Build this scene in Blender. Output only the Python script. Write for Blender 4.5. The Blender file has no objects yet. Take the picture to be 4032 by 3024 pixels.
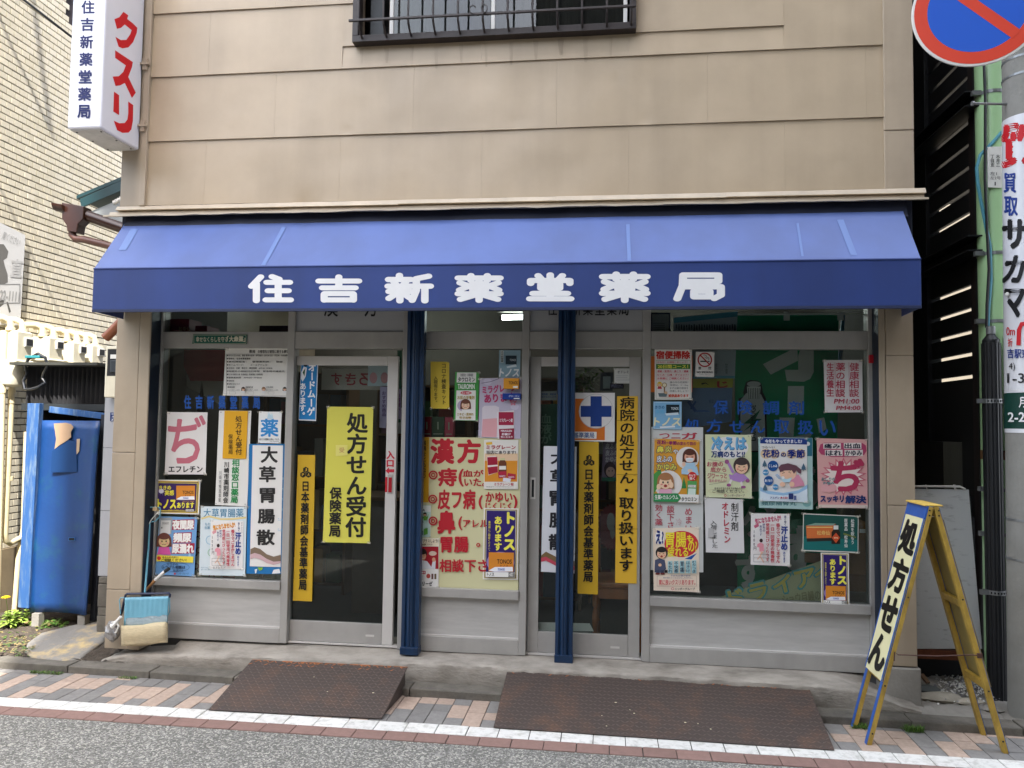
import bpy, math, random
from mathutils import Vector, Matrix
R = math.radians
rnd = random.Random(11)
sc = bpy.context.scene
COL = sc.collection
# ------------------------------------------------------------ camera
CAMLOC = Vector((0.0, -5.1778, 1.5415))
FPX = 3029.0
yaw, pitch, roll = 0.12300456, 0.05130253, 0.01361236
fw = Vector((-math.sin(yaw)*math.cos(pitch), math.cos(yaw)*math.cos(pitch), math.sin(pitch)))
r0 = Vector((math.cos(yaw), math.sin(yaw), 0)); u0 = r0.cross(fw)
rt = r0*math.cos(roll) + u0*math.sin(roll); up = -r0*math.sin(roll) + u0*math.cos(roll)
cam_d = bpy.data.cameras.new('camera'); cam = bpy.data.objects.new('camera', cam_d); COL.objects.link(cam)
cam.matrix_world = Matrix(((rt.x, up.x, -fw.x, CAMLOC.x), (rt.y, up.y, -fw.y, CAMLOC.y), (rt.z, up.z, -fw.z, CAMLOC.z), (0, 0, 0, 1)))
cam_d.sensor_width = 36.0; cam_d.lens = 36.0*FPX/4032.0; cam_d.clip_start = 0.05; cam_d.clip_end = 500
sc.camera = cam
# ------------------------------------------------------------ sky, sun, exposure
SUN_AZ, SUN_EL = 163.0, 52.0         # from +Y towards +X: the sun stands across the street, behind the tall block
W = bpy.data.worlds.new('World'); sc.world = W; W.use_nodes = True
wn, wl = W.node_tree.nodes, W.node_tree.links; wn.clear()
sky = wn.new('ShaderNodeTexSky'); sky.sky_type = 'NISHITA'; sky.sun_disc = False
sky.sun_elevation = R(SUN_EL); sky.sun_rotation = R(SUN_AZ); sky.dust_density = 3.0; sky.air_density = 1.0; sky.ozone_density = 1.0
tc = wn.new('ShaderNodeTexCoord'); cn = wn.new('ShaderNodeTexNoise'); cn.inputs['Scale'].default_value = 3.2; cn.inputs['Detail'].default_value = 6
cr = wn.new('ShaderNodeValToRGB'); cr.color_ramp.elements[0].position = .40; cr.color_ramp.elements[1].position = .62
mx = wn.new('ShaderNodeMixRGB'); mx.inputs['Color2'].default_value = (8.3, 8.7, 9.3, 1)
bg = wn.new('ShaderNodeBackground'); bg.inputs['Strength'].default_value = 0.15
wo = wn.new('ShaderNodeOutputWorld')
wl.new(tc.outputs['Generated'], cn.inputs['Vector']); wl.new(cn.outputs['Fac'], cr.inputs['Fac']); wl.new(cr.outputs['Color'], mx.inputs['Fac'])
wl.new(sky.outputs['Color'], mx.inputs['Color1']); wl.new(mx.outputs['Color'], bg.inputs['Color']); wl.new(bg.outputs['Background'], wo.inputs['Surface'])
sd = bpy.data.lights.new('sun', 'SUN'); sd.energy = 3.0; sd.angle = R(0.6); sd.color = (1, .96, .90)
so = bpy.data.objects.new('sun', sd); COL.objects.link(so)
sdir = Vector((math.sin(R(SUN_AZ))*math.cos(R(SUN_EL)), math.cos(R(SUN_AZ))*math.cos(R(SUN_EL)), math.sin(R(SUN_EL))))
so.rotation_euler = (-sdir).to_track_quat('-Z', 'Y').to_euler(); so.location = (3, -12, 26)
sc.view_settings.view_transform = 'Standard'; sc.view_settings.look = 'None'
sc.view_settings.gamma = 1.0; sc.view_settings.use_curve_mapping = False
sc.view_settings.exposure = 2.12
sc.cycles.max_bounces = 8; sc.cycles.transparent_max_bounces = 16
sc.cycles.caustics_reflective = False; sc.cycles.caustics_refractive = False
# ------------------------------------------------------------ measuring helper: photo pixel -> point on a real plane of the place
def at(px, py, X=None, Y=None, Z=None):
    d = rt*((px-2016)/FPX) - up*((py-1512)/FPX) + fw
    if Y is not None: t = (Y-CAMLOC.y)/d.y
    elif X is not None: t = (X-CAMLOC.x)/d.x
    else: t = (Z-CAMLOC.z)/d.z
    return CAMLOC + d*t
# ------------------------------------------------------------ materials
def lin(c):
    if isinstance(c, str):
        c = c.lstrip('#'); c = ''.join(k*2 for k in c) if len(c) == 3 else c; c = [int(c[i:i+2], 16)/255 for i in (0, 2, 4)]
        c = [x/12.92 if x <= .04045 else ((x+.055)/1.055)**2.4 for x in c]
    return (c[0], c[1], c[2], 1)
MATS = {}
def mat(name, col, rough=.6, metal=0.0, var=0.0, vscale=3.0, bump=0.0, bscale=40.0, spec=.5, col2=None, rand=0.0, stretch=None, detail=6, c2pos=(.45, .65), sheen=0.0, dents=0.0, coat=0.0, streak=0.0):
    if name in MATS: return MATS[name]
    m = bpy.data.materials.new(name); m.use_nodes = True; MATS[name] = m
    n, l = m.node_tree.nodes, m.node_tree.links
    b = n['Principled BSDF']; base = lin(col)
    b.inputs['Base Color'].default_value = base; b.inputs['Roughness'].default_value = rough; b.inputs['Metallic'].default_value = metal
    b.inputs['Specular IOR Level'].default_value = spec
    if sheen: b.inputs['Sheen Weight'].default_value = sheen
    if coat: b.inputs['Coat Weight'].default_value = coat; b.inputs['Coat Roughness'].default_value = .15
    geo = n.new('ShaderNodeNewGeometry'); src = geo.outputs['Position']
    if stretch:
        mp = n.new('ShaderNodeMapping'); mp.inputs['Scale'].default_value = stretch; l.new(src, mp.inputs['Vector']); src = mp.outputs['Vector']
    last = None
    if var or col2:
        t = n.new('ShaderNodeTexNoise'); t.inputs['Scale'].default_value = vscale; t.inputs['Detail'].default_value = detail; t.inputs['Roughness'].default_value = .65
        l.new(src, t.inputs['Vector'])
        r = n.new('ShaderNodeValToRGB')
        if col2:
            r.color_ramp.elements[0].position, r.color_ramp.elements[1].position = c2pos
            r.color_ramp.elements[0].color = base; r.color_ramp.elements[1].color = lin(col2)
        else:
            r.color_ramp.elements[0].position = .3; r.color_ramp.elements[1].position = .7
            r.color_ramp.elements[0].color = tuple(x*(1-var) for x in base[:3])+(1,)
            r.color_ramp.elements[1].color = tuple(min(1, x*(1+var*.6)) for x in base[:3])+(1,)
        l.new(t.outputs['Fac'], r.inputs['Fac']); last = r.outputs['Color']
    if rand:
        oi = n.new('ShaderNodeObjectInfo'); mr = n.new('ShaderNodeMapRange'); mr.inputs['To Min'].default_value = 1-rand; mr.inputs['To Max'].default_value = 1+rand
        l.new(oi.outputs['Random'], mr.inputs['Value'])
        hv = n.new('ShaderNodeHueSaturation'); hv.inputs['Color'].default_value = base
        if last: l.new(last, hv.inputs['Color'])
        l.new(mr.outputs['Result'], hv.inputs['Value']); last = hv.outputs['Color']
    if streak:                                             # rain marks: soft vertical streaks
        ms = n.new('ShaderNodeMapping'); ms.inputs['Scale'].default_value = (5, 5, .35); l.new(geo.outputs['Position'], ms.inputs['Vector'])
        ts = n.new('ShaderNodeTexNoise'); ts.inputs['Scale'].default_value = 1.0; ts.inputs['Detail'].default_value = 4; l.new(ms.outputs['Vector'], ts.inputs['Vector'])
        tb2 = n.new('ShaderNodeTexNoise'); tb2.inputs['Scale'].default_value = .9; tb2.inputs['Detail'].default_value = 3; l.new(geo.outputs['Position'], tb2.inputs['Vector'])
        mu = n.new('ShaderNodeMath'); mu.operation = 'MULTIPLY'; l.new(ts.outputs['Fac'], mu.inputs[0]); l.new(tb2.outputs['Fac'], mu.inputs[1])
        rs = n.new('ShaderNodeMapRange'); rs.inputs['From Min'].default_value = .18; rs.inputs['From Max'].default_value = .36; rs.inputs['To Min'].default_value = 1.03; rs.inputs['To Max'].default_value = 1-streak; l.new(mu.outputs[0], rs.inputs['Value'])
        hs = n.new('ShaderNodeHueSaturation'); hs.inputs['Color'].default_value = base
        if last: l.new(last, hs.inputs['Color'])
        l.new(rs.outputs['Result'], hs.inputs['Value']); last = hs.outputs['Color']
    if last: l.new(last, b.inputs['Base Color'])
    if bump or dents:
        bt = n.new('ShaderNodeTexNoise'); bt.inputs['Scale'].default_value = bscale; bt.inputs['Detail'].default_value = 5
        l.new(src, bt.inputs['Vector'])
        bm = n.new('ShaderNodeBump'); bm.inputs['Strength'].default_value = bump; bm.inputs['Distance'].default_value = .01
        l.new(bt.outputs['Fac'], bm.inputs['Height'])
        if dents:
            dt = n.new('ShaderNodeTexNoise'); dt.inputs['Scale'].default_value = 2.2; dt.inputs['Detail'].default_value = 1.5
            l.new(geo.outputs['Position'], dt.inputs['Vector'])
            b2 = n.new('ShaderNodeBump'); b2.inputs['Strength'].default_value = dents; b2.inputs['Distance'].default_value = .05
            l.new(dt.outputs['Fac'], b2.inputs['Height']); l.new(b2.outputs['Normal'], bm.inputs['Normal'])
        l.new(bm.outputs['Normal'], b.inputs['Normal'])
    return m
def ink(col, rough=.55):                         # flat print colour
    return mat('print_'+(col if isinstance(col, str) else str(col)), col, rough, spec=.3)
def glass_mat(name, tint=(.86, .9, .89), refl=1.0, rough=0.0):
    m = bpy.data.materials.new(name); m.use_nodes = True; n, l = m.node_tree.nodes, m.node_tree.links; n.clear()
    o = n.new('ShaderNodeOutputMaterial'); mix = n.new('ShaderNodeMixShader'); tr = n.new('ShaderNodeBsdfTransparent'); gl = n.new('ShaderNodeBsdfGlossy'); fr = n.new('ShaderNodeFresnel')
    tr.inputs['Color'].default_value = tint+(1,); gl.inputs['Roughness'].default_value = rough; fr.inputs['IOR'].default_value = 1.5
    mt = n.new('ShaderNodeMath'); mt.operation = 'MULTIPLY'; mt.inputs[1].default_value = refl
    l.new(fr.outputs['Fac'], mt.inputs[0]); l.new(mt.outputs[0], mix.inputs['Fac']); l.new(tr.outputs[0], mix.inputs[1]); l.new(gl.outputs[0], mix.inputs[2]); l.new(mix.outputs[0], o.inputs['Surface'])
    return m
# ------------------------------------------------------------ mesh builder
def V(*a): return Vector(a)
class MB:
    def __init__(s): s.v = []; s.f = []; s.m = []; s.mats = []
    def mi(s, m):
        if m not in s.mats: s.mats.append(m)
        return s.mats.index(m)
    def add(s, vs, fs, m=None):
        o = len(s.v); s.v += [tuple(x) for x in vs]; k = s.mi(m)
        for f in fs: s.f.append(tuple(i+o for i in f)); s.m.append(k)
        return s
    def hexa(s, c, m=None):                       # 8 corners: bottom 4 (ccw from above), top 4
        return s.add(c, [(3, 2, 1, 0), (4, 5, 6, 7), (0, 1, 5, 4), (1, 2, 6, 5), (2, 3, 7, 6), (3, 0, 4, 7)], m)
    def box(s, x0, y0, z0, x1, y1, z1, m=None):
        if x0 > x1: x0, x1 = x1, x0
        if y0 > y1: y0, y1 = y1, y0
        if z0 > z1: z0, z1 = z1, z0
        return s.hexa([(x0, y0, z0), (x1, y0, z0), (x1, y1, z0), (x0, y1, z0), (x0, y0, z1), (x1, y0, z1), (x1, y1, z1), (x0, y1, z1)], m)
    def obox(s, c, ax, ay, az, m=None):           # centre and three half axes
        c, ax, ay, az = Vector(c), Vector(ax), Vector(ay), Vector(az)
        return s.hexa([c-ax-ay-az, c+ax-ay-az, c+ax+ay-az, c-ax+ay-az, c-ax-ay+az, c+ax-ay+az, c+ax+ay+az, c-ax+ay+az], m)
    def bar(s, a, b, w, h, m=None, upv=(0, 0, 1)):
        a, b = Vector(a), Vector(b); d = (b-a).normalized(); sd_ = d.cross(Vector(upv))
        if sd_.length < 1e-4: sd_ = d.cross(Vector((0, 1, 0)))
        sd_.normalize(); u_ = sd_.cross(d)
        return s.obox((a+b)/2, sd_*w/2, d*(b-a).length/2, u_*h/2, m)
    def prism(s, pts, off, m=None):               # polygon + extrusion vector
        n = len(pts); off = Vector(off); a = [Vector(p) for p in pts]; b = [p+off for p in a]
        return s.add(a+b, [tuple(range(n))[::-1], tuple(range(n, 2*n))]+[(i, (i+1) % n, n+(i+1) % n, n+i) for i in range(n)], m)
    def tube(s, pts, r, m=None, n=10, caps=True):
        pts = [Vector(p) for p in pts]; k = len(pts); rr = r if isinstance(r, (list, tuple)) else [r]*k
        vs = []; prev = None
        for i, p in enumerate(pts):
            d = (pts[min(i+1, k-1)]-pts[max(i-1, 0)]).normalized()
            if prev is None:
                a = d.cross(Vector((0, 0, 1)));
                if a.length < 1e-3: a = d.cross(Vector((1, 0, 0)))
            else: a = prev-d*prev.dot(d)
            a.normalize(); prev = a; b = d.cross(a)
            vs += [p+(a*math.cos(2*math.pi*j/n)+b*math.sin(2*math.pi*j/n))*rr[i] for j in range(n)]
        fs = [(i*n+j, i*n+(j+1) % n, (i+1)*n+(j+1) % n, (i+1)*n+j) for i in range(k-1) for j in range(n)]
        if caps: fs += [tuple(range(n))[::-1], tuple(range((k-1)*n, k*n))]
        return s.add(vs, fs, m)
    def lathe(s, o, prof, m=None, n=20, axis=(0, 0, 1)):   # prof: (r, h)
        o = Vector(o); ax = Vector(axis).normalized(); return s.tube([o+ax*h for r_, h in prof], [max(r_, 1e-4) for r_, h in prof], m, n)
    def sheet(s, g, m=None):                      # grid of points g[i][j]
        ni, nj = len(g), len(g[0])
        return s.add([p for row in g for p in row], [(i*nj+j, (i+1)*nj+j, (i+1)*nj+j+1, i*nj+j+1) for i in range(ni-1) for j in range(nj-1)], m)
    def build(s, name, m=None, parent=None, bevel=0.0, smooth=False, seg=2):
        me = bpy.data.meshes.new(name); me.from_pydata(s.v, [], s.f)
        for x in s.mats: me.materials.append(x or m or MATS['default'])
        if s.f: me.polygons.foreach_set('material_index', s.m)
        if smooth:
            me.polygons.foreach_set('use_smooth', [True]*len(me.polygons))
            try: me.set_sharp_from_angle(angle=R(38))
            except Exception: pass
        me.update(); o = bpy.data.objects.new(name, me); COL.objects.link(o)
        if parent: o.parent = parent; o.matrix_parent_inverse = parent.matrix_basis.inverted()
        if bevel:
            bv = o.modifiers.new('bevel', 'BEVEL'); bv.width = bevel; bv.segments = seg; bv.limit_method = 'ANGLE'; bv.angle_limit = R(40)
        return o
mat('default', (.5, .5, .5))
def tag(o, label=None, cat=None, group=None, kind=None):
    if label: o['label'] = label
    if cat: o['category'] = cat
    if group: o['group'] = group
    if kind: o['kind'] = kind
    return o
def thing(name, loc, label, cat, group=None):
    o = bpy.data.objects.new(name, None); COL.objects.link(o); o.location = loc; o.empty_display_size = .1
    return tag(o, label, cat, group)
def struct(o): o['kind'] = 'structure'; return o
def inst(src, parent=None, loc=None, rot=None, scale=None):     # a copy sharing mesh data
    c = src.copy(); COL.objects.link(c)
    if parent: c.parent = parent; c.matrix_parent_inverse = parent.matrix_basis.inverted()
    if loc is not None: c.location = loc
    if rot is not None: c.rotation_euler = rot
    if scale is not None: c.scale = scale
    return c
# ------------------------------------------------------------ lettering
GL = {}
def tape_mat():
    m = bpy.data.materials.new('clear_tape'); m.use_nodes = True; n, l = m.node_tree.nodes, m.node_tree.links; n.clear()
    o = n.new('ShaderNodeOutputMaterial'); mx_ = n.new('ShaderNodeMixShader'); t = n.new('ShaderNodeBsdfTransparent'); p = n.new('ShaderNodeBsdfPrincipled'); p.inputs['Base Color'].default_value = (.72, .68, .58, 1); p.inputs['Roughness'].default_value = .25; mx_.inputs['Fac'].default_value = .3
    l.new(t.outputs[0], mx_.inputs[1]); l.new(p.outputs[0], mx_.inputs[2]); l.new(mx_.outputs[0], o.inputs['Surface']); return m
TAPE = tape_mat()
def glyph(s, off=0.0):
    k = (s, off)
    if k not in GL:
        c = bpy.data.curves.new('letter', 'FONT'); c.body = s; c.size = 1; c.offset = off; c.resolution_u = 3; c.fill_mode = 'FRONT'
        o = bpy.data.objects.new('letter', c); COL.objects.link(o)
        me = o.evaluated_get(bpy.context.evaluated_depsgraph_get()).to_mesh()
        GL[k] = ([(x.co.x, x.co.y) for x in me.vertices], [tuple(p.vertices) for p in me.polygons])
        bpy.data.objects.remove(o); bpy.data.curves.remove(c)
    return GL[k]
class Pr:
    """A printed sheet: paper (the top-level mesh) with children 'lettering' and 'picture'. f(x, y, l): sheet coordinates -> world, l metres in front."""
    STEP = .00016
    def __init__(s, name, label, cat, quad, bg='#e8e6e0', Y=.018, org=(0, 0), sc_=1.0, f=None, group=None, thick=.0018, paper=None, root=None, rough=.45):
        s.o, s.s, s.Y, s.l = org, sc_, Y, .0004
        s.f = f or (lambda x, y, l: at(s.o[0]+x*s.s, s.o[1]+y*s.s, Y=s.Y-l))
        s.let = MB(); s.pic = MB(); s.root = root; s.quad = quad
        if quad and not root:
            b = MB(); fr_ = [s.f(x, y, 0) for x, y in quad]
            nrm = (fr_[3]-fr_[0]).cross(fr_[1]-fr_[0]).normalized()   # towards the viewer side
            if nrm.dot(s.f(quad[0][0], quad[0][1], .01)-fr_[0]) < 0: nrm = -nrm
            b.prism(fr_[::-1], -nrm*thick, paper or mat('paper_'+str(bg), bg, rough, bump=.04, bscale=9, spec=.35))
            s.root = b.build(name); tag(s.root, label, cat, group)
        elif not root: s.name, s.label, s.cat, s.group = name, label, cat, group
    def nx(s): s.l += s.STEP; return s.l
    def poly(s, pts, col, tgt=None):
        l = s.nx(); (tgt or s.pic).add([s.f(x, y, l) for x, y in pts][::-1], [tuple(range(len(pts)))], ink(col)); return s
    def rect(s, x0, y0, x1, y1, col): return s.poly([(x0, y0), (x1, y0), (x1, y1), (x0, y1)], col)
    def inner(s, m, col):                                     # the sheet's own outline inset by m
        q = s.quad; cx = sum(p[0] for p in q)/4; cy = sum(p[1] for p in q)/4
        return s.poly([(x+(m if x < cx else -m), y+(m if y < cy else -m)) for x, y in q], col)
    def ell(s, cx, cy, rx, ry, col, a0=0, a1=360, n=22, rot=0, tgt=None):
        ps = []
        full = (a1-a0) >= 360
        for i in range(n if full else n+1):
            t = R(a0+(a1-a0)*i/n); x, y = rx*math.cos(t), ry*math.sin(t); c_, s_ = math.cos(R(rot)), math.sin(R(rot))
            ps.append((cx+x*c_-y*s_, cy+x*s_+y*c_))
        return s.poly(ps, col, tgt)
    def line(s, pts, w, col, tgt=None, closed=False, wend=None):
        pts = list(pts)+([pts[0]] if closed else [])
        l = s.nx(); n = len(pts); L = []; Rr = []
        for i, p in enumerate(pts):
            a = pts[max(i-1, 0)]; b = pts[min(i+1, n-1)]
            if closed and i in (0, n-1): a, b = pts[-2], pts[1]
            dx, dy = b[0]-a[0], b[1]-a[1]; d = math.hypot(dx, dy) or 1; ww = w if wend is None else w+(wend-w)*i/max(1, n-1)
            L.append((p[0]-dy/d*ww/2, p[1]+dx/d*ww/2)); Rr.append((p[0]+dy/d*ww/2, p[1]-dx/d*ww/2))
        vs = [s.f(x, y, l) for x, y in L]+[s.f(x, y, l) for x, y in Rr]
        (tgt or s.pic).add(vs, [(i, i+1, n+i+1, n+i) for i in range(n-1)], ink(col)); return s
    def ring(s, cx, cy, r, w, col, tgt=None, n=24): return s.line([(cx+r*math.cos(2*math.pi*i/n), cy+r*math.sin(2*math.pi*i/n)) for i in range(n)], w, col, tgt, True)
    def frame(s, x0, y0, x1, y1, w, col):
        for a in ((x0, y0, x1, y0+w), (x0, y1-w, x1, y1), (x0, y0+w, x0+w, y1-w), (x1-w, y0+w, x1, y1-w)): s.rect(*a, col)
        return s
    def _put(s, gv, gf, tr, col, bold):
        sh = [(0, 0)] if bold <= 0 else [(0, 0)]+[(bold*math.cos(a), bold*math.sin(a)) for a in [i*math.pi/3 for i in range(6)]]
        for dx, dy in sh:
            l = s.nx()*1.0; s.l -= s.STEP*.62
            s.let.add([s.f(*tr(x+dx, y+dy), l) for x, y in gv], gf, ink(col))
    def text(s, t, x0, y0, x1, y1, col='#181818', bold=0.0, off=0.0, rot=0.0, shear=0.0):
        """whole string stretched into the rectangle"""
        gv, gf = glyph(t, off)
        if not gv: return s
        a0 = min(v[0] for v in gv); a1 = max(v[0] for v in gv); b0 = min(v[1] for v in gv); b1 = max(v[1] for v in gv)
        if t in ('一', 'ー', '-', '二'): b0, b1 = -.08, .84
        cx, cy = (x0+x1)/2, (y0+y1)/2; c_, s_ = math.cos(R(rot)), math.sin(R(rot))
        def tr(x, y):
            u = x0+(x-a0)/(a1-a0)*(x1-x0); v = y1-(y-b0)/(b1-b0)*(y1-y0); u += shear*(cy-v)
            du, dv = u-cx, v-cy; return cx+du*c_-dv*s_, cy+du*s_+dv*c_
        s._put(gv, gf, tr, col, bold); return s
    def vtext(s, t, x0, y0, x1, y1, col='#181818', bold=0.0, off=0.0, dx=0.0):
        """one character per cell, top to bottom; dx: drift of the column towards its foot"""
        n = len(t); ch = (y1-y0)/n
        for i, c in enumerate(t):
            if c in ' 　': continue
            gv, gf = glyph(c, off)
            if not gv: continue
            ya = y0+i*ch; sh = dx*(i+.5)/n; turn = c in 'ー～(（)）「」-'
            def tr(x, y, ya=ya, sh=sh, turn=turn, c=c):
                u, v = x, (.86-y)/1.0
                if turn: u, v = .5+(.5-v)*1.0, x
                if c in '。、': u, v = x+.5, v-.5
                return x0+sh+u*(x1-x0), ya+v*ch
            s._put(gv, gf, tr, col, bold)
        return s
    def tapes(s):
        q = s.quad; cx = sum(p[0] for p in q)/4; cy = sum(p[1] for p in q)/4; wq = abs(q[1][0]-q[0][0]); tr_ = random.Random(int(cx*7+cy))
        t = min(wq*.08, 9/s.s)
        for x, y in q:
            if tr_.random() < .25: continue
            sx = 1 if x < cx else -1; sy = 1 if y < cy else -1; a = tr_.uniform(-.3, .3); L, Wd = t*tr_.uniform(.7, 1.2), t*tr_.uniform(.45, .7)
            x0, y0 = x+sx*t*.25, y+sy*t*.2; b = MB(); c_, s_ = math.cos(a), math.sin(a); s.l += s.STEP
            b.add([s.f(x0+u*L*c_-v*Wd*s_, y0+u*L*s_+v*Wd*c_, s.l+.0006) for u, v in ((-1, 1), (1, 1), (1, -1), (-1, -1))], [(0, 1, 2, 3)], TAPE); b.build('tape', parent=s.root)
    def done(s):
        par = s.root
        if par is not None and s.quad and par.name.split('.')[0] in ('poster', 'leaflet', 'notice_sheet', 'handwritten_notice', 'yellow_notice', 'no_smoking_sign', 'small_card'): s.tapes()
        if par is None:                                        # lettering or emblem straight on the glass
            src = s.let if s.let.f else s.pic
            o = src.build(s.name); tag(o, s.label, s.cat, s.group)
            if src is s.let and s.pic.f: s.pic.build('picture', parent=o)
            return o
        if s.let.f: s.let.build('lettering', parent=par)
        if s.pic.f: s.pic.build('picture', parent=par)
        return par
# ============================================================ materials of the place
M = dict(
 siding=mat('siding_beige', '#b2a087', .42, var=.09, vscale=1.6, streak=.08, bump=.03, bscale=60, dents=.45, rand=.02),
 trim=mat('trim_beige', '#ab9b86', .45, streak=.14, var=.1, vscale=2.5, bump=.03, bscale=30, dents=.15),
 ledge=mat('ledge_paint', '#b7a994', .5, var=.18, vscale=5, bump=.1, bscale=20),
 pillar=mat('pillar_beige', '#a3947f', .5, streak=.16, var=.12, vscale=2.2, bump=.08, bscale=25, dents=.2),
 alu=mat('aluminium_frame', '#a9a6a1', .42, metal=.15, streak=.14, var=.10, vscale=4, bump=.01),
 alupanel=mat('aluminium_panel', '#bbb9b5', .4, metal=.15, var=.14, vscale=3, bump=.05, bscale=90, stretch=(1, 1, 8)),
 alu_lt=mat('aluminium_light', '#cbc7c2', .4, metal=.15, var=.05),
 navy=mat('post_blue_paint', '#0d2c4c', .38, var=.25, vscale=6, stretch=(6, 6, .6), spec=.5),
 navydk=mat('jamb_dark_blue', '#0c1b2c', .45),
 awnfade=mat('awning_canvas_faded', '#445c99', .5, var=.10, vscale=1.1, streak=.14, sheen=.25, bump=.02, bscale=300),
 awn=mat('awning_canvas', '#1d3777', .6, var=.16, vscale=1.2, streak=.14, sheen=.1, bump=.02, bscale=300),
 awnletter=mat('awning_letter_white', '#e3e3e3', .55, var=.04, vscale=12),
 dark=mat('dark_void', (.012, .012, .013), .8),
 winbrown=mat('grille_dark_brown', '#2a211f', .5, var=.3, vscale=14, bump=.1),
 white=mat('white_paint', '#dedcd6', .5, var=.06, vscale=6),
 screen=mat('dark_mesh_screen', '#30363a', .6, var=.3, vscale=5),
 curtain=mat('curtain_grey', '#6f6660', .9, var=.35, vscale=6, stretch=(9, 1, .4)),
 apron=mat('apron_concrete', '#a19a8f', .9, col2='#716b61', vscale=5, bump=.5, bscale=45, c2pos=(.4, .72), stretch=(.7, 1, 1.6)),
 kerb=mat('kerb_stone', '#68635a', .9, streak=.15, var=.35, vscale=9, bump=.4, bscale=70, rand=.08),
 pgrey=mat('paver_grey', '#7c7975', .85, var=.18, vscale=30, bump=.25, bscale=160, rand=.10),
 psal=mat('paver_salmon', '#ac9787', .85, var=.18, vscale=40, bump=.3, bscale=160, rand=.09),
 pwhite=mat('paver_white', '#d3d1cb', .75, var=.10, vscale=25, bump=.15, bscale=150, rand=.05, col2='#aaa79f', c2pos=(.47, .72)),
 pbrown=mat('paver_brown', '#84685f', .8, var=.14, vscale=30, bump=.2, bscale=150, rand=.07),
 grout=mat('grout_dark', '#3a3733', .95, var=.2, vscale=20),
 tile=mat('wall_tile_cream', '#cec6b2', .35, var=.05, vscale=9, rand=.055, spec=.5),
 tgrout=mat('wall_tile_grout', '#2c242a', .9),
 concrete=mat('concrete_grey', '#8d8981', .9, var=.2, vscale=6, bump=.3, bscale=50),
 stone=mat('slab_stone', '#85817a', .9, col2='#c0a877', vscale=5.5, bump=.9, bscale=16, c2pos=(.5, .68)),
 soil=mat('soil_earth', '#4b4238', 1, var=.45, vscale=22, bump=1, bscale=60),
 black=mat('black_steel', '#15171a', .45, var=.25, vscale=5, spec=.4),
 blackm=mat('black_matt', '#0c0d0e', .7),
 gatebox=mat('stainless_box', '#6b6a60', .35, metal=.55, var=.15, vscale=3, stretch=(8, 8, .5)),
 floor=mat('shop_floor_grey', '#4a4a4a', .7, var=.15),
 inwall=mat('shop_wall', '#57524a', .8, var=.1), ceil=mat('shop_ceiling', '#5e5b55', .9, var=.1),
 wood=mat('chair_wood', '#b06a38', .35, var=.3, vscale=8, stretch=(1, 1, .3)),
 shelfwood=mat('shelf_wood', '#6d5138', .6, var=.2), counter=mat('counter_board', '#5b5148', .6, var=.2),
 rust=mat('checker_plate', '#473d38', .6, metal=.2, col2='#664c3c', vscale=4.5, c2pos=(.5, .82), bump=.15, bscale=120),
 rusty=mat('rust_edge', '#a5653a', .85, var=.4, vscale=30, bump=.4),
)
GLASS = glass_mat('shop_glass', (.86, .9, .89), .65)
WGLASS = glass_mat('upstairs_glass', (.6, .64, .64), 1.0)
def asphalt_mat():
    m = bpy.data.materials.new('asphalt_speckled'); m.use_nodes = True; n, l = m.node_tree.nodes, m.node_tree.links; b = n['Principled BSDF']; b.inputs['Roughness'].default_value = .85
    g = n.new('ShaderNodeNewGeometry'); wv = n.new('ShaderNodeTexNoise'); wv.inputs['Scale'].default_value = 60
    mv = n.new('ShaderNodeMixRGB'); mv.blend_type = 'ADD'; mv.inputs['Fac'].default_value = .02
    l.new(g.outputs['Position'], wv.inputs['Vector']); l.new(g.outputs['Position'], mv.inputs['Color1']); l.new(wv.outputs['Color'], mv.inputs['Color2'])
    vo = n.new('ShaderNodeTexVoronoi'); vo.inputs['Scale'].default_value = 125; l.new(mv.outputs['Color'], vo.inputs['Vector'])
    sp = n.new('ShaderNodeSeparateColor'); l.new(vo.outputs['Color'], sp.inputs['Color'])
    r = n.new('ShaderNodeValToRGB'); e = r.color_ramp.elements
    e[0].position = 0; e[0].color = lin('#67655f'); e[1].position = 1; e[1].color = lin('#cbc7ba')
    for p, c in ((.38, '#797771'), (.62, '#8b8983'), (.74, '#a3a099'), (.86, '#b9b5a9')):
        x = e.new(p); x.color = lin(c)
    r.color_ramp.interpolation = 'CONSTANT'; l.new(sp.outputs['Red'], r.inputs['Fac'])
    big = n.new('ShaderNodeTexNoise'); big.inputs['Scale'].default_value = 3; big.inputs['Detail'].default_value = 4; l.new(g.outputs['Position'], big.inputs['Vector'])
    mr = n.new('ShaderNodeMapRange'); mr.inputs['To Min'].default_value = .64; mr.inputs['To Max'].default_value = 1.02; l.new(big.outputs['Fac'], mr.inputs['Value'])
    hv = n.new('ShaderNodeHueSaturation'); l.new(r.outputs['Color'], hv.inputs['Color']); l.new(mr.outputs['Result'], hv.inputs['Value']); l.new(hv.outputs['Color'], b.inputs['Base Color'])
    bm = n.new('ShaderNodeBump'); bm.inputs['Strength'].default_value = .5; bm.inputs['Distance'].default_value = .004; l.new(vo.outputs['Distance'], bm.inputs['Height']); bm.invert = True; l.new(bm.outputs['Normal'], b.inputs['Normal'])
    return m
ASPH = asphalt_mat()
ZP = -.18                                           # pavement level
def yk(x): return -.362-.0219*(x+.83)               # front edge of the kerb
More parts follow.
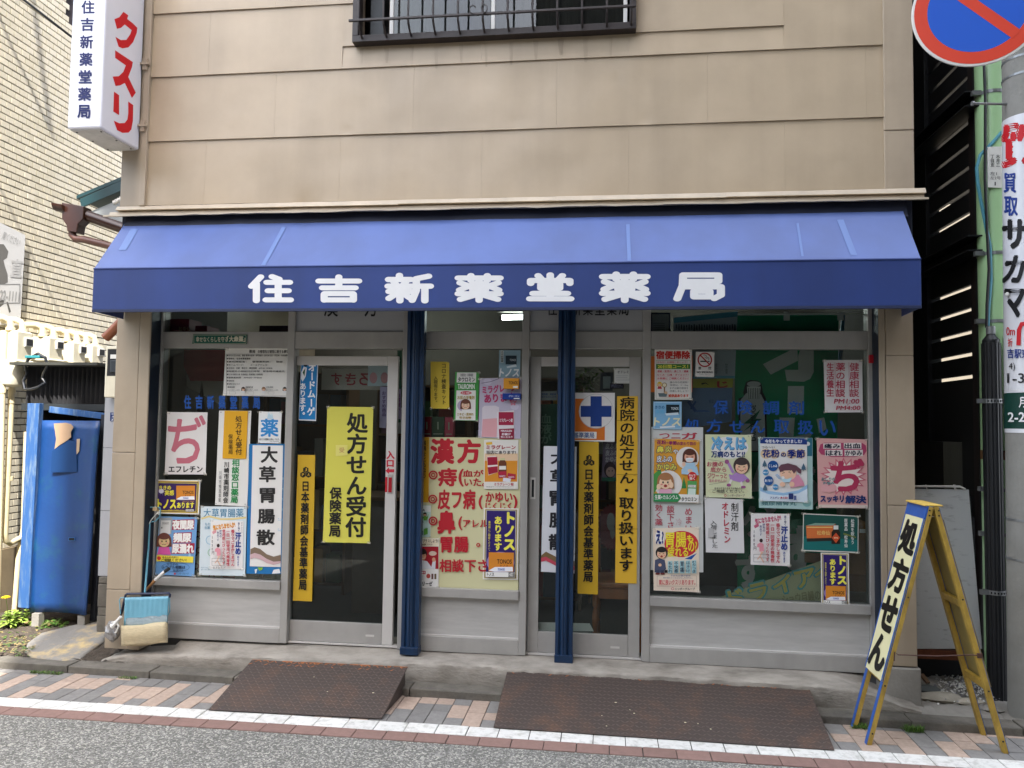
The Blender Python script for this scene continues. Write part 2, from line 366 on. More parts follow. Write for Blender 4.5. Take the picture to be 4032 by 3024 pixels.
# ============================================================ ground
g = MB(); g.sheet([[(x, y, ZP-.012) for y in (-60, 70)] for x in (-70, 70)][::-1]); struct(g.build('ground', M['concrete']))
g = MB(); g.box(-40, -7.4, ZP-.1, 40, -1.022, ZP-.004); struct(g.build('road', ASPH))
g = MB(); g.box(-40, -1.02, ZP-.1, 40, -.2, ZP-.006); pav = struct(g.build('pavement', M['grout']))
g = MB(); g.box(-40, -9.0, ZP-.05, 40, -7.402, ZP+.10); struct(g.build('far_pavement', M['concrete']))
def slab(name, x0, x1, y0, y1, top, m, par):
    b = MB(); j = lambda a: rnd.uniform(-a, a); w = .0022; t = top+j(.0012)
    b.box(x0+w+j(.0006), y0+w, ZP-.05, x1-w+j(.0006), y1-w, t, m); return b.build(name, parent=par, bevel=.0018, seg=1)
for i in range(-24, 21):
    x = .114+i*.1754
    slab('white_paving_tile', x, x+.1754, -.902, -.770, ZP, M['pwhite'], pav)
    slab('brown_paving_tile', x+.088, x+.2634, -1.020, -.902, ZP, M['pbrown'], pav)
pat = ['GSG', 'SSG', 'GSS', 'GGS', 'GSG', 'SGG', 'GGS', 'SSG', 'GGG', 'GSG']
for i in range(-41, 31):
    x0 = .06+i*.1092; y = -.770; k = 0; pt = pat[(i*7+3) % len(pat)]
    first = .11 if i % 2 else .205
    while y < yk(x0)-.005:
        L = first if k == 0 else (.205 if (k+i) % 3 else .11); y1 = min(y+L, yk(x0+.05)+.01)
        if y1-y < .03: y1 = yk(x0+.05)+.01
        if y1-y > .02: slab('paving_brick', x0, x0+.1092, y, y1, ZP-.001, M['psal'] if pt[k % 3] == 'S' else M['pgrey'], pav)
        y = y1; k += 1
kb = MB(); kb.box(-9, -.25, ZP-.1, 5, -.21, ZP-.02); kerb = struct(kb.build('kerb', M['grout']))
x = -8.9
while x < 4.6:
    L = .592+rnd.uniform(-.012, .012); b = MB(); zt = -.1345+rnd.uniform(-.002, .002)
    g_ = .003
    b.hexa([(x+g_, yk(x), ZP-.06), (x+L-g_, yk(x+L), ZP-.06), (x+L-g_, yk(x+L)+.14, ZP-.06), (x+g_, yk(x)+.14, ZP-.06),
            (x+g_, yk(x)+.004, zt), (x+L-g_, yk(x+L)+.004, zt), (x+L-g_, yk(x+L)+.14, zt), (x+g_, yk(x)+.14, zt)], M['kerb'])
    b.build('kerb_stone', parent=kerb, bevel=.006); x += L
# concrete apron in front of the shop
def ztop(x):
    pts = [(-3.45, -.125), (-3.25, -.085), (-3.05, -.062), (-2.67, -.048), (-.83, -.010), (.7, -.004), (1.45, -.012), (1.62, -.05), (1.76, -.1), (1.9, -.13)]
    for (a, za), (b, zb) in zip(pts, pts[1:]):
        if x <= b: return za+(zb-za)*max(0, (x-a)/(b-a))
    return -.13
grid = []; nr = random.Random(5)
xs = [-3.45+i*.03 for i in range(int(5.33/.03)+1)]
rag = [0.0]
for _ in xs: rag.append(rag[-1]*.6+nr.uniform(-.0035, .0035))
for i, x in enumerate(xs):
    zt = ztop(x); yf = yk(x)+.135+rag[i]*1.4; h = zt+.15
    row = [(x, .30, -.001-.0), (x, .06, -.004 if zt > -.06 else zt+.01), (x, -.06, min(-.004, zt+.004) if zt > -.06 else zt), (x, yf+.045, zt+rag[i]*.4), (x, yf+.012, zt-.002+rag[i]*.5),
           (x, yf+.003, zt-.010+rag[i]*.7), (x, yf+rag[i]*.5, zt-.024), (x, yf-rag[i]*.8, zt-h*.55), (x, yf+.004-rag[i]*.6, -.15), (x, yf+.01, -.2)]
    grid.append(row)
b = MB(); b.sheet(grid[::-1], M['apron']); struct(b.build('concrete_apron', smooth=True))
# soil on the left and rubble ground on the right
def bumpy(name, x0, x1, y0, y1, z, a, m, n=40, seed=1, zf=None):
    q = random.Random(seed); gg = []
    for i in range(n+1):
        gg.append([])
        for j in range(n+1):
            xx = x0+(x1-x0)*i/n; yy = y0+(y1-y0)*j/n; gg[-1].append((xx, yy, (zf(xx, yy) if zf else z)+q.uniform(-a, a)))
    b = MB(); b.sheet(gg[::-1], m); return struct(b.build(name, smooth=True))
bumpy('soil', -5.0, -3.2, yk(-4)+.12, 2.6, -.1, .012, M['soil'], 60, 3, lambda x, y: -.145+.05*min(1, (y+.3)/.5))
bumpy('rubble_ground', 1.84, 2.62, yk(2)+.12, 2.4, -.13, .010, M['concrete'], 40, 4, lambda x, y: -.15+.02*min(1, max(0, y)))

# ============================================================ the shop building
bld = thing('pharmacy_building', (-.8, 0, 0), 'beige two storey shop building with metal siding above a glass shopfront', 'shop building')
YW = -.12
XL, XR = -3.462, 1.912
ca = .10
# shell (walls, roof) behind the visible front
b = MB()
wA, wB, wZ0, wZ1 = at(1401, 170, Y=YW).x+.03, at(2503, 130, Y=YW).x-.03, at(2000, 150, Y=YW).z+.02, at(2000, 150, Y=YW).z+1.24
for x0_, x1_, z0_, z1_ in ((XL+.02, wA, 2.52, 6.82), (wB, XR-.02, 2.52, 6.82), (wA, wB, 2.52, wZ0), (wA, wB, wZ1, 6.82)): b.box(x0_, YW+.012, z0_, x1_, YW+.10, z1_, M['trim'])
b.prism([(XL+.05, YW+.10, .02), (XL+.14, YW+.10, .02), (XL+.14+3.4*ca, 3.4, .02), (XL+.05+3.4*ca, 3.4, .02)], (0, 0, 6.8), M['trim'])
b.box(XR-.12, YW+.102, .02, XR-.02, 3.4, 6.82, M['trim'])
b.box(XL+.15+3.4*ca, 3.402, .02, XR-.02, 3.5, 6.82, M['trim'])
b.build('wall', parent=bld)
b = MB(); b.prism([(XL-.05, YW-.1, 6.825), (XR+.05, YW-.1, 6.825), (XR+.05, 3.6, 6.825), (XL+3.4*ca, 3.6, 6.825)], (0, 0, .12), M['black']); b.build('roof', parent=bld)
# shop room
b = MB(); b.box(-3.2, .02, -.08, 1.76, 3.3, -.012, M['floor']); b.build('shop_floor', parent=bld)
b = MB(); b.box(-3.2, .10, 2.74, 1.76, 3.3, 2.80, M['ceil']); b.build('ceiling', parent=bld)
b = MB(); b.box(-3.2, 2.6, -.01, 1.76, 2.66, 2.739, M['inwall']); b.box(-3.26, .06, -.01, -3.22, 2.6, 2.739, M['inwall']); b.box(1.765, .06, -.01, 1.785, 2.6, 2.739, M['inwall']); b.build('room_wall', parent=bld)
# siding: courses of sheet metal panels, each panel its own piece, lapped slightly
def zat(px, py): return at(px, py, Y=YW).z
zC = sum((zat(566, 806), zat(3484, 753)))/2; zB = sum((zat(594, 558), zat(1000, 548), zat(2591, 494), zat(3482, 461)))/4
zA = sum((zat(597, 309), zat(1000, 293), zat(2591, 219), zat(3479, 171.6)))/4; z0 = sum((zat(597, 57), zat(1401, 18)))/2
xj = lambda px, py: at(px, py, Y=YW).x
XSL, XSR = xj(585, 500), xj(3481, 470)
rows = [(zC, zB, [811, 1340, 1897, 2475, 3089], 650), (zB, zA, [1087, 1629, 2192, 2786, 3409], 400), (zA, z0, [826, 1351, 1897, 2474, 3085], 200), (z0, z0+zA-zB, [1087, 1629, 2192, 2786, 3409], 60), (z0+zA-zB, z0+2*(zA-zB), [826, 1351, 1897, 2474, 3085], 60), (z0+2*(zA-zB), 6.82, [1351, 2474], 60)]
WX0, WX1, WZ = xj(1400, 170), xj(2503, 130), (zat(1401, 187)+zat(2503, 132))/2
DENTS = []
for px, py, r_, a_ in ((1452, 344, .022, .006), (1370, 520, .035, .008), (1532, 506, .016, .005), (1930, 336, .018, .005), (2432, 311, .022, .006), (2540, 474, .030, .007), (1217, 785, .09, .007), (1240, 775, .03, -.005), (1190, 800, .03, .006),
        (2862, 447, .020, .006), (3057, 434, .018, -.005), (2950, 243, .022, .005), (907, 521, .016, .005), (989, 383, .016, -.004), (832, 66, .016, .004), (2030, 480, .035, .004), (3300, 640, .05, .005)):
    d_ = at(px, py, Y=YW); DENTS.append((d_.x, d_.z, r_, a_))
def panel(x0, x1, za, zb):
    b = MB(); nx_, nz_ = max(8, int((x1-x0)/.028)), max(5, int((zb-za)/.028)); pr_ = random.Random(int(x0*1000+za*77)); gg = []
    amp = [pr_.uniform(-.0022, .0022) for _ in range(4)]
    for i in range(nx_+1):
        gg.append([])
        for j in range(nz_+1):
            u, v = i/nx_, j/nz_; e = math.sin(math.pi*u)
            y = YW-.012*(1-v)-.002+amp[0]*math.sin(3.1*u+amp[1]*900)*e*1.2+amp[2]*math.cos(5*u)*e*(1-v)
            xx_, zz_ = x0+(x1-x0)*u, za+(zb-za)*v
            for dx_, dz_, dr_, da_ in DENTS:
                q_ = ((xx_-dx_)/dr_)**2+((zz_-dz_)/(dr_*.7))**2
                if q_ < 9: y += da_*math.exp(-q_)
            gg[-1].append((x0+.0004+(x1-x0-.0008)*u, y, za+(zb-za)*v+(amp[3]*e if j == 0 else 0)))
    b.sheet(gg[::-1], M['siding'])
    bt = [(x0+.0004+(x1-x0-.0008)*i/nx_) for i in range(nx_+1)]
    b.sheet([[gg[i][0], (bt[i], YW+.008, za+.002)] for i in range(nx_+1)], M['siding'])
    b.sheet([[gg[-1][j], (bt[-1], YW+.008, gg[-1][j][2])] for j in range(nz_+1)], M['siding'])
    b.sheet([[gg[0][j], (bt[0], YW+.008, gg[0][j][2])] for j in range(nz_+1)][::-1], M['siding'])
    return b.build('siding_panel', parent=bld, smooth=True)
for za, zb, js, yy in rows:
    ed = [XSL]+[xj(p, yy) for p in js]+[XSR]
    for a, c in zip(ed, ed[1:]):
        if zb > WZ+.02 and c > WX0 and a < WX1 and za < WZ+1.3:      # leave the window open
            if za < WZ: panel(max(a, a), c, za, WZ-.003) if False else None
            segs = []
            if za < WZ-.02: segs.append((a, c, za, min(zb, WZ+.004)))
            if a < WX0: segs.append((a, WX0+.02, max(za, WZ+.004) if za < WZ-.02 else za, min(zb, WZ+1.3)))
            if c > WX1: segs.append((WX1-.02, c, max(za, WZ+.004) if za < WZ-.02 else za, min(zb, WZ+1.3)))
            if zb > WZ+1.3: segs.append((a, c, max(za, WZ+1.3), zb))
            for sg in segs:
                if sg[1]-sg[0] > .03 and sg[3]-sg[2] > .02: panel(*sg)
        else: panel(a, c, za, zb)
# rain marks under the window bars
sm_ = bpy.data.materials.new('rain_stain'); sm_.use_nodes = True; n_s, l_s = sm_.node_tree.nodes, sm_.node_tree.links; n_s.clear()
o_s = n_s.new('ShaderNodeOutputMaterial'); m_s = n_s.new('ShaderNodeMixShader'); t_s = n_s.new('ShaderNodeBsdfTransparent'); d_s = n_s.new('ShaderNodeBsdfDiffuse'); d_s.inputs['Color'].default_value = (.10, .085, .07, 1)
g_s = n_s.new('ShaderNodeNewGeometry'); p_s = n_s.new('ShaderNodeMapping'); p_s.inputs['Scale'].default_value = (24, 1, 5); z_s = n_s.new('ShaderNodeTexNoise'); z_s.inputs['Scale'].default_value = 1; l_s.new(g_s.outputs['Position'], p_s.inputs['Vector']); l_s.new(p_s.outputs['Vector'], z_s.inputs['Vector'])
r_s = n_s.new('ShaderNodeMapRange'); r_s.inputs['From Min'].default_value = .35; r_s.inputs['From Max'].default_value = .75; r_s.inputs['To Max'].default_value = .22; l_s.new(z_s.outputs['Fac'], r_s.inputs['Value']); l_s.new(r_s.outputs['Result'], m_s.inputs['Fac']); l_s.new(t_s.outputs[0], m_s.inputs[1]); l_s.new(d_s.outputs[0], m_s.inputs[2]); l_s.new(m_s.outputs[0], o_s.inputs['Surface'])
for i in range(11):
    px = 1424+98*i; py = 192-4.6*i; L_ = rnd.uniform(50, 95); w_ = rnd.uniform(7, 13); b = MB(); k_ = YW-.0215
    b.add([at(px-w_, py, Y=k_), at(px-w_*.4, py+L_, Y=k_), at(px+w_*.5, py+L_, Y=k_), at(px+w_, py, Y=k_)], [(0, 1, 2, 3)], sm_); b.build('rain_stain', parent=bld)
# corner trims
def trim(name, x0, x1, za, zb, y=YW-.022, m='trim', d=.06):
    b = MB(); b.box(x0, y, za, x1, y+d, zb, M[m]); return b.build(name, parent=bld, bevel=.004)
xl2 = XSL-.03; zled = zC-.005
trim('corner_trim', XL, xl2-.002, zled, 4.05); trim('corner_trim', XL, xl2-.002, 4.053, 6.8)
trim('corner_batten', xl2, XSL+.012, zled, 6.8, YW-.034)
zj = at(3530, 517, Y=YW).z
trim('corner_trim', XSR-.006, XR, zled, zj-.001, YW-.018); trim('corner_trim', XSR-.006, XR, zj+.001, 6.8, YW-.022)
# drip ledge over the awning: upper strip pieces, then a bent flashing in lengths
zl0 = zC-.004
ex = [XL-.02, -2.55, -1.42, -.35, .75, XR+.05]
for i, (a, c) in enumerate(zip(ex, ex[1:])):
    b = MB(); dz = rnd.uniform(-.004, .004)
    b.hexa([(a, YW-.046, zl0-.034+dz*.6), (c+.01, YW-.046, zl0-.036+dz*.6), (c+.01, YW+.01, zl0-.034), (a, YW+.01, zl0-.034), (a, YW-.022-.002*i, zl0), (c+.01, YW-.022-.002*i, zl0), (c+.01, YW+.01, zl0), (a, YW+.01, zl0)], M['ledge'])
    b.build('ledge_strip', parent=bld, bevel=.003)
ex = [XL-.075, -2.2, -1.05, .35, XR+.045]
for i, (a, c) in enumerate(zip(ex, ex[1:])):
    b = MB(); q = random.Random(i+3); n_ = 14; gg = []
    for k in range(n_+1):
        x = a+(c-a)*k/n_+(0.008 if k == n_ else 0); w = q.uniform(-.003, .003); yo = -.0025*(i % 2)
        gg.append([(x, YW+.01, zl0-.036), (x, YW-.020+yo, zl0-.040), (x, YW-.030+yo, zl0-.066+w), (x, YW-.092+yo+w, zl0-.078+w), (x, YW-.093+yo+w, zl0-.090+w*1.6), (x, YW-.084+yo, zl0-.089+w*1.6), (x, YW-.03, zl0-.078)])
    b.sheet(gg[::-1], M['ledge']); b.build('ledge_flashing', parent=bld, smooth=False)
# fascia box behind the awning, coloured dark like the ledge's shade
b = MB(); b.box(XL+.01, YW+.0, 2.5, XR-.01, YW+.011, zl0-.05, mat('ledge_shade_navy', '#10162a', .7)); b.build('fascia', parent=bld)
b = MB(); b.prism([(XL+.06, YW-.0005, zl0-.06), (XL+.06, YW-.0005, zl0-.20), (XL+.06, YW-.070, zl0-.19), (XL+.06, YW-.026, zl0-.082)], (XR-XL-.12, 0, 0), mat('ledge_shade_navy', '#10162a', .7)); b.build('ledge_shade_strip', parent=bld)  # dark navy strip painting the ledge's shadow along the awning head
# pillars: sheet metal cladding pieces
def pill(x0, x1, z0_, z1_, y, m='pillar'):
    b = MB(); b.box(x0+.001, y, z0_+.001, x1-.001, YW+.25, z1_-.001, M[m]); b.build('pillar_panel', parent=bld, bevel=.005)
xa, xb, xc = XL, at(528, 1900, Y=YW).x, at(572, 1900, Y=YW).x
for z0_, z1_ in ((-.06, at(440, 2321, Y=YW).z), (at(440, 2321, Y=YW).z, at(460, 1781, Y=YW).z), (at(460, 1781, Y=YW).z, 2.55)): pill(xa, xb, z0_, z1_, YW)
pill(xb, xc, -.06, 2.55, YW-.003)
xa, xb, xc = at(3463, 1600, Y=YW).x, at(3490, 1600, Y=YW).x, XR-.012
for z0_, z1_ in ((.085, at(3540, 1991, Y=YW).z), (at(3540, 1991, Y=YW).z, at(3540, 1401, Y=YW).z), (at(3540, 1401, Y=YW).z, 2.55)): pill(xb, xc, z0_, z1_, YW)
pill(xa, xb, .07, 2.55, YW+.003)
b = MB(); b.box(xa+.01, YW-.005, -.2, xc+.02, YW+.2, .08, M['concrete']); b.build('pillar_base', parent=bld, bevel=.012)
# --------------------------------------------------- shopfront frames (plane Y=0) and glass
XF0, XF1 = at(606, 1800, Y=0).x, at(3441, 1800, Y=0).x
ZR1, ZR0 = 2.169, at(1800, 1372.5, Y=0).z
ZS1, ZS0 = at(2039, 2327, Y=0).z, at(2039, 2327, Y=0).z-.06
x_m1a, x_m1b = at(1108, 2200, Y=0).x, at(1136, 2200, Y=0).x
x_j1a, x_j1b = at(1576, 1900, Y=0).x, at(1607, 1900, Y=0).x
x_m2a, x_m2b = at(2045, 2200, Y=0).x, at(2074, 2200, Y=0).x
x_m3a, x_m3b = at(2529, 2000, Y=0).x, at(2560, 2000, Y=0).x
def fr(name, x0, x1, z0_, z1_, y0=0, y1=.09, m='alu', par=bld, bv=.003):
    b = MB(); b.box(x0, y0, z0_, x1, y1, z1_, M[m]); return b.build(name, parent=par, bevel=bv)
ZT = 2.56
for a, c in ((XF0, XF0+.03), (x_m1a, x_m1b), (x_j1a, x_j1b), (x_m2a, x_m2b), (x_m3a, x_m3b), (XF1-.028, XF1)): fr('mullion', a, c, 0.0, ZT)
for a, c in ((XF0+.03, x_m1a), (x_m1b, x_j1a), (x_j1b, x_m2a), (x_m2b, x_m3a), (x_m3b, XF1-.028)): fr('transom_rail', a+.0005, c-.0005, ZR0, ZR1, .004, .085)
fr('head_rail', XF0+.03, XF1-.03, ZT, ZT+.08)
fr('jamb', at(572, 1900, Y=YW).x+.001, XF0-.001, -.03, ZT, YW+.006, .1, 'navydk'); fr('jamb', XF1+.001, at(3463, 1600, Y=YW).x-.001, -.03, ZT, YW+.008, .1, 'navydk')
wins = [(XF0+.03, x_m1a, 'grey framed window left of the entrance'), (x_j1b, x_m2a, ''), (x_m3b, XF1-.028, '')]
for a, c, _ in wins:
    w = fr('shop_window', a+.0005, c-.0005, ZS0, ZS1, -.012, .085); w.name = 'shop_window'
    b = MB(); b.box(a+.001, .026, ZS1+.001, c-.001, .031, ZR0-.001, GLASS); b.build('window_pane', parent=w)
    b = MB(); b.box(a+.001, .026, ZR1+.001, c-.001, .031, ZT-.001, GLASS); b.build('transom_pane', parent=w)
    b = MB(); b.box(a+.001, .03, .10, c-.001, .05, ZS0-.001, M['alupanel']); b.build('kick_panel', parent=w)
    b = MB(); b.box(a+.0005, .0, -.002, c-.0005, .08, .098, M['alu']); b.build('bottom_rail', parent=w, bevel=.003)
    b = MB(); b.box(a+.0005, .012, .0985, c-.0005, .03, .106, M['alu_lt']); b.build('rail_lip', parent=w)
# transom boards above the doors
for k, (a, c) in enumerate(((x_m1b, x_j1a), (x_m2b, x_m3a))):
    b = MB(); b.box(a+.001, .02, ZR1+.001, c-.001, .03, ZT-.001, mat('transom_board', '#a7a7a8', .5, var=.03)); tb = b.build('transom_board', parent=bld)
    p = Pr('', '', '', None, Y=.0195, root=tb)
    if k == 0:
        p.text('漢', 1275, 1160, 1330, 1246, '#141414', .012); p.text('方', 1436, 1160, 1486, 1246, '#141414', .012)
    else:
        for i, ch in enumerate('住吉新薬堂薬局'): p.text(ch, 2155+i*47, 1188, 2193+i*47, 1241, '#141414', .012)
    p.done()
# sliding doors, a little behind the frame plane
def door(x0, x1, hand_right, yd=.045):
    lf = MB(); d = .035
    lf.box(x1-.0745, yd, .012, x1, yd+d, 2.0, M['alu_lt'] if hand_right else M['alu']); o = lf.build('sliding_door', parent=bld, bevel=.003)
    def part(nm, a, c, z0_, z1_, m='alu', y0=yd+.001, y1=yd+d-.001, bv=.003):
        b = MB(); b.box(a, y0, z0_, c, y1, z1_, M[m] if isinstance(m, str) else m); return b.build(nm, parent=o, bevel=bv)
    part('bottom_rail', x0+.075, x1-.0755, .012, .150); part('top_rail', x0+.075, x1-.0755, 1.935, 2.0, 'alu_lt'); part('stile', x0, x0+.0745, .012, 2.0, 'alu', yd, yd+d)
    part('door_pane', x0+.0755, x1-.0755, .151, 1.934, GLASS, yd+.014, yd+.019, 0)
    part('door_sticker', x1-.19, x1-.13, .062, .075, mat('oval_sticker', '#c9c6c0', .5), yd-.0006, yd+.0012, 0)
    return o
d1x1 = at(1558, 1900, Y=.045).x
D1 = door(x_m1b-.075, d1x1, True)
D2 = door(x_m2b+.002, x_m3a-.012, False, .05)
# left hand jamb lining of each doorway + floor track
b = MB(); b.box(x_m1b+.001, .028, 0.0, x_j1a-.001, .09, .010, M['alu_lt']); b.build('door_track', parent=bld)
b = MB(); b.box(x_m2b+.001, .028, 0.0, x_m3a-.001, .09, .010, M['alu_lt']); b.build('door_track', parent=bld)
# handles
hz0, hz1 = at(1530, 1945, Y=.045).z, at(1530, 1868, Y=.045).z
b = MB(); xa = d1x1-.058; b.box(xa, .041, hz0, xa+.038, .0449, hz1, M['alu']); h = b.build('door_handle', parent=D1, bevel=.004)
b = MB(); b.box(xa+.008, .039, hz0+.012, xa+.032, .0412, hz1-.02, ink('#a01422')); b.build('handle_recess', parent=D1)
b = MB(); b.box(xa-.016, .043, hz0+.012, xa+.014, .0446, hz1-.018, ink('#b5202c')); b.build('red_tape', parent=D1)
b = MB(); xa = at(2088, 1915, Y=.05).x; b.box(xa, .046, hz0-.01, xa+.036, .0499, hz1+.0, M['alu_lt']); b.build('door_handle', parent=D2, bevel=.004)
b = MB(); b.box(xa+.010, .0445, hz0+.004, xa+.026, .0462, hz1-.014, M['dark']); b.build('handle_recess', parent=D2)
# --------------------------------------------------- upstairs window with its grille
wz = WZ; wx0, wx1 = WX0, WX1; wt = wz+1.25
def wpart(nm, x0, y0, z0_, x1, y1, z1_, m, par, bv=.002):
    b = MB(); b.box(x0, y0, z0_, x1, y1, z1_, m); return b.build(nm, parent=par, bevel=bv)
uw = wpart('upstairs_window', wx0, YW-.075, wz, wx1, YW+.03, wz+.045, M['winbrown'], bld)
for a, c in ((wx0, wx0+.04), (wx1-.04, wx1)): wpart('window_frame', a, YW-.075, wz+.0455, c, YW+.03, wt, M['winbrown'], uw)
wpart('window_frame', wx0, YW-.075, wt+.0005, wx1, YW+.03, wt+.04, M['winbrown'], uw)
wpart('window_back', wx0-.1, YW+.35, wz-.1, wx1+.1, YW+.36, wt+.1, M['dark'], uw)
cb = MB(); n_ = 60; cb.sheet([[(wx0+.2+(wx1-wx0-.25)*i/n_, YW+.12+.012*math.sin(i*.9), z) for z in (wz+.05, wt)] for i in range(n_+1)][::-1], M['curtain']); cb.build('curtain', parent=uw, smooth=True)
xs1, xm_, xs2 = at(1529, 150, Y=YW).x, at(1940, 100, Y=YW).x, at(2470, 80, Y=YW).x
for a, c, y in ((xs1, xm_+.012, YW+.022), (xm_-.012, xs2, YW+.0)):
    wpart('sash_rail', a, y, wz+.05, c, y+.02, wz+.078, M['white'], uw); wpart('sash_stile', a, y+.0005, wz+.0785, a+.026, y+.0195, wt-.02, M['white'], uw); wpart('sash_stile', c-.026, y+.0005, wz+.0785, c, y+.0195, wt-.02, M['white'], uw)
    wpart('window_pane', a+.027, y+.008, wz+.079, c-.027, y+.012, wt-.02, WGLASS, uw, 0)
wpart('fly_screen', wx0+.09, YW+.045, wz+.046, xs1-.05, YW+.05, wt, M['screen'], uw, 0)
for i in range(12):
    px = 1409+98*i; x = at(px, 160-4.6*i, Y=YW-.16).x
    b = MB(); zb = wz+.02
    b.tube([(x, YW-.07, zb), (x, YW-.10, zb+.012), (x, YW-.155, zb+.055), (x, YW-.16, zb+.08), (x, YW-.16, wt)], .0075, M['winbrown'], 6); b.build('grille_bar', parent=uw)
for z in (at(1450, 78, Y=YW-.16).z, wz+.62, wz+1.1):
    wpart('grille_rail', wx0+.005, YW-.1685, z-.007, wx1-.005, YW-.1515, z+.007, M['winbrown'], uw, .001)
def scroll(cx, cz, s):
    b = MB()
    for sg in (-1, 1):
        pts = []
        for k in range(26):
            t = k/25; a = math.pi*1.5+sg*(t*4.6); r_ = .036*(1-.72*t); pts.append((cx+sg*.032+r_*math.cos(a) if sg > 0 else cx-.032-r_*math.cos(math.pi-a) , YW-.172, cz+r_*math.sin(a)))
        b.tube(pts, .004, M['winbrown'], 5)
    b.build('scroll_ornament', parent=uw)
c_ = at(1884, 32, Y=YW-.17); scroll(c_.x, c_.z, 1)
# --------------------------------------------------- opposite row, seen only in the glass
lo = thing('opposite_house', (-10, -9, ZP), 'low dark plastered house across the street on the left', 'house')
b = MB(); b.box(-20, -15, ZP, -1.41, -9.02, 6.4, mat('opposite_wall_low', '#5d564c', .85, var=.15)); b.build('wall', parent=lo)
b = MB(); op = thing('opposite_house', (0, -9, ZP), 'tall dark plastered block across the street with window bands', 'house')
b.prism([(.75, -15, ZP), (30, -15, ZP), (30, -9.02, ZP), (-1.37, -9.02, ZP)], (0, 0, 20.5), mat('opposite_wall', '#4a463f', .85, var=.15)); b.build('wall', parent=op)
for i in range(4, 9):
    wpart('window', -13+3*i, -9.03, 3.2, -11.4+3*i, -8.99, 4.6, M['screen'], op, 0); wpart('shop_opening', -13+3*i, -9.03, .1, -10.8+3*i, -8.98, 2.1, mat('opposite_shutter', '#2e2c2a', .6, var=.2), op, 0)
# ============================================================ awning
YA = -.5
aw = thing('awning', (-.8, -.3, 2.3), 'long blue canvas awning with white lettering on its front band', 'awning')
TBL, TBR = at(500, 891, Y=YW-.004), at(3546, 806, Y=YW-.004)
FL, FR = at(371, 1060, Y=YA), at(3625, 1019, Y=YA); BL, BR = at(361.5, 1226, Y=YA), at(3629, 1211, Y=YA)
xal, xar = (FL.x+BL.x)/2, (FR.x+BR.x)/2
zf, zb_ = (FL.z+FR.z)/2, (BL.z+BR.z)/2
zt_ = (TBL.z+TBR.z)/2+.024
tbl, tbr = V(TBL.x, YW-.004, zt_), V(TBR.x, YW-.004, zt_)
gg = []; n_ = 72
for i in range(n_+1):
    u = i/n_; row = []
    for j in range(9):
        v = j/8; p = tbl.lerp(tbr, u).lerp(V(xal+(xar-xal)*u, YA, zf), v)
        sag = math.sin(math.pi*v); rib = abs(((u*6) % 1)-.5)*2
        p.z += -.002*sag*(1-rib**6)+.0008*sag*math.sin(u*41+v*3); row.append(p)
    gg.append(row)
b = MB(); b.sheet(gg[::-1], M['awnfade']); b.build('canopy_top', parent=aw, smooth=True)
# fade streaks on the top canvas (weathered lines running down the cloth)
nrm = V(0, -(zt_-zf), -(YA-YW)).normalized(); nrm = V(0, nrm.y, abs(nrm.z)); stm = mat('awning_streak', '#526ea6', .5, sheen=.25)
def canv(px, py, l):
    u = (tbl.z-zf)/(tbl.y-YA)                                            # plane through top and fold
    d = rt*((px-2016)/FPX)-up*((py-1512)/FPX)+fw; t = (zf-CAMLOC.z+u*(CAMLOC.y-YA))/(d.z-u*d.y); return CAMLOC+d*t+nrm*l
for (x0, y0, x1, y1, w) in ((1118, 896, 1036, 1046, 17), (530, 902, 482, 985, 30), (2472, 884, 2478, 1028, 15), (3308, 866, 3362, 1005, 26), (3140, 880, 3160, 1010, 10)):
    fs = MB(); fs.add([canv(x0-w/2, y0, .0022), canv(x1-w/2, y1, .0022), canv(x1+w/2, y1, .0022), canv(x0+w/2, y0, .0022)], [(0, 1, 2, 3)], stm); fs.build('fade_streak', parent=aw)
b = MB(); b.box(xal, YA-.002, zb_+.012, xar, YA+.004, zf, M['awn']); b.build('valance', parent=aw, bevel=.002)
b = MB(); b.box(xal, YA-.004, zb_-.006, xar, YA+.010, zb_+.0118, mat('awning_hem', '#1c2748', .6)); b.build('hem', parent=aw, bevel=.002)
b = MB(); b.tube([(xal, YA, zf+.001), (xar, YA, zf+.001)], .007, M['awn'], 8); b.build('front_rod_sleeve', parent=aw)
for x, tb, s in ((xal, tbl, 1), (xar, tbr, -1)):
    b = MB(); b.prism([(x, YA+.005, zb_), (x, YA+.005, zf-.002), (tb.x, YW-.006, zt_-.01), (tb.x, YW-.006, zb_-.0)][::s], (s*.004, 0, 0), M['awn']); b.build('side_flap', parent=aw)
    b = MB(); b.tube([(tb.x+s*.05, YW-.02, zb_+.16), (x+s*.05, YA+.02, zb_+.05)], .009, M['black'], 8); b.build('support_arm', parent=aw)
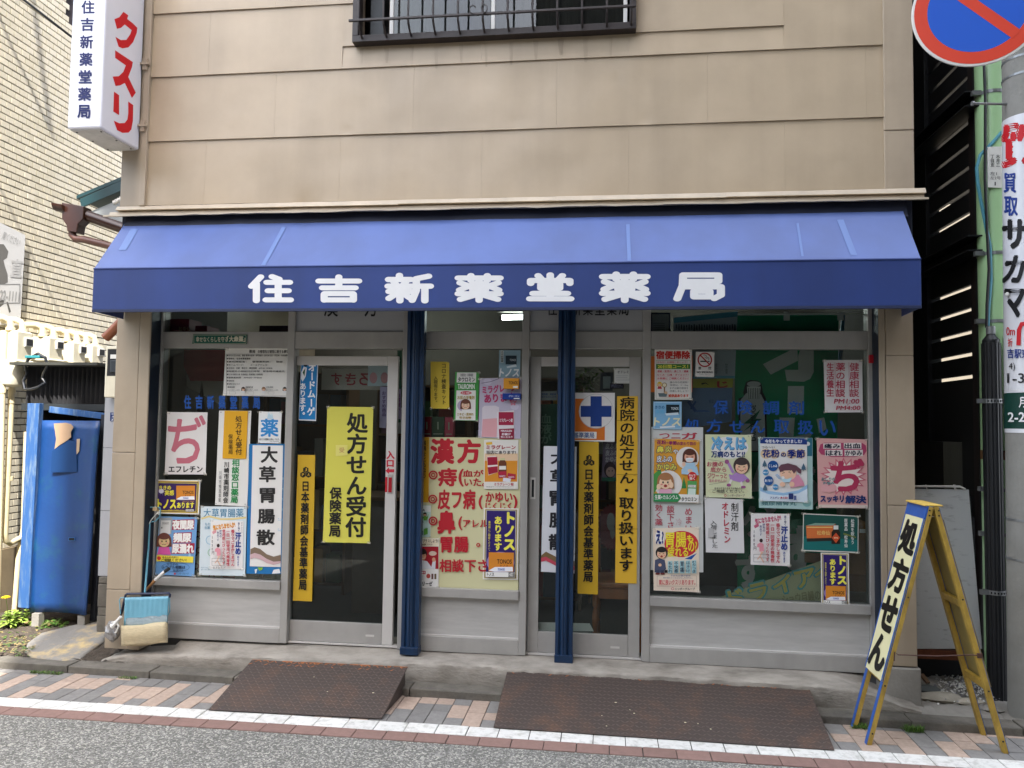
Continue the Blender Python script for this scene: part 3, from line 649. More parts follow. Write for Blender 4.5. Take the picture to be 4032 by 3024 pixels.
ST = {
 '住': [[(30, 4), (9, 40)], [(20, 30), (20, 95)], [(56, 3), (72, 13)], [(44, 25), (96, 25)], [(47, 57), (93, 57)], [(42, 92), (98, 92)], [(70, 25), (70, 92)]],
 '吉': [[(5, 20), (95, 20)], [(13, 46), (87, 46)], [(50, 4), (50, 46)], [(18, 68), (82, 68)], [(17, 70), (17, 93)], [(83, 70), (83, 93)], [(18, 92), (82, 92)]],
 '新': [[(30, 3), (30, 16)], [(6, 18), (55, 18)], [(17, 24), (22, 35)], [(45, 24), (40, 35)], [(5, 42), (57, 42)], [(7, 61), (55, 61)], [(31, 42), (31, 95)], [(24, 68), (7, 86)], [(38, 68), (53, 84)], [(94, 6), (67, 15), (67, 58), (58, 93)], [(68, 42), (98, 42)], [(86, 42), (86, 95)]],
 '薬': [[(4, 12), (96, 12)], [(32, 3), (32, 21)], [(68, 3), (68, 21)], [(50, 23), (47, 31)], [(36, 33), (64, 33), (64, 57), (36, 57), (36, 33)], [(36, 45), (64, 45)], [(8, 30), (23, 39)], [(24, 45), (7, 57)], [(92, 30), (77, 39)], [(76, 45), (93, 57)], [(4, 71), (96, 71)], [(50, 60), (50, 96)], [(43, 75), (9, 92)], [(57, 75), (91, 92)]],
 '堂': [[(50, 3), (50, 20)], [(24, 6), (30, 17)], [(76, 6), (70, 17)], [(8, 24), (92, 24)], [(8, 25), (8, 35)], [(92, 25), (92, 35)], [(30, 37), (70, 37), (70, 53), (30, 53), (30, 37)], [(13, 72), (87, 72)], [(50, 54), (50, 92)], [(6, 92), (94, 92)]],
 '局': [[(17, 8), (88, 8), (88, 31), (18, 31)], [(17, 8), (16, 45), (5, 93)], [(22, 50), (93, 50), (93, 80), (80, 92)], [(39, 66), (70, 66), (70, 86), (39, 86), (39, 66)]],
 'ク': [[(46, 4), (14, 42)], [(36, 24), (86, 24), (78, 60), (26, 96)]], 'ス': [[(12, 12), (80, 12), (56, 56), (8, 96)], [(55, 58), (94, 96)]], 'リ': [[(20, 6), (20, 60)], [(80, 2), (80, 52), (68, 80), (34, 98)]],
}
def strokes(mb, ch, f, w, h, tx, ty, m, l0=.0006):
    """rounded thick strokes; f(u, v, l) with u, v in 0..1; tx, ty stroke half thickness in those units"""
    l = l0
    for st in ST[ch]:
        for (a, c) in zip(st, st[1:]):
            dx, dy = (c[0]-a[0])*w, (c[1]-a[1])*h; an = math.atan2(dy, dx); ps = []
            for k in range(9): t = an+math.pi/2+math.pi*k/8; ps.append((a[0]/100+tx*math.cos(t), a[1]/100+ty*math.sin(t)))
            for k in range(9): t = an-math.pi/2+math.pi*k/8; ps.append((c[0]/100+tx*math.cos(t), c[1]/100+ty*math.sin(t)))
            mb.add([f(x, y, l) for x, y in ps][::-1], [tuple(range(len(ps)))], m); l += .0001
for ch, x0, x1, y0, y1 in (('住', 969, 1153, 1083, 1192), ('吉', 1241, 1427, 1083, 1192), ('新', 1513, 1704, 1078, 1193), ('薬', 1791, 1982, 1079, 1190), ('堂', 2069, 2264, 1076, 1188), ('薬', 2360, 2560, 1073, 1190), ('局', 2651, 2858, 1071, 1187)):
    mb = MB(); strokes(mb, ch, lambda u, v, l, x0=x0, x1=x1, y0=y0, y1=y1: at(x0+6+u*(x1-x0-12), y0+3+v*(y1-y0-6), Y=YA-.0024-l), x1-x0, y1-y0, .082, .096, M['awnletter'])
    mb.build('letter', parent=aw)
# ============================================================ blue posts in front of the doors
def bpost(pxt, pxb, which):
    yb = -.085
    x0 = at(pxb[0], 2560, Y=yb).x; x1 = at(pxb[1], 2560, Y=yb).x; x0t = at(pxt[0], 1310, Y=yb).x; x1t = at(pxt[1], 1310, Y=yb).x
    x0 = (x0+x0t)/2; x1 = (x1+x1t)/2; w = x1-x0
    o = thing('steel_post', ((x0+x1)/2, yb, 0), which, 'post', 'blue steel posts before the shop doors')
    prof = [(0, 0), (.20, -.003), (.24, .007), (.30, .003), (.36, -.008), (.46, -.012), (.50, -.006), (.54, -.012), (.64, -.008), (.70, .003), (.76, .007), (.80, -.003), (1, 0), (1, .06), (0, .06)]
    b = MB(); pts = [(x0+u*w, yb+d, .0) for u, d in prof]; b.prism([V(*p) for p in pts], (0, 0, 2.9), M['navy']); b.build('shaft', parent=o, bevel=.002)
    b = MB(); b.box(x0-.003, yb-.0165, -.006, x1+.003, yb+.064, .045, M['navy']); b.build('base_shoe', parent=o, bevel=.004)
    return o
bpost((1609, 1676), (1572, 1642), 'dark blue fluted steel post at the right edge of the door with the entrance arrow')
bpost((2202, 2269), (2181, 2251), 'dark blue fluted steel post in front of the door with the blue cross sign')
# ============================================================ projecting light box sign
SX = at(557.6, 600, Y=YW).x; SYF = -.572; SXL = at(264, 503, Y=SYF).x; SZ0 = 3.452; SZ1 = 4.86
sg = thing('projecting_sign', ((SX+SXL)/2, -.35, SZ0), 'white projecting light box sign with red letters fixed high on the left corner', 'sign')
acr = mat('sign_acrylic', '#dcdbe2', .3, var=.03, vscale=4, coat=.3)
b = MB(); b.box(SXL, SYF, SZ0, SX, YW-.03, SZ1, acr); b.build('sign_box', parent=sg, bevel=.012)
b = MB(); b.box(SXL+.015, SYF+.015, SZ0-.006, SX-.015, YW-.045, SZ0+.002, mat('sign_underside', '#bdbab6', .5, var=.2, vscale=10)); b.build('bottom_plate', parent=sg)
for u in (.12, .5, .88):
    for x in (SXL+.035, SX-.03):
        b = MB(); y = SYF+(YW-.03-SYF)*u; b.lathe((x, y, SZ0-.0095), [(.006, 0), (.007, .004)], M['black'], 8); b.build('screw', parent=sg)
for z in (SZ0+.17, SZ0+.62):
    b = MB(); b.bar((SX-.02, YW-.04, z), (SX+.06, YW-.03, z+.0), .05, .012, M['trim']); b.box(SX+.012, YW-.05, z-.04, SX+.045, YW-.012, z+.04, M['trim']); b.build('wall_bracket', parent=sg)
red = ink('#c8151f')
lm = MB(); z1 = lambda x, y, l: at(x*.6028, y*.6028, X=SX+.0006+l)
for k, ol in enumerate(([(806, 77), (838, 100), (831, 124), (868, 152), (897, 182), (893, 215), (870, 275), (838, 310), (800, 316), (775, 305), (754, 240), (790, 262), (825, 260), (850, 225), (860, 197), (815, 160), (790, 182), (764, 188), (747, 125), (780, 112)],
  [(752, 328), (868, 405), (862, 440), (838, 503), (887, 605), (862, 640), (815, 542), (785, 558), (755, 562), (736, 500), (775, 498), (805, 470), (822, 427), (752, 378)],
  [(745, 598), (778, 622), (778, 752), (740, 728)], [(838, 663), (870, 686), (868, 790), (858, 845), (840, 866), (800, 868), (765, 850), (743, 788), (780, 805), (815, 803), (832, 780), (838, 740)])):
    lm.add([z1(x, y, 0) for x, y in ol][::-1], [tuple(range(len(ol)))], red)
lm.build('lettering', parent=sg)
p = Pr('', '', '', None, root=sg, f=lambda x, y, l: at(x, y, Y=SYF-l))
for i, ch in enumerate('住吉新薬堂薬局'): p.text(ch, 322-i*2.8, 3+i*68.5, 371-i*2.8, 53+i*68.5, '#232a5e', .03)
p.done()
for z in (4.45, 4.6):
    pass
b = MB(); b.tube([(SX-.05, -.3, SZ1), (SX-.12, -.1, SZ1+.8)], .006, M['black'], 6); tag(b.build('power_cable'), 'thin black power cable rising behind the projecting sign', 'cable')
b = MB(); b.tube([(-5.6, -1.2, 5.4), at(95, 0, Y=-.2), at(275, 140, Y=0), (-3.35, .35, 4.0)], .009, M['black'], 6); tag(b.build('power_cable'), 'thick black cable slanting across the top of the cream tiled wall', 'cable')
b = MB(); b.tube([(-4.6, -.62, 7.4), (-4.6, -.42, 6.6), (-4.6, -.22, 5.85), (-4.75, -.24, 5.75), (-4.98, -.25, 5.75)], .016, M['black'], 6); tag(b.build('power_cable'), 'black service cable hanging beside the cream tiled wall, left of the photo', 'cable')
# ============================================================ tiled building on the left
XT = -5.0
tb = thing('tiled_building', (XT, 1.5, 0), 'tall building at the left with a side wall of small cream tiles', 'building')
ZBASE = at(0, 2163, X=XT).z
b = MB(); b.box(-12, .12, ZBASE, XT-.008, 9, 9.5, M['tgrout']); b.box(-12.02, .12, ZP, XT+.02, 9.02, ZBASE-.001, mat('plinth_render', '#8a7a60', .9, var=.2, vscale=5)); b.build('wall', parent=tb)
b = MB(); b.box(-12, .09, ZBASE+.001, XT+.004, .1185, 9.5, mat('front_render_cream', '#c2bba8', .6, var=.08, streak=.12)); b.build('front_wall', parent=tb)
tl = MB(); tw, th = .0433, .0251
tl.hexa([(-.006, -tw, -th), (.004, -tw+.002, -th+.002), (.004, tw-.002, -th+.002), (-.006, tw, -th), (-.006, -tw, th), (.004, -tw+.002, th-.002), (.004, tw-.002, th-.002), (-.006, tw, th)], M['tile'])
proto = tl.build('wall_tile', parent=tb); cells = []
k = 0; z = ZBASE+.028
while z < 5.6:
    y = .14+(.046 if k % 2 else 0)
    while y < 3.6: cells.append((y, z)); y += .092
    z += .0575; k += 1
def vis(y, z):
    d = V(XT, y, z)-CAMLOC; w = d.dot(fw); px = 2016+FPX*d.dot(rt)/w; py = 1512-FPX*d.dot(up)/w
    if not (-20 < px < 520 and -30 < py < 2200): return 0
    if 262 < px < 420 and py < 480: return 0
    return 1/w
cs = sorted(cells, key=lambda c: -vis(*c)); first = True
for y, z in cs[:300]:
    if first: o = proto; first = False
    else: o = inst(proto, tb)
    o.location = (XT-tb.location.x+rnd.uniform(-.0012, .0008) if False else XT+rnd.uniform(-.0012, .0008), y, z); o.rotation_euler = (rnd.uniform(-.004, .004), rnd.uniform(-.012, .012), rnd.uniform(-.006, .006))
mb = MB(); tms = [mat('wall_tile_shade%d' % i, c, .35, var=.05, vscale=9) for i, c in enumerate(('#cec6b2', '#d1cab8', '#c8c0ab', '#d4ccb9'))]
for y, z in cs[300:]:
    if vis(y, z) == 0 and not (y < 3.0 and z < 5.2): continue
    j = rnd.uniform(-.001, .0008)+XT
    mb.hexa([(j-.006, y-tw, z-th), (j+.004, y-tw+.002, z-th+.002), (j+.004, y+tw-.002, z-th+.002), (j-.006, y+tw, z-th), (j-.006, y-tw, z+th), (j+.004, y-tw+.002, z+th-.002), (j+.004, y+tw-.002, z+th-.002), (j-.006, y+tw, z+th)], rnd.choice(tms))
tag(mb.build('wall_tile', parent=tb), kind='stuff')
# vinyl banner on that wall
XBN = XT+.035
p = Pr('vinyl_banner', 'wrinkled white vinyl banner with a grey animal silhouette hung on the tiled wall', 'banner', [(-150, 800), (100, 926), (79, 1281), (-160, 1275)], '#d2d2d2', f=lambda x, y, l: at(x, y, X=XBN+l), thick=.004)
p.poly([(-60, 985), (-20, 960), (15, 962), (33, 990), (28, 1015), (14, 1025), (20, 1050), (30, 1080), (31, 1112), (12, 1121), (-60, 1105)], '#6f6d69')
p.poly([(-60, 1200), (0, 1185), (17, 1178), (14, 1198), (-8, 1216), (-60, 1220)], '#5b5955'); p.poly([(25, 1190), (31, 1188), (43, 1226), (36, 1233)], '#5b5955')
p.frame(-60, 1118, 80, 1195, 3, '#8b8b8b'); p.text('22-1111', 0, 1146, 76, 1184, '#a3a3a3', .02, rot=6); p.text('直', 44, 1022, 88, 1090, '#bdbdbd', .03, rot=5)
p.text('覧ください', 8, 925, 82, 955, '#9b9b9b', rot=24); p.done()
# gas meters along that wall
cream = mat('meter_cream_paint', '#d9d2bb', .45, var=.08, vscale=8); crp = mat('pipe_cream', '#d8cba6', .5, var=.15, vscale=5)
labs = ['gas meter with a round lower bowl, nearest to the street on the tiled wall', 'second gas meter in the row, behind the one with the round bowl', 'third gas meter in the row on the tiled wall', 'farthest gas meter of the row, next to the electricity meter box']
for k, (px, pz) in enumerate(((88, 1365), (212, 1375), (305, 1392), (378, 1402))):
    c = at(px, pz, X=-4.78); y = c.y; z = c.z; big = k == 0
    mt = thing('gas_meter', (-4.82, y, z-.12), labs[k], 'gas meter', 'gas meters on the tiled wall')
    hh = .125 if big else .10
    b = MB(); b.box(-4.93, y-.085, z-hh, -4.76, y+.085, z+hh, cream); b.box(-4.945, y-.10, z-hh-.012, -4.745, y+.10, z-hh+.012, cream); b.build('body', parent=mt, bevel=.016)
    if big:
        b = MB(); b.lathe((-4.84, y-.03, z-hh-.21), [(.03, 0), (.085, .02), (.105, .08), (.105, .20)], cream, 18); b.build('lower_bowl', parent=mt, smooth=True)
    b = MB(); b.box(-4.759, y-.01, z+.0, -4.745, y+.08, z+.075, M['white']); b.build('dial_housing', parent=mt, bevel=.004)
    b = MB(); b.box(-4.7449, y+.002, z+.012, -4.741, y+.068, z+.064, M['dark']); b.build('dial_window', parent=mt)
    for s in (-.065, .065):
        b = MB(); zz = z+hh
        b.tube([(-4.84, y+s, zz-.005), (-4.84, y+s, zz+.05), (-4.85, y+s-.01, zz+.085), (-4.88, y+s-.03, zz+.10), (-4.97, y+s-.08, zz+.095)], [.03, .026, .026, .026, .026], crp, 10); b.build('inlet_pipe', parent=mt, smooth=True)
        b = MB(); b.lathe((-4.84, y+s, zz-.002), [(.036, 0), (.036, .026)], crp, 12); b.build('pipe_nut', parent=mt, bevel=.003)
# cream gas pipes
def pipe(pts, r, label, n=12, m=crp, cat='pipe', name='gas_pipe', rings=()):
    b = MB(); b.tube(pts, r, m, n); o = tag(b.build(name, smooth=True), label, cat, None)
    for q in rings:
        c = MB(); c.lathe(q, [(r*1.22, -.018), (r*1.22, .018)], m, n); c.build('pipe_collar', parent=o, bevel=.003)
    return o
XP = -4.86
pz = lambda px, py: at(px, py, X=XP)
pipe([pz(20, 1310), pz(12, 1480), pz(2, 1900), pz(-12, 2400)], .022, 'cream gas pipe running down at the very left edge of the photo', rings=[pz(14, 1440), pz(11, 1540)])
a = pz(47, 1500); bq = pz(20, 2100)
pipe([a, pz(44, 1600), bq, pz(24, 2130), pz(40, 2140), pz(82, 2118)], .023, 'cream gas pipe with an elbow at its foot in front of the tiled wall', rings=[pz(47, 1540), pz(45, 1580), pz(38, 1885)])
pipe([pz(104, 1700), pz(92, 2080), pz(72, 2200), pz(55, 2420)], .02, 'cream pipe half hidden behind the weathered blue post')
# ============================================================ lean-to shed with the blue door
YD = .42
shed = thing('lean_to_shed', (-4.2, YD, -.05), 'dark corrugated lean-to shed closing the gap between the buildings', 'shed')
q = lambda px, py, y=YD: at(px, py, Y=y)
zc0, zc1 = q(280, 1590, .62).z, q(280, 1450, .62).z; xc0, xc1 = q(112, 1500, .62).x, q(418, 1500, .62).x
b = MB(); n_ = 17*6; cor = mat('corrugated_black', '#3a3a3c', .4, var=.2)
b.sheet([[(xc0+(xc1-xc0)*i/n_, .62-.018*math.cos(2*math.pi*i/6), z) for z in (zc0, zc1+.03)] for i in range(n_+1)][::-1], cor); b.build('corrugated_panel', parent=shed, smooth=True)
b = MB(); b.box(xc0-.02, .43, zc1+.012, xc1+.05, 1.6, zc1+.034, mat('shed_eave', '#3a3a34', .6)); b.build('eave', parent=shed)
b = MB(); b.box(xc0-.0, .555, zc0-.055, xc1+.05, .64, zc0-.002, mat('shed_beam', '#252a2c', .6)); b.build('beam', parent=shed)
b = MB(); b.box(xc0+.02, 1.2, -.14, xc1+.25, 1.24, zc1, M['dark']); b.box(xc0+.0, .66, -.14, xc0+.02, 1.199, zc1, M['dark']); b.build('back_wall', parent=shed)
blue = mat('door_blue_paint', '#133f78', .45, col2='#1f5a66', vscale=4.5, c2pos=(.52, .80), bump=.2, bscale=22, dents=.6, coat=.12, streak=.22)
bluew = mat('post_blue_weathered', '#29548a', .7, col2='#6f8290', vscale=7, stretch=(6, 6, .7), c2pos=(.5, .75), bump=.3, bscale=60)
# door: sheet metal leaf, slightly bent
dr = thing('shed_door', (-4.2, YD, .02), 'bent blue sheet metal door standing ajar in front of the dark shed', 'door')
TLd, TRd, BRd, BLd = q(150, 1655, .44), q(392, 1657, .40), q(341, 2421, .38), q(117, 2411, .42)
gg = []
for i in range(13):
    u = i/12; row = []
    for j in range(21):
        v = j/20; t = TLd.lerp(TRd, u); bt = BLd.lerp(BRd, u); pnt = t.lerp(bt, v)
        pnt.y += .022*math.sin(math.pi*u)*(.4+v)+.006*math.sin(v*7+u*3)-.012*(u > .9)*v; row.append(pnt)
    gg.append(row)
b = MB(); b.sheet(gg, blue); o = b.build('door_leaf', parent=dr, smooth=True)
sl = o.modifiers.new('thick', 'SOLIDIFY'); sl.thickness = .012; sl.offset = 1
p = Pr('', '', '', None, root=dr, f=lambda x, y, l: at(x, y, Y=.405-l)); p.s = .783; p.o = (0, 1400); F0 = lambda x, y, l: at(x*.783, 1400+y*.783, Y=.412-l); p.f = F0
p.poly([(270, 342), (330, 338), (358, 345), (370, 360), (356, 385), (358, 410), (340, 425), (300, 450), (274, 470), (282, 420), (276, 380)], '#a58a70')
p.poly([(386, 420), (402, 418), (398, 480), (384, 500)], '#b09a80'); p.poly([(262, 480), (345, 425), (383, 432), (388, 586), (256, 588)], '#113765')
p.rect(346, 917, 374, 930, '#101318'); p.frame(344, 915, 376, 932, 2, '#3c6fa8'); p.done()
for px in (150, 330): b = MB(); b.box(q(px, 2420, .43).x-.03, .40, -.13, q(px, 2420, .43).x+.03, .46, .012, M['concrete']); b.build('foot_block', parent=dr)
def wpost(name, a0, a1, b0, b1, y, d, label, m):
    b = MB(); A, B, C_, D_ = at(*a0, Y=y), at(*a1, Y=y), at(*b1, Y=y), at(*b0, Y=y)
    b.prism([D_, C_, B, A], (0, d, 0), m); return tag(b.build(name, bevel=.003), label, 'post')
wpost('timber_post', (108, 1588), (155, 1588), (70, 2392), (112, 2396), .40, .05, 'weathered blue timber post with a rotten foot beside the shed door', bluew)
wpost('timber_post', (398, 1632), (428, 1632), (352, 2445), (372, 2445), .47, .05, 'dark timber post behind the free edge of the blue door', mat('timber_dark', '#2b2f3a', .8, var=.4, vscale=8))
b = MB(); A, B = q(196, 1612, .5), q(420, 1640, .5); b.bar(A, B, .02, .05, bluew); tag(b.build('timber_rail', bevel=.003), 'blue timber rail lying across the top of the shed door', 'plank')
# chain lock on the shed corner
b = MB(); pts = [(112, 1412), (150, 1392), (178, 1408), (188, 1440), (172, 1470), (168, 1490), (178, 1506), (150, 1525), (125, 1532), (98, 1532), (92, 1500), (106, 1470), (100, 1440), (112, 1412)]
b.tube([at(x, y, Y=.50-.012*math.sin(i)) for i, (x, y) in enumerate(pts)], .012, mat('cable_lock_black', '#22252a', .3, coat=.5), 8); tag(b.build('cable_lock', smooth=True), 'black segmented cable lock hanging in a loop from the shed corner', 'lock')
b = MB(); A = q(105, 1404, .5); b.box(A.x, .48, A.z-.012, A.x+.13, .56, A.z+.008, mat('teal_plate', '#2d7f86', .5)); tag(b.build('teal_bracket', bevel=.002), 'small teal metal plate above the cable lock', 'bracket')
# pale side panel on concrete blocks
pn = thing('panel_fence', (-3.68, .12, .4), 'narrow pale grey panel on concrete blocks beside the left pillar', 'panel')
xp0 = lambda py: at(404-(py-1560)*.035, py, Y=.14).x
z_0, z_1, z_2, z_3 = at(390, 2268, Y=.14).z, at(400, 2010, Y=.14).z, at(410, 1763, Y=.14).z, at(410, 1420, Y=.14).z
xq = at(392, 2100, Y=.14).x
for a, c in ((z_0, z_1), (z_1, z_2), (z_2, z_3)):
    b = MB(); b.box(xq, .14, a+.0015, XL+.06, .165, c-.0015, mat('pale_grey_board', '#9fa0a4', .5, var=.06)); b.build('board', parent=pn, bevel=.002)
zz = z_0-.002; xq2 = at(384, 2380, Y=.13).x
for h in (.05, .17, .06, .12):
    b = MB(); b.box(xq2+rnd.uniform(0, .01), .12, zz-h+.003, XL+.05, .2, zz, M['kerb']); b.build('block', parent=pn, bevel=.006); zz -= h
# electricity meter box
em = thing('electricity_meter_box', (-3.6, .1, 1.6), 'cream electricity meter box with a dark window on the side of the left pillar', 'meter box')
e0, e1 = at(408, 1565, Y=.06), at(478, 1362, Y=.06)
b = MB(); b.box(e0.x, .06, e0.z, e1.x, .139, e1.z, cream); b.build('box', parent=em, bevel=.01)
w0, w1 = at(420, 1480, Y=.058), at(474, 1374, Y=.058)
b = MB(); b.box(w0.x, .0585, w0.z, w1.x, .0605, w1.z, M['dark']); b.build('window', parent=em, bevel=.001)
w0, w1 = at(432, 1465, Y=.05), at(474, 1418, Y=.05); b = MB(); b.box(w0.x, .05, w0.z, w1.x, .0584, w1.z, mat('meter_case', '#3a3f44', .3)); b.build('meter', parent=em, bevel=.003)
w0, w1 = at(434, 1412, Y=.054), at(474, 1396, Y=.054); b = MB(); b.box(w0.x, .054, w0.z, w1.x, .0584, w1.z, M['white']); b.build('meter_label', parent=em)
p = Pr('address_plate', 'small dark blue street address plate by the left pillar', 'address plate', [(434, 1624), (476, 1626), (474, 1662), (433, 1658)], '#1b2f63', Y=.135, thick=.003)
p.text('中原区', 438, 1627, 474, 1634, '#cfd3dc'); p.text('木月', 438, 1637, 466, 1645, '#cfd3dc'); p.text('3丁目', 438, 1648, 474, 1657, '#e0e3ea', .01); p.done()
# teal roof and brown rainwater goods behind the corner
rf = thing('rear_lean_to', (-4, 1, 2.4), 'teal edged roof of a pale rear outbuilding in the gap', 'outbuilding')
A, B = at(301, 783, Y=.9), at(500, 700, Y=.9); teal = mat('roof_teal', '#12363b', .45, var=.2)
b = MB(); b.prism([A, B, B+V(0, 0, .03), A+V(0, 0, .03)], (0, 1.2, 0), teal); b.build('roof', parent=rf)
b = MB(); A2, B2 = A+V(.05, 0, -.075), B+V(0, 0, -.09); b.prism([A2, B2, B-V(0, 0, .001), A+V(.03, 0, -.001)], (0, .02, 0), teal); b.build('fascia_board', parent=rf)
b = MB(); b.prism([A+V(.1, .05, -.10), at(480, 890, Y=.95), V(B.x+.1, .95, B.z-.6), V(B.x+.1, .95, B.z-.1)], (0, .05, 0), mat('gable_grey', '#93989a', .7, var=.1)); b.build('gable', parent=rf)
for i in range(4):
    b = MB(); c = at(452+9*i, 805-5*i, Y=.9); b.lathe(c, [(.012, 0), (.02, .012), (.02, .03)], M['white'], 8); b.build('insulator', parent=rf)
brn = mat('gutter_brown', '#341a10', .35, var=.2, vscale=6, coat=.2); brn2 = mat('downpipe_brown', '#64443a', .4, var=.12, vscale=6)
hp = thing('rainwater_hopper', (-4.1, .5, 2.5), 'dark brown rainwater hopper box with its short gutter', 'hopper')
T = lambda px, py, y=.5: at(px, py, Y=y)
b = MB(); b.prism([T(x, y) for x, y in ((242, 797), (330, 812), (326, 862), (306, 882), (300, 915), (264, 910), (262, 888), (244, 862))][::-1], (0, .10, 0), brn); b.build('box', parent=hp, bevel=.005)
b = MB(); A, B = T(222, 806, .52), T(262, 812, .52); b.prism([A+V(0, .06*math.cos(math.pi*k/10), -.055*math.sin(math.pi*k/10)) for k in range(11)], B-A, brn); b.build('gutter_end', parent=hp, bevel=.002)
b = MB(); b.tube([T(330, 845, .56), T(500, 905, .62)], .045, brn, 12); b.build('gutter', parent=hp, smooth=True)
b = MB(); b.tube([T(285, 905, .55), T(285, 925, .55), T(298, 940, .55), T(330, 943, .55), T(470, 978, .6)], .030, brn2, 12); tag(b.build('downpipe', smooth=True), 'brown downpipe running from the hopper into the gap', 'downpipe')
b = MB(); b.tube([T(495, 1245, .2), T(470, 1275, .2), T(435, 1312, .2), T(415, 1330, .2)], .035, mat('downpipe_redbrown', '#8a5237', .4, var=.1), 12); tag(b.build('downpipe', smooth=True), 'red brown downpipe elbow under the left end of the awning', 'downpipe')
# ============================================================ stone slab, weeds
b = MB(); pts = [(97, 2566), (108, 2532), (160, 2492), (255, 2470), (318, 2456), (372, 2442), (420, 2448), (425, 2500), (412, 2525), (378, 2548), (318, 2592), (250, 2600), (190, 2593), (125, 2584)]
top = [at(x, y, Z=-.128+.07*(2600-y)/155)+V(0, 0, rnd.uniform(-.004, .004)) for x, y in pts]; c = sum(top, Vector())/len(top)
rings = [[p_+V(0, 0, -.06)+(p_-c)*.02 for p_ in top], top, [p_.lerp(c, .07)+V(0, 0, .008+rnd.uniform(-.002, .003)) for p_ in top], [p_.lerp(c, .5)+V(0, 0, .009+rnd.uniform(-.005, .006)) for p_ in top]]
n_ = len(top); vs = [v for r_ in rings for v in r_]+[c+V(0, 0, .012)]
fsx = [(i*n_+j, i*n_+(j+1) % n_, (i+1)*n_+(j+1) % n_, (i+1)*n_+j) for i in range(3) for j in range(n_)]+[(3*n_+j, 3*n_+(j+1) % n_, 4*n_) for j in range(n_)]
b.add(vs, [f[::-1] for f in fsx], M['stone']); o = b.build('stone_slab', smooth=True); tag(o, 'flat natural stone slab with a tan stain left of the concrete apron', 'stone')
o.data.polygons.foreach_set('use_smooth', [False]*len(o.data.polygons))
bv = o.modifiers.new('bevel', 'BEVEL'); bv.width = .008; bv.segments = 2
leafm = [mat('leaf_%s' % c[1:], c, .55, spec=.3, var=.2, vscale=30) for c in ('#5f7f33', '#7f9a3f', '#4a6a2f', '#93a84c', '#6a7042', '#8a7a52')]
def leaf(mb, p, d, L, w, m, droop=.5):
    d = Vector(d).normalized(); s_ = d.cross(V(0, 0, 1)); s_ = s_.normalized() if s_.length > .01 else V(1, 0, 0); pts = []
    for t, k in ((0, .15), (.3, .9), (.6, 1), (.85, .55), (1, .02)):
        q_ = p+d*L*t+V(0, 0, -droop*L*t*t); pts.append((q_-s_*w*k/2, q_+s_*w*k/2+V(0, 0, .0)))
    vs = [x for pr_ in pts for x in pr_]; mb.add(vs, [(2*i, 2*i+1, 2*i+3, 2*i+2) for i in range(4)], m)
def weed(px, py, n, L, w, lab, z=-.1, mats=(0, 1, 3), hgt=.1, seed=0):
    q = random.Random(seed); c = at(px, py, Z=z); o = thing('weed_plant', c, lab, 'weed', 'weeds in the soil by the blue door')
    mb = MB(); sm = MB()
    for i in range(n):
        a = q.uniform(0, 6.28); r_ = q.uniform(0, .05); h = q.uniform(.1, 1)*hgt; base = c+V(r_*math.cos(a), r_*math.sin(a), 0); tip = base+V(.03*math.cos(a), .03*math.sin(a), h)
        sm.tube([base, tip], .0015, leafm[0], 4, False)
        for k in range(q.randint(2, 4)):
            aa = q.uniform(0, 6.28); leaf(mb, base.lerp(tip, q.uniform(.4, 1)), (math.cos(aa), math.sin(aa), q.uniform(.2, .9)), L*q.uniform(.6, 1.2), w*q.uniform(.7, 1.2), leafm[q.choice(mats)])
    mb.build('foliage', parent=o); sm.build('stem', parent=o); return o
dl = weed(28, 2470, 16, .11, .028, 'dandelion with a yellow flower head and bright serrated leaves', seed=1, hgt=.13, mats=(1, 3, 1))
fc = at(24, 2352, Y=-.08); mb = MB(); c0 = at(28, 2470, Z=-.1)
mb.tube([c0, c0.lerp(fc, .5)+V(.01, 0, 0), fc], .0022, leafm[1], 5); mb.build('flower_stem', parent=dl)
mb = MB()
for i in range(34):
    a = i*2.4; r_ = .008+.016*(i/34); mb.hexa([fc+V(r_*math.cos(a)+sx*.004, r_*math.sin(a)+sy*.004, sz*.006+.004-.006*(i/34)) for sz in (0, 1) for sx, sy in ((-1, -1), (1, -1), (1, 1), (-1, 1))], ink('#f0c81e'))
mb.build('flower', parent=dl)
weed(75, 2455, 16, .09, .03, 'leafy green weed between the dandelion and the blue post', seed=2, hgt=.12)
weed(120, 2462, 13, .06, .026, 'low weed with reddish stems under the blue post', seed=3, hgt=.07, mats=(1, 4, 5))
weed(175, 2472, 18, .035, .022, 'dry low weed in front of the blue door', seed=4, hgt=.06, mats=(4, 5, 2))
weed(215, 2466, 18, .035, .024, 'dark round leaved weed at the edge of the stone slab', seed=5, hgt=.06, mats=(2, 4, 0))
weed(255, 2470, 7, .028, .022, 'tiny weed growing beside the stone slab', seed=6, hgt=.04, mats=(2, 0))
def carpet(name, x0, x1, y0, y1, n, L, w, mats, z, seed, hz=.5):
    q = random.Random(seed); mb = MB()
    for i in range(n):
        p_ = V(q.uniform(x0, x1), q.uniform(y0, y1), z(0) if callable(z) else z); a = q.uniform(0, 6.28)
        leaf(mb, p_, (math.cos(a), math.sin(a), q.uniform(.1, 1.3)*hz*2), L*q.uniform(.5, 1.3), w*q.uniform(.6, 1.3), leafm[q.choice(mats)], .3)
    return tag(mb.build(name), kind='stuff')
carpet('leaf_litter', -4.75, -4.02, -.2, .3, 700, .024, .016, (4, 5, 5, 2), -.098, 21, .15)
carpet('moss', -4.1, -3.62, yk(-3.9)+.13, yk(-3.9)+.18, 900, .012, .006, (2, 0), -.132, 22, .9)
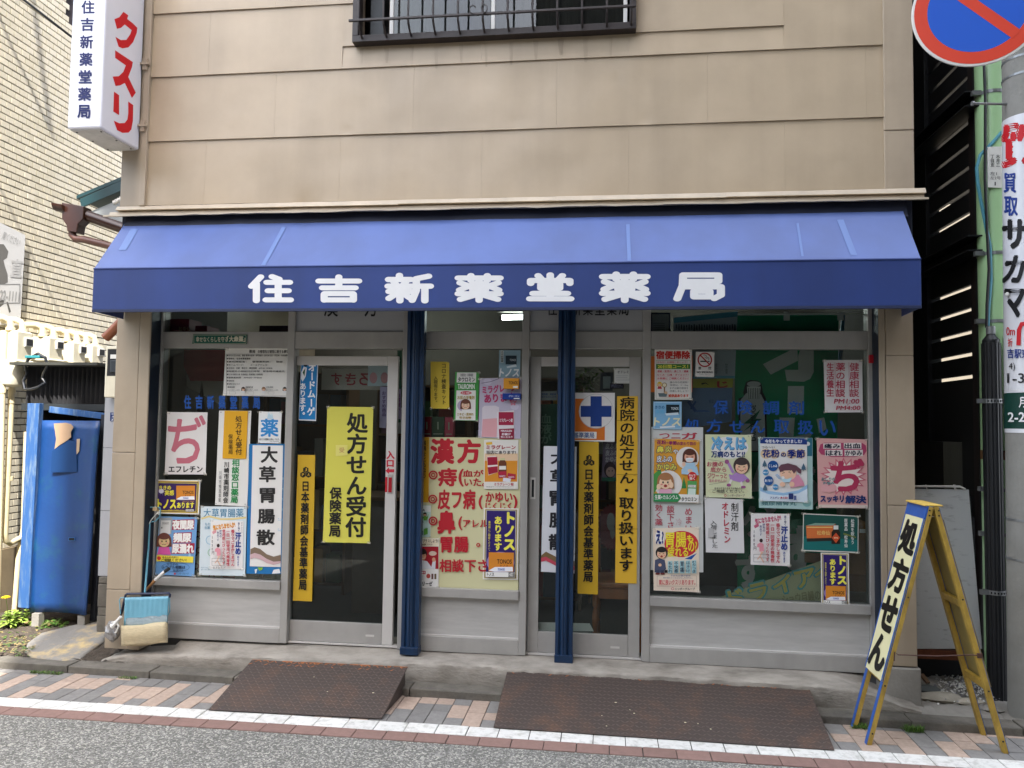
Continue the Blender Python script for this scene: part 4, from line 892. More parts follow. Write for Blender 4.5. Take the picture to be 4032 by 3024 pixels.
carpet('moss', -3.84, -3.62, yk(-3.7)-.045, yk(-3.7)-.004, 420, .024, .004, (2, 0, 4), -.182, 23, 1.0)
carpet('moss', -3.2, -3.08, yk(-3.1)-.03, yk(-3.1)-.004, 160, .02, .004, (2, 0), -.182, 24, 1.0)
carpet('grass_tuft', 1.42, 1.5, yk(1.5)-.05, yk(1.5)-.006, 240, .04, .004, (2, 0), -.182, 25, 1.4)
carpet('grass_tuft', 1.70, 1.80, yk(1.7)-.05, yk(1.7)-.006, 260, .05, .004, (2, 0), -.182, 26, 1.4)
# ============================================================ steel ramps
def ramp(quad, label, nu, nv, seed):
    fl, fr_, br, bl = quad; o = thing('steel_ramp', (fl+fr_)/2, label, 'ramp', 'checker plate ramps at the shop doors')
    nrm = (fr_-fl).cross(bl-fl).normalized(); b = MB(); b.prism([fl, fr_, br, bl], nrm*.006, M['rust']); b.build('plate', parent=o, bevel=.0015)
    for s, e in ((fl, bl), (fr_, br)):
        b = MB(); ins = (fr_-fl).normalized()*(.012 if s is fl else -.012); e2 = s.lerp(e, .97); s2 = s.lerp(e, .12)
        b.prism([s2+ins, e2+ins, V(e2.x, e2.y, ZP)+ins, V(s2.x, s2.y, ZP+.002)+ins][::-1], ins*.5, M['rust']); b.build('side_cheek', parent=o)
    mb = MB(); q = random.Random(seed); U = (fr_-fl).normalized(); lugm = mat('checker_lug', '#5f524a', .5, metal=.3, col2='#775745', vscale=4.5, c2pos=(.5, .8)); lr = mat('checker_lug_rust', '#a8673c', .7, var=.3, vscale=30)
    for i in range(nu):
        for j in range(nv):
            u, v = (i+.5)/nu, (j+.5)/nv; c = fl.lerp(fr_, u).lerp(bl.lerp(br, u), v)+nrm*.0062; Vv = (bl.lerp(br, u)-fl.lerp(fr_, u)).normalized()
            s_ = 1 if (i+j) % 2 else -1; d = (U+Vv*s_*.8).normalized(); w_ = nrm.cross(d); L = .0165; ww = .0040
            m_ = lr if v > .9 and q.random() < (.55 if v > .94 else .25) else lugm
            mb.add([c-d*L, c+w_*ww, c+d*L, c-w_*ww, c-d*L*.55+nrm*.0026, c+d*L*.55+nrm*.0026], [(0, 3, 5, 4), (3, 2, 5), (2, 1, 4, 5), (1, 0, 4)], m_)
    tag(mb.build('tread_lug', parent=o), kind='stuff')
    b = MB(); q2 = random.Random(seed+9)
    for i in range(40):
        u0 = q2.random()*.97; p0 = bl.lerp(br, u0); p1 = bl.lerp(br, min(1, u0+q2.uniform(.01, .06))); dv = (fl-bl).normalized()*q2.uniform(.004, .014)
        b.add([p0+nrm*.0066, p0+dv+nrm*.0066, p1+dv*.7+nrm*.0066, p1+nrm*.0066], [(0, 1, 2, 3)], M['rusty'])
    tag(b.build('rust_edge', parent=o), kind='stuff')
    return o
zb2 = -.03
A_ = lambda px, py, z: at(px, py, Z=z)
ramp([A_(821, 2797, ZP+.003), A_(1504, 2832, ZP+.003), A_(1606, 2629, zb2), A_(993, 2600, zb2)], 'shorter rusty checker plate ramp in front of the door with the entrance arrow', 40, 17, 1)
ramp([A_(1943, 2866, ZP+.003), A_(3286, 2956, ZP+.003), A_(3180, 2699, zb2), A_(2000, 2633, zb2)], 'longer rusty checker plate ramp in front of the door with the blue cross sign', 70, 17, 2)
# petals scattered over the ramps
mb = MB(); q = random.Random(8)
for (x, y) in ((2383, 2741), (2424, 2773), (2480, 2802), (2497, 2816), (2370, 2825), (2388, 2866), (2698, 2852), (2748, 2857), (2798, 2878), (2783, 2780), (2860, 2850), (2856, 2740), (1290, 2730), (1470, 2735), (1237, 2672)):
    f_ = (y-2640)/(250); c = at(x, y, Z=-.045-.115*f_)+V(0, -.004, .012); r_ = q.uniform(.004, .007)
    mb.add([c+V(r_*math.cos(a), r_*math.sin(a), .002*math.sin(3*a)) for a in [k*math.pi/3 for k in range(6)]], [(0, 1, 2, 3, 4, 5)], ink('#e6dcb4'))
tag(mb.build('fallen_petal'), kind='stuff')
# ============================================================ dustpan and broom
YB = -.145
dp = thing('dustpan', (-3.2, YB, -.05), 'light blue long handled dustpan mended with tape and cream cloth', 'dustpan')
dblue = mat('dustpan_blue', '#659eb2', .4, var=.12, vscale=6, coat=.1); D = lambda x, y, Y=YB: at(380+x*.3616, 1980+y*.3616, Y=Y)
gg = []; n_ = 36
for i in range(n_+1):
    u = i/n_; t = D(312, 1030).lerp(D(790, 1015), u); bt = D(300, 1345, YB-.02).lerp(D(770, 1320, YB-.02), u)
    gg.append([t.lerp(bt, v)+V(0, .0025*math.cos(u*2*math.pi*9)*(1 if 0 < v < .8 else 0), 0) for v in (0, .12, .14, .8, 1)])
b = MB(); b.sheet(gg, dblue); o = b.build('pan', parent=dp, smooth=True); sl = o.modifiers.new('t', 'SOLIDIFY'); sl.thickness = .004
b = MB(); b.tube([D(265, 1225, YB+.03), D(318, 1000), D(330, 992), D(790, 985), D(800, 1000), D(795, 1030)], .008, mat('rim_navy', '#1b2440', .4), 8); b.build('rim', parent=dp)
b = MB(); b.tube([D(262, 1210), D(250, 1060), D(262, 1035), D(310, 1030)], .004, dblue, 6); b.build('pivot_wire', parent=dp); b = MB(); b.tube([D(795, 1030), D(798, 1180), D(780, 1220)], .004, dblue, 6); b.build('pivot_wire', parent=dp)
b = MB(); b.sheet([[D(318+45*i, 1262-i*4+q.uniform(-8, 8), YB-.022), D(316+45*i, 1338-3*i, YB-.026)] for i in range(11)], mat('foil_tape', '#a9bcc8', .2, metal=.7, bump=.4, bscale=60)); b.build('foil_tape', parent=dp)
gg = [[(D(298+48*i, 1340-3*i+35*j, YB-.022-.012*math.sin(math.pi*min(1, j/5))-.003*math.sin(j*2.4+i*.6))) for j in range(7)] for i in range(11)]
for g_ in gg: g_[-1].z = max(g_[-1].z, -.055)
b = MB(); b.sheet(gg, mat('cream_cloth', '#cdbd99', .85, var=.2, vscale=18, stretch=(2, 2, 14), bump=.5, bscale=50)); o = b.build('cloth_wrap', parent=dp, smooth=True); sl = o.modifiers.new('t', 'SOLIDIFY'); sl.thickness = .03; sl.offset = -1
b = MB(); b.tube([D(527, 985, YB+.02), D(565, 500, .0-.06), D(580, 215, -.05)], .007, dblue, 8); b.build('handle', parent=dp)
b = MB(); b.tube([D(580, 210, -.05), D(530, 195, -.05), D(512, 160, -.05), D(506, 60, -.05), D(520, 45, -.05), D(600, 48, -.05)], .005, dblue, 6); b.tube([D(600, 48, -.05), D(690, 50, -.05), D(694, 70, -.05), D(690, 150, -.05), D(640, 200, -.05), D(580, 210, -.05)], .005, dblue, 6); b.build('handle_loop', parent=dp)
b = MB(); b.obox(D(645, 65, -.055), (.016, 0, 0), (0, .012, 0), (0, 0, .012), mat('paper_tape', '#b39a72', .8, bump=.3)); b.tube([D(560, 250, -.055), D(600, 180, -.06), D(660, 110, -.06), D(690, 80, -.055), D(680, 130, -.06), D(655, 110, -.06)], .003, M['white'], 5); b.build('string', parent=dp)
bm_ = thing('broom', (-3.35, -.06, -.05), 'short wooden broom with a white and black handle end tucked into the dustpan', 'broom')
e0, e1, e2, e3 = D(490, 1000, -.06), D(640, 840, -.075), D(745, 745, -.085), D(790, 715, -.09)
b = MB(); b.tube([e0-(e1-e0)*.9, e0, e1], .010, mat('broom_wood', '#a8794a', .5, var=.2)); b.build('handle', parent=bm_, smooth=True)
b = MB(); b.tube([e1, e2], .0115, M['white']); b.build('white_sleeve', parent=bm_)
b = MB(); b.tube([e2, e3], .0122, M['black']); b.build('end_cap', parent=bm_)
pl = thing('plastic_bag', D(150, 1400), 'crumpled clear plastic bag with a white scoop beside the dustpan', 'bag')
b = MB(); c = D(165, 1400, -.185); q = random.Random(31)
pts = []; nu_, nv_ = 12, 8
for j in range(nv_+1):
    for i in range(nu_):
        a = 2*math.pi*i/nu_; e_ = math.pi*j/nv_; r_ = .052+q.uniform(-.012, .010); pts.append(c+V(r_*math.sin(e_)*math.cos(a)*1.05, r_*.6*math.sin(e_)*math.sin(a), r_*1.25*math.cos(e_)))
b.add(pts, [(j*nu_+i, j*nu_+(i+1) % nu_, (j+1)*nu_+(i+1) % nu_, (j+1)*nu_+i) for j in range(nv_) for i in range(nu_)], mat('bag_film', '#8a8886', .18, bump=.6, bscale=35, var=.5, vscale=22, coat=.6)); b.build('film', parent=pl)
b = MB(); b.tube([D(265, 1240, -.20), D(190, 1330, -.20), D(170, 1345, -.20)], [.011, .013, .02], M['white'], 8); b.ring = None
b.tube([D(170, 1300, -.20), D(215, 1290, -.20), D(240, 1340, -.20), D(215, 1410, -.20), D(170, 1420, -.20)], .006, M['white'], 6); b.build('scoop', parent=pl, smooth=True)
# ============================================================ dark steel louvred building on the right
XB = 2.46
bb = thing('louvred_building', (XB, 1.2, ZP), 'black steel building at the right with horizontal louvres and heavy beams', 'building')
Lx = lambda px, py: at(px, py, X=XB)
YB0, YB1 = Lx(3868, 900).y, 2.6
ZTOP = 6.6
yp0, yp1 = Lx(3830, 1300).y, Lx(3772, 1300).y       # near post
for ya, yb_ in ((yp0-.14, yp0-.05), (Lx(3652, 1300).y, 2.15), (2.2, 2.32)):
    b = MB(); b.box(XB, ya, ZP, XB+.10, yb_, ZTOP, M['black']); b.build('post', parent=bb, bevel=.004)
b = MB(); b.box(XB+.02, yp0-.049, ZP, XB+.09, yp0+.06, ZTOP, mat('post_red_brown', '#1d1413', .6, var=.3)); b.build('post', parent=bb)
# slats between the slots
slots = []
for cy in (1155, 1240, 1325, 1408, 1492): slots.append(Lx(3735, cy).z)
for cy in (655, 738, 822, 905): slots.append(Lx(3690, cy).z)
sp = slots[0]-slots[1]
zs = sorted(slots); lo = .95
edges = [lo]
for z in zs: edges += [z-.013, z+.013]
zq = zs[-1]+sp*1.02
while zq < ZTOP-.2: edges += [zq-.013, zq+.013]; zq += sp*1.02
edges.append(ZTOP)
for i in range(0, len(edges)-1, 2):
    if edges[i+1]-edges[i] > .01:
        b = MB(); b.box(XB+.03, yp0+.061, edges[i], XB+.055, 2.199, edges[i+1], M['black'] if i else M['blackm']); b.build('louvre_slat', parent=bb)
def ibeam(py0, py1, y0):
    z0_, z1_ = Lx(3868, py1).z, Lx(3868, py0).z; b = MB(); xa, xb_ = XB-.10, XB+.12; t = .009
    b.box(xa, y0, z0_, xb_, 2.6, z0_+t, M['black']); b.box(xa, y0, z1_-t, xb_, 2.6, z1_, M['black']); xm = (xa+xb_)/2; b.box(xm-.006, y0+.001, z0_+t+.0005, xm+.006, 2.6, z1_-t-.0005, M['black']); b.build('steel_beam', parent=bb)
ibeam(350, 412, Lx(3868, 400).y+.02); ibeam(927, 990, Lx(3880, 950).y+.02)
b = MB(); b.box(XB+.35, .9, 4.1, 9, 4.0, 7.6, M['blackm']); b.box(XB+.2, YB0, 4.3, 9, .899, 7.6, M['blackm']); b.build('dark_volume', parent=bb)
b = MB(); b.box(XR+.03, 1.55, ZP, XB+.0, 1.6, 7.0, M['blackm']); b.build('rear_screen', parent=bb)
rh = thing('slot_backdrop_house', (6, 11, 0), 'added backdrop house far behind, dimming the bright slots between the black louvres', 'house')  # backdrop house added to tone down the bright sky in the louvre slots
b = MB(); b.box(3.2, 11, ZP, 12, 17, 8.5, mat('slot_backdrop_wall', '#7d7566', .8, var=.1)); b.build('wall', parent=rh)
b = MB(); b.prism([(3.0, 10.8, 8.5), (12.2, 10.8, 8.5), (12.2, 14, 10.5), (3.0, 14, 10.5)], (0, 0, .15), M['concrete']); b.build('roof', parent=rh)  # roof of the added backdrop house
# stainless cabinet on its front
cb_ = thing('metal_cabinet', (2.3, .6, 1), 'tall stainless steel cabinet on the dark wall behind the sandwich board', 'cabinet')
c0, c1 = at(3717, 2016, Y=.62), at(3812, 1742, Y=.62)
b = MB(); b.box(c0.x, .6205, c0.z, c1.x, 1.5, c1.z, M['black']); b.build('case', parent=cb_, bevel=.004)
b = MB(); b.box(c0.x-.001, .612, c0.z-.001, c1.x+.001, .62, c1.z+.001, M['gatebox']); b.build('front_plate', parent=cb_, bevel=.003)
# grey panel leaning low in the gap
YP = .34
gp = thing('grey_board', (2.15, YP, .3), 'scuffed pale grey board with cable ties wedged in the gap behind the sandwich board', 'board')
gray = mat('scuffed_grey_board', '#cfd1d3', .6, col2='#85878a', vscale=9, stretch=(1, 1, 3), c2pos=(.56, .8), bump=.1)
q4 = [at(3594, 1925, Y=YP), at(3815, 1928, Y=YP), at(3868, 2555, Y=YP), at(3610, 2555, Y=YP)]
b = MB(); b.prism(q4[::-1], (0, .012, 0), gray); b.build('sheet', parent=gp, bevel=.002)
b = MB(); b.tube([at(3594, 1914, Y=YP-.01), at(3780, 1916, Y=YP-.01), at(3800, 1926, Y=YP-.01)], .007, M['white'], 8); b.build('white_tube', parent=gp)
for px in (3648, 3757, 3762): b = MB(); c = at(px, 1920, Y=YP-.016); b.tube([c+V(-.004, 0, .022), c+V(0, -.004, -.002), c+V(.006, 0, -.02)], .0025, M['white'], 5); b.build('cable_tie', parent=gp)
b = MB(); b.box(at(3612, 2560, Y=YP).x, YP-.005, at(3612, 2592, Y=YP).z, at(3790, 2560, Y=YP).x, YP+.04, at(3612, 2557, Y=YP).z, mat('rust_board', '#6d3a22', .8, var=.4, vscale=12)); b.build('rusty_rail', parent=gp)
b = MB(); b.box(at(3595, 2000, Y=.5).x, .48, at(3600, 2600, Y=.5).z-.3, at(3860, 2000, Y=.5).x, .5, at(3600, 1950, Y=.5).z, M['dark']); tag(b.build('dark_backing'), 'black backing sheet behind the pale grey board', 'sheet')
# stones and gravel
def rock(px, py, z, rx, ry, rz, lab, m, seed, nm='stone'):
    q = random.Random(seed); c = at(px, py, Z=z); b = MB(); nu_, nv_ = 10, 6; pts = []
    for j in range(nv_+1):
        for i in range(nu_):
            a = 2*math.pi*i/nu_; e_ = math.pi*j/nv_; k_ = 1+q.uniform(-.14, .14); pts.append(c+V(rx*k_*math.sin(e_)*math.cos(a), ry*k_*math.sin(e_)*math.sin(a), rz*k_*math.cos(e_)))
    b.add(pts, [(j*nu_+i, (j+1)*nu_+i, (j+1)*nu_+(i+1) % nu_, j*nu_+(i+1) % nu_) for j in range(nv_) for i in range(nu_)], m); return tag(b.build(nm, smooth=True), lab, 'stone')
rock(3705, 2745, -.135, .15, .07, .028, 'pale flat rock lying below the gravel in the gap', mat('pale_rock', '#a09a8c', .9, var=.25, vscale=9, bump=.6, bscale=30), 1)
rock(3655, 2712, -.125, .08, .05, .022, 'dark grey slate on the rubble under the grey board', mat('slate', '#4d5251', .8, var=.2), 2)
rock(3820, 2765, -.14, .09, .05, .02, 'cream broken stone beside the kerb behind the board leg', mat('cream_rock', '#b3ab9b', .9, var=.2, bump=.4), 3)
rock(3905, 2790, -.142, .07, .05, .018, 'round grey stone near the concrete pole', M['concrete'], 4)
b = MB(); q = random.Random(7); gcols = [mat('gravel_%d' % i, c, .8) for i, c in enumerate(('#c6c5c0', '#9a9994', '#dddcd6', '#77767a'))]
for i in range(520):
    px, py = 3740+q.gauss(70, 60), 2700+q.gauss(0, 28); c = at(px, py, Z=-.125); s_ = q.uniform(.006, .013)
    ax = V(q.uniform(-1, 1), q.uniform(-1, 1), q.uniform(-.4, .4)).normalized(); ay = ax.cross(V(0, 0, 1)).normalized(); az = ax.cross(ay)
    o_ = [c+ax*s_, c+ay*s_*.7, c-ax*s_, c-ay*s_*.7, c+az*s_*.6, c-az*s_*.6]
    b.add(o_, [(0, 1, 4), (1, 2, 4), (2, 3, 4), (3, 0, 4), (1, 0, 5), (2, 1, 5), (3, 2, 5), (0, 3, 5)], q.choice(gcols))
tag(b.build('gravel'), kind='stuff')
b = MB(); b.bar(at(3628, 2655, Z=-.08), at(3655, 2690, Z=-.12), .03, .015, M['shelfwood']); tag(b.build('wood_offcut', bevel=.002), 'short split piece of wood lying by the right pillar foot', 'wood')
# pale tiles by the pole
for i in range(3):
    for j in range(3):
        a = at(3985, 2700, Z=-.14); x0, y0 = a.x-.06+i*.1, a.y-.14+j*.1; slab('pale_paving_tile', x0, x0+.1, y0, y0+.1, -.138, M['pwhite'], pav)
# ============================================================ poles and pipes
gpn = mat('pole_green_paint', '#a9cf9b', .4, var=.1, vscale=4, stretch=(1, 1, .4), coat=.1); steel = mat('galvanised_band', '#8d8f90', .4, metal=.6, var=.1)
G0 = V(at(3908, 900, Y=.22).x, .22, ZP); gr_ = (at(3972, 900, Y=.22).x-at(3848, 900, Y=.22).x)/2*.93
gpo = thing('green_pole', G0, 'light green steel pole strapped beside the concrete pole', 'pole')
b = MB(); b.tube([G0, G0+V(0, 0, 6.2)], gr_, gpn, 24); b.build('pole', parent=gpo, smooth=True)
for py in (372, 1002, 1268, 1925, 2100 , 2330):
    z = at(3908, py, Y=.2).z; b = MB(); b.lathe((G0.x, G0.y, z-.012), [(gr_+.004, 0), (gr_+.004, .022)], steel, 24); b.box(G0.x-gr_-.045, G0.y-.06, z-.014, G0.x-gr_+.01, G0.y-.03, z+.016, steel); b.build('band', parent=gpo)
b = MB(); z = at(3870, 1790, Y=.2).z; b.lathe((G0.x, G0.y, z-.03), [(gr_+.003, 0), (gr_+.003, .06)], mat('tape_rust', '#6b4a2a', .8, var=.4), 24); b.build('worn_tape', parent=gpo)
p = Pr('', '', '', None, root=gpo, f=lambda x, y, l: at(x, y, Y=G0.y-gr_-.012-l))
b = MB(); k4 = [at(3888, 578, Y=G0.y-gr_-.01), at(3946, 576, Y=G0.y-gr_-.01), at(3945, 740, Y=G0.y-gr_-.01), at(3890, 738, Y=G0.y-gr_-.01)]; b.prism(k4[::-1], (0, .006, 0), M['white']); b.build('name_plate', parent=gpo, bevel=.002)
p.vtext('木月二', 3921, 608, 3938, 658, '#202020', .01); p.vtext('丁目支', 3899, 608, 3916, 658, '#202020', .01); p.text('左1', 3899, 676, 3925, 690, '#333333'); p.text('左2号', 3899, 694, 3940, 707, '#333333'); p.text('1', 3916, 716, 3921, 730, '#333333'); p.done()
blk = mat('cable_guard_black', '#14161a', .45, var=.15, stretch=(40, 40, .1), vscale=2)
def guard(px, pyt, w, lab, y, conetop):
    c = at(px, 2300, Y=y); z1 = at(px, pyt, Y=y).z; r_ = w; o = thing('cable_guard', (c.x, y, ZP), lab, 'cable guard', 'black cable guards on the poles')
    b = MB(); n_ = 40; vs = []
    for z in (ZP, z1): vs += [(c.x+(r_+(.0025 if k % 2 else 0))*math.cos(2*math.pi*k/n_), y+(r_+(.0025 if k % 2 else 0))*math.sin(2*math.pi*k/n_), z) for k in range(n_)]
    b.add(vs, [(k, (k+1) % n_, n_+(k+1) % n_, n_+k) for k in range(n_)]+[tuple(range(n_, 2*n_))], blk); b.build('sleeve', parent=o)
    b = MB(); b.lathe((c.x, y, z1+.001), [(r_*.95, 0), (r_*.95, .02), (r_*.55, conetop), (r_*.4, conetop+.02)], blk, 20); b.build('cone', parent=o, smooth=True)
    b = MB(); b.lathe((c.x, y, z1+conetop+.015), [(r_*.52, 0), (r_*.5, .05)], steel, 14); b.build('tape_seal', parent=o)
    for py in (1580, 2330):
        z = at(px, py, Y=y).z; b = MB(); b.lathe((c.x, y, z-.014), [(r_+.006, 0), (r_+.006, .028)], steel, 24); b.build('strap', parent=o)
        for k in range(7):
            t = math.pi*(1.15+.1*k); b = MB(); q_ = V(c.x+(r_+.006)*math.cos(t), y+(r_+.006)*math.sin(t), z); b.obox(q_, (.0045, 0, 0), (0, .002, 0), (0, 0, .006), M['dark']); b.build('strap_slot', parent=o)
        b = MB(); b.box(c.x-r_-.05, y-.03, z-.015, c.x-r_, y-.02, z+.015, steel); b.build('strap_ear', parent=o)
    return o
guard(3919, 1352, .053, 'ribbed black cable guard in front of the light green pole', .10, .045)
guard(4004, 1330, .052, 'ribbed black cable guard between the green pole and the concrete pole', .13, .05)
b = MB(); yq = .13; b.tube([at(x, y, Y=yq) for x, y in ((3945, 520), (3905, 565), (3860, 610), (3846, 660), (3850, 720), (3862, 790), (3880, 880), (3898, 970), (3902, 1100), (3892, 1220), (3890, 1290))], .011, mat('cable_teal', '#4d93a4', .45, var=.1), 8); tag(b.build('signal_cable', smooth=True), 'teal cable curving down the green pole into the black guard', 'cable')
b = MB(); b.tube([at(x, y, Y=.12) for x, y in ((3874, 240), (3880, 400), (3878, 700), (3886, 900), (3894, 1060), (3886, 1200), (3884, 1290))], .009, M['black'], 8); tag(b.build('signal_cable', smooth=True), 'black cable running straight down the green pole', 'cable')
b = MB(); b.tube([at(x, y, Y=.3) for x, y in ((3838, 480), (3836, 560), (3846, 640), (3852, 760), (3870, 980), (3880, 1180), (3886, 1280))], .007, M['black'], 6); tag(b.build('signal_cable', smooth=True), 'thin black cable left of the teal cable', 'cable')
# concrete pole with the wrapped advertisement
CPr = .165; e_ = at(4007, 2830, Y=-.233); CP = V(e_.x+CPr*.97, -.233+CPr*.42, ZP)
cp = thing('concrete_pole', CP, 'grey concrete utility pole wrapped in a pawnshop advertisement at the right edge', 'pole')
rp = lambda z: CPr-.0085*(z-ZP)
b = MB(); b.tube([CP, CP+V(0, 0, 3.2), CP+V(0, 0, 7.5)], [rp(ZP), rp(3.02), rp(7.3)], mat('pole_concrete', '#8b8983', .85, var=.16, vscale=5, bump=.25, bscale=60), 40); b.build('shaft', parent=cp, smooth=True)
for py in (2048, 2205, 300, 232):
    z = at(4000, py, Y=CP.y-.05).z; b = MB(); b.lathe(CP+V(0, 0, z-ZP-.006), [(rp(z)+.003, 0), (rp(z)+.003, .014)], steel, 32); b.build('band', parent=cp)
za, zb3 = at(4000, 1704, Y=CP.y-.1).z, at(4000, 448, Y=CP.y-.1).z
def cyl(x, y, l):                                   # photo pixel row -> height, column -> angle round the pole
    z = at(3990, y, Y=CP.y-.1).z; r_ = rp(z)+.004+l
    d = rt*((x-2016)/FPX)-up*((y-1512)/FPX)+fw; o_ = V(CAMLOC.x-CP.x, CAMLOC.y-CP.y); dd = V(d.x, d.y); A2 = dd.dot(dd); B2 = o_.dot(dd); C2 = o_.dot(o_)-r_*r_; disc = B2*B2-A2*C2
    t = (-B2-math.sqrt(max(disc, 0)))/A2; pnt = V(CAMLOC.x+d.x*t, CAMLOC.y+d.y*t); a = math.atan2(pnt.y-CP.y, pnt.x-CP.x); return V(CP.x+r_*math.cos(a), CP.y+r_*math.sin(a), CAMLOC.z+d.z*t)
b = MB(); n_ = 48; b.sheet([[V(CP.x+(rp(z)+.003)*math.cos(-2*math.pi*i/n_), CP.y+(rp(z)+.003)*math.sin(-2*math.pi*i/n_), z) for z in (za, zb3)] for i in range(n_+1)], mat('ad_white', '#dcdce0', .35, coat=.3)); ad = b.build('advert_sheet', parent=cp, smooth=True)
zg0, zg1 = at(4000, 1688, Y=CP.y-.1).z, at(4000, 1545, Y=CP.y-.1).z
b = MB(); b.sheet([[V(CP.x+(rp(z)+.0038)*math.cos(-2*math.pi*i/n_), CP.y+(rp(z)+.0038)*math.sin(-2*math.pi*i/n_), z) for z in (zg0, zg1)] for i in range(n_+1)], ink('#123c33')); b.build('green_band', parent=ad, smooth=True)
p = Pr('', '', '', None, root=ad, f=cyl)
p.text('質', 3946, 490, 4080, 655, '#c8202a', .05); p.text('買', 3953, 683, 4000, 757, '#27408c', .03); p.text('取', 3955, 775, 4006, 848, '#27408c', .03)
p.text('サ', 3950, 868, 4040, 975, '#1c1c1e', .05); p.text('カ', 3955, 1010, 4028, 1110, '#1c1c1e', .05, shear=.2); p.text('マ', 3958, 1142, 4032, 1245, '#1c1c1e', .05)
p.text('0m', 3962, 1288, 3996, 1320, '#c8202a', .01); p.text('折', 3968, 1332, 3986, 1364, '#c8202a', .01); p.line([(4010, 1360), (4012, 1300), (4022, 1276), (4060, 1270)], 17, '#c8202a')
p.text('吉駅東', 3966, 1374, 4050, 1410, '#2a3f86', .02); p.text('4)', 3972, 1428, 3996, 1462, '#202024'); p.text('1-31', 3966, 1470, 4056, 1508, '#202024', .01); p.text('http://', 3975, 1530, 4050, 1541, '#e4e4e4')
p.text('月', 4012, 1564, 4040, 1604, '#e8e8e8', .02); p.text('2-2', 3969, 1624, 4034, 1660, '#e8e8e8', .02); p.done()
for z, L in ((at(3900, 433, Y=-.1).z, 1), (3.9, 1)):
    b = MB(); b.tube([CP+V(-.13, -.02, z-ZP), CP+V(-.34, -.05, z-ZP)], .008, steel, 8); b.lathe(CP+V(-.34, -.05, z-ZP), [(.014, -.006), (.014, .006)], steel, 8, axis=(1, .1, 0)); b.build('step_bolt', parent=cp)
b = MB(); c = cyl(3968, 1160, .004); b.lathe(c, [(.011, 0), (.013, .012), (.008, .02)], M['white'], 10, axis=(-.6, -.8, 0)); b.build('white_knob', parent=cp)
# no parking sign on its own bracket to the pole
SC = at(3850, 30, Y=-1.14); ns = thing('no_parking_sign', SC, 'round blue no parking sign with red rim and diagonal bar, white edge', 'road sign')
fx, fz = 2.15, 0
nx = V(-.22, -1, 0).normalized(); ex_ = V(nx.y, -nx.x, 0)*-1; ex_ = V(1, 0, 0)-nx*nx.x; ex_.normalize(); ez = V(0, 0, 1)
def disc(r0_, r1_, off, m, nm, a0=0, a1=360, n_=64):
    b = MB(); vs = []
    for k in range(n_+1):
        t = R(a0+(a1-a0)*k/n_)
        for r_ in (r0_, r1_): vs.append(SC+(ex_*math.cos(t)+ez*math.sin(t))*r_+nx*off)
    b.add(vs, [(2*k, 2*k+2, 2*k+3, 2*k+1) for k in range(n_)], m); o = b.build(nm, parent=ns); sl = o.modifiers.new('t', 'SOLIDIFY'); sl.thickness = .0008; sl.offset = 0; return o
b = MB(); n_ = 64; b.prism([SC+(ex_*math.cos(R(360*k/n_))+ez*math.sin(R(360*k/n_)))*.30 for k in range(n_)], nx*-.012, M['white']); b.build('plate', parent=ns, bevel=.003)
sr = mat('sign_red', '#d8452f', .38, var=.05, vscale=5, coat=.3); sblu = mat('sign_blue', '#2f60c8', .2, dents=.08, coat=.6)
disc(.228, .288, .0012, sr, 'red_ring'); disc(.001, .2275, .0012, sblu, 'blue_disc')
b = MB(); d1 = (ex_*math.cos(R(-45))+ez*math.sin(R(-45))); d2 = (ex_*math.cos(R(45))+ez*math.sin(R(45))); b.obox(SC+nx*.0022, d1*.235, d2*.026, nx*.0006, sr); b.build('red_bar', parent=ns)
b = MB(); bk = SC-nx*.02; b.bar(bk+ez*.27, V(CP.x, CP.y, bk.z+.27), .03, .03, steel); b.bar(bk+ez*.45, V(CP.x, CP.y, bk.z+.45), .03, .03, steel); b.bar(bk+ez*.0, bk+ez*.5, .04, .012, steel, upv=nx); b.build('bracket', parent=ns)
# ============================================================ sandwich board
ab = thing('sandwich_board', (1.78, -.55, ZP), 'yellow and blue wooden sandwich board with black hand painted letters', 'sign board')
L1, L2, R1_, R2_ = at(3343, 2856, Z=ZP), at(3423, 2936, Z=ZP), at(3868, 2886, Z=ZP), at(3977, 2966, Z=ZP)
L1.x = L2.x = (L1.x+L2.x)/2; R1_.x = R2_.x = (R1_.x+R2_.x)/2
yn, yf = (L2.y+R2_.y)/2, (L1.y+R1_.y)/2
zt3 = at(3680, 1995, Y=yn).z; xt = at(3678, 1990, Y=yn).x
yel = mat('board_yellow_paint', '#ab8c3a', .5, var=.42, vscale=9, stretch=(2, 2, 1), bump=.15, bscale=50); bl2 = mat('board_blue_paint', '#2c57a0', .5, var=.2, vscale=12); pnl = mat('board_panel_cream', '#ded7a8', .5, var=.08, vscale=3); bkp = mat('board_back_ply', '#8f7f48', .7, var=.2, vscale=5)
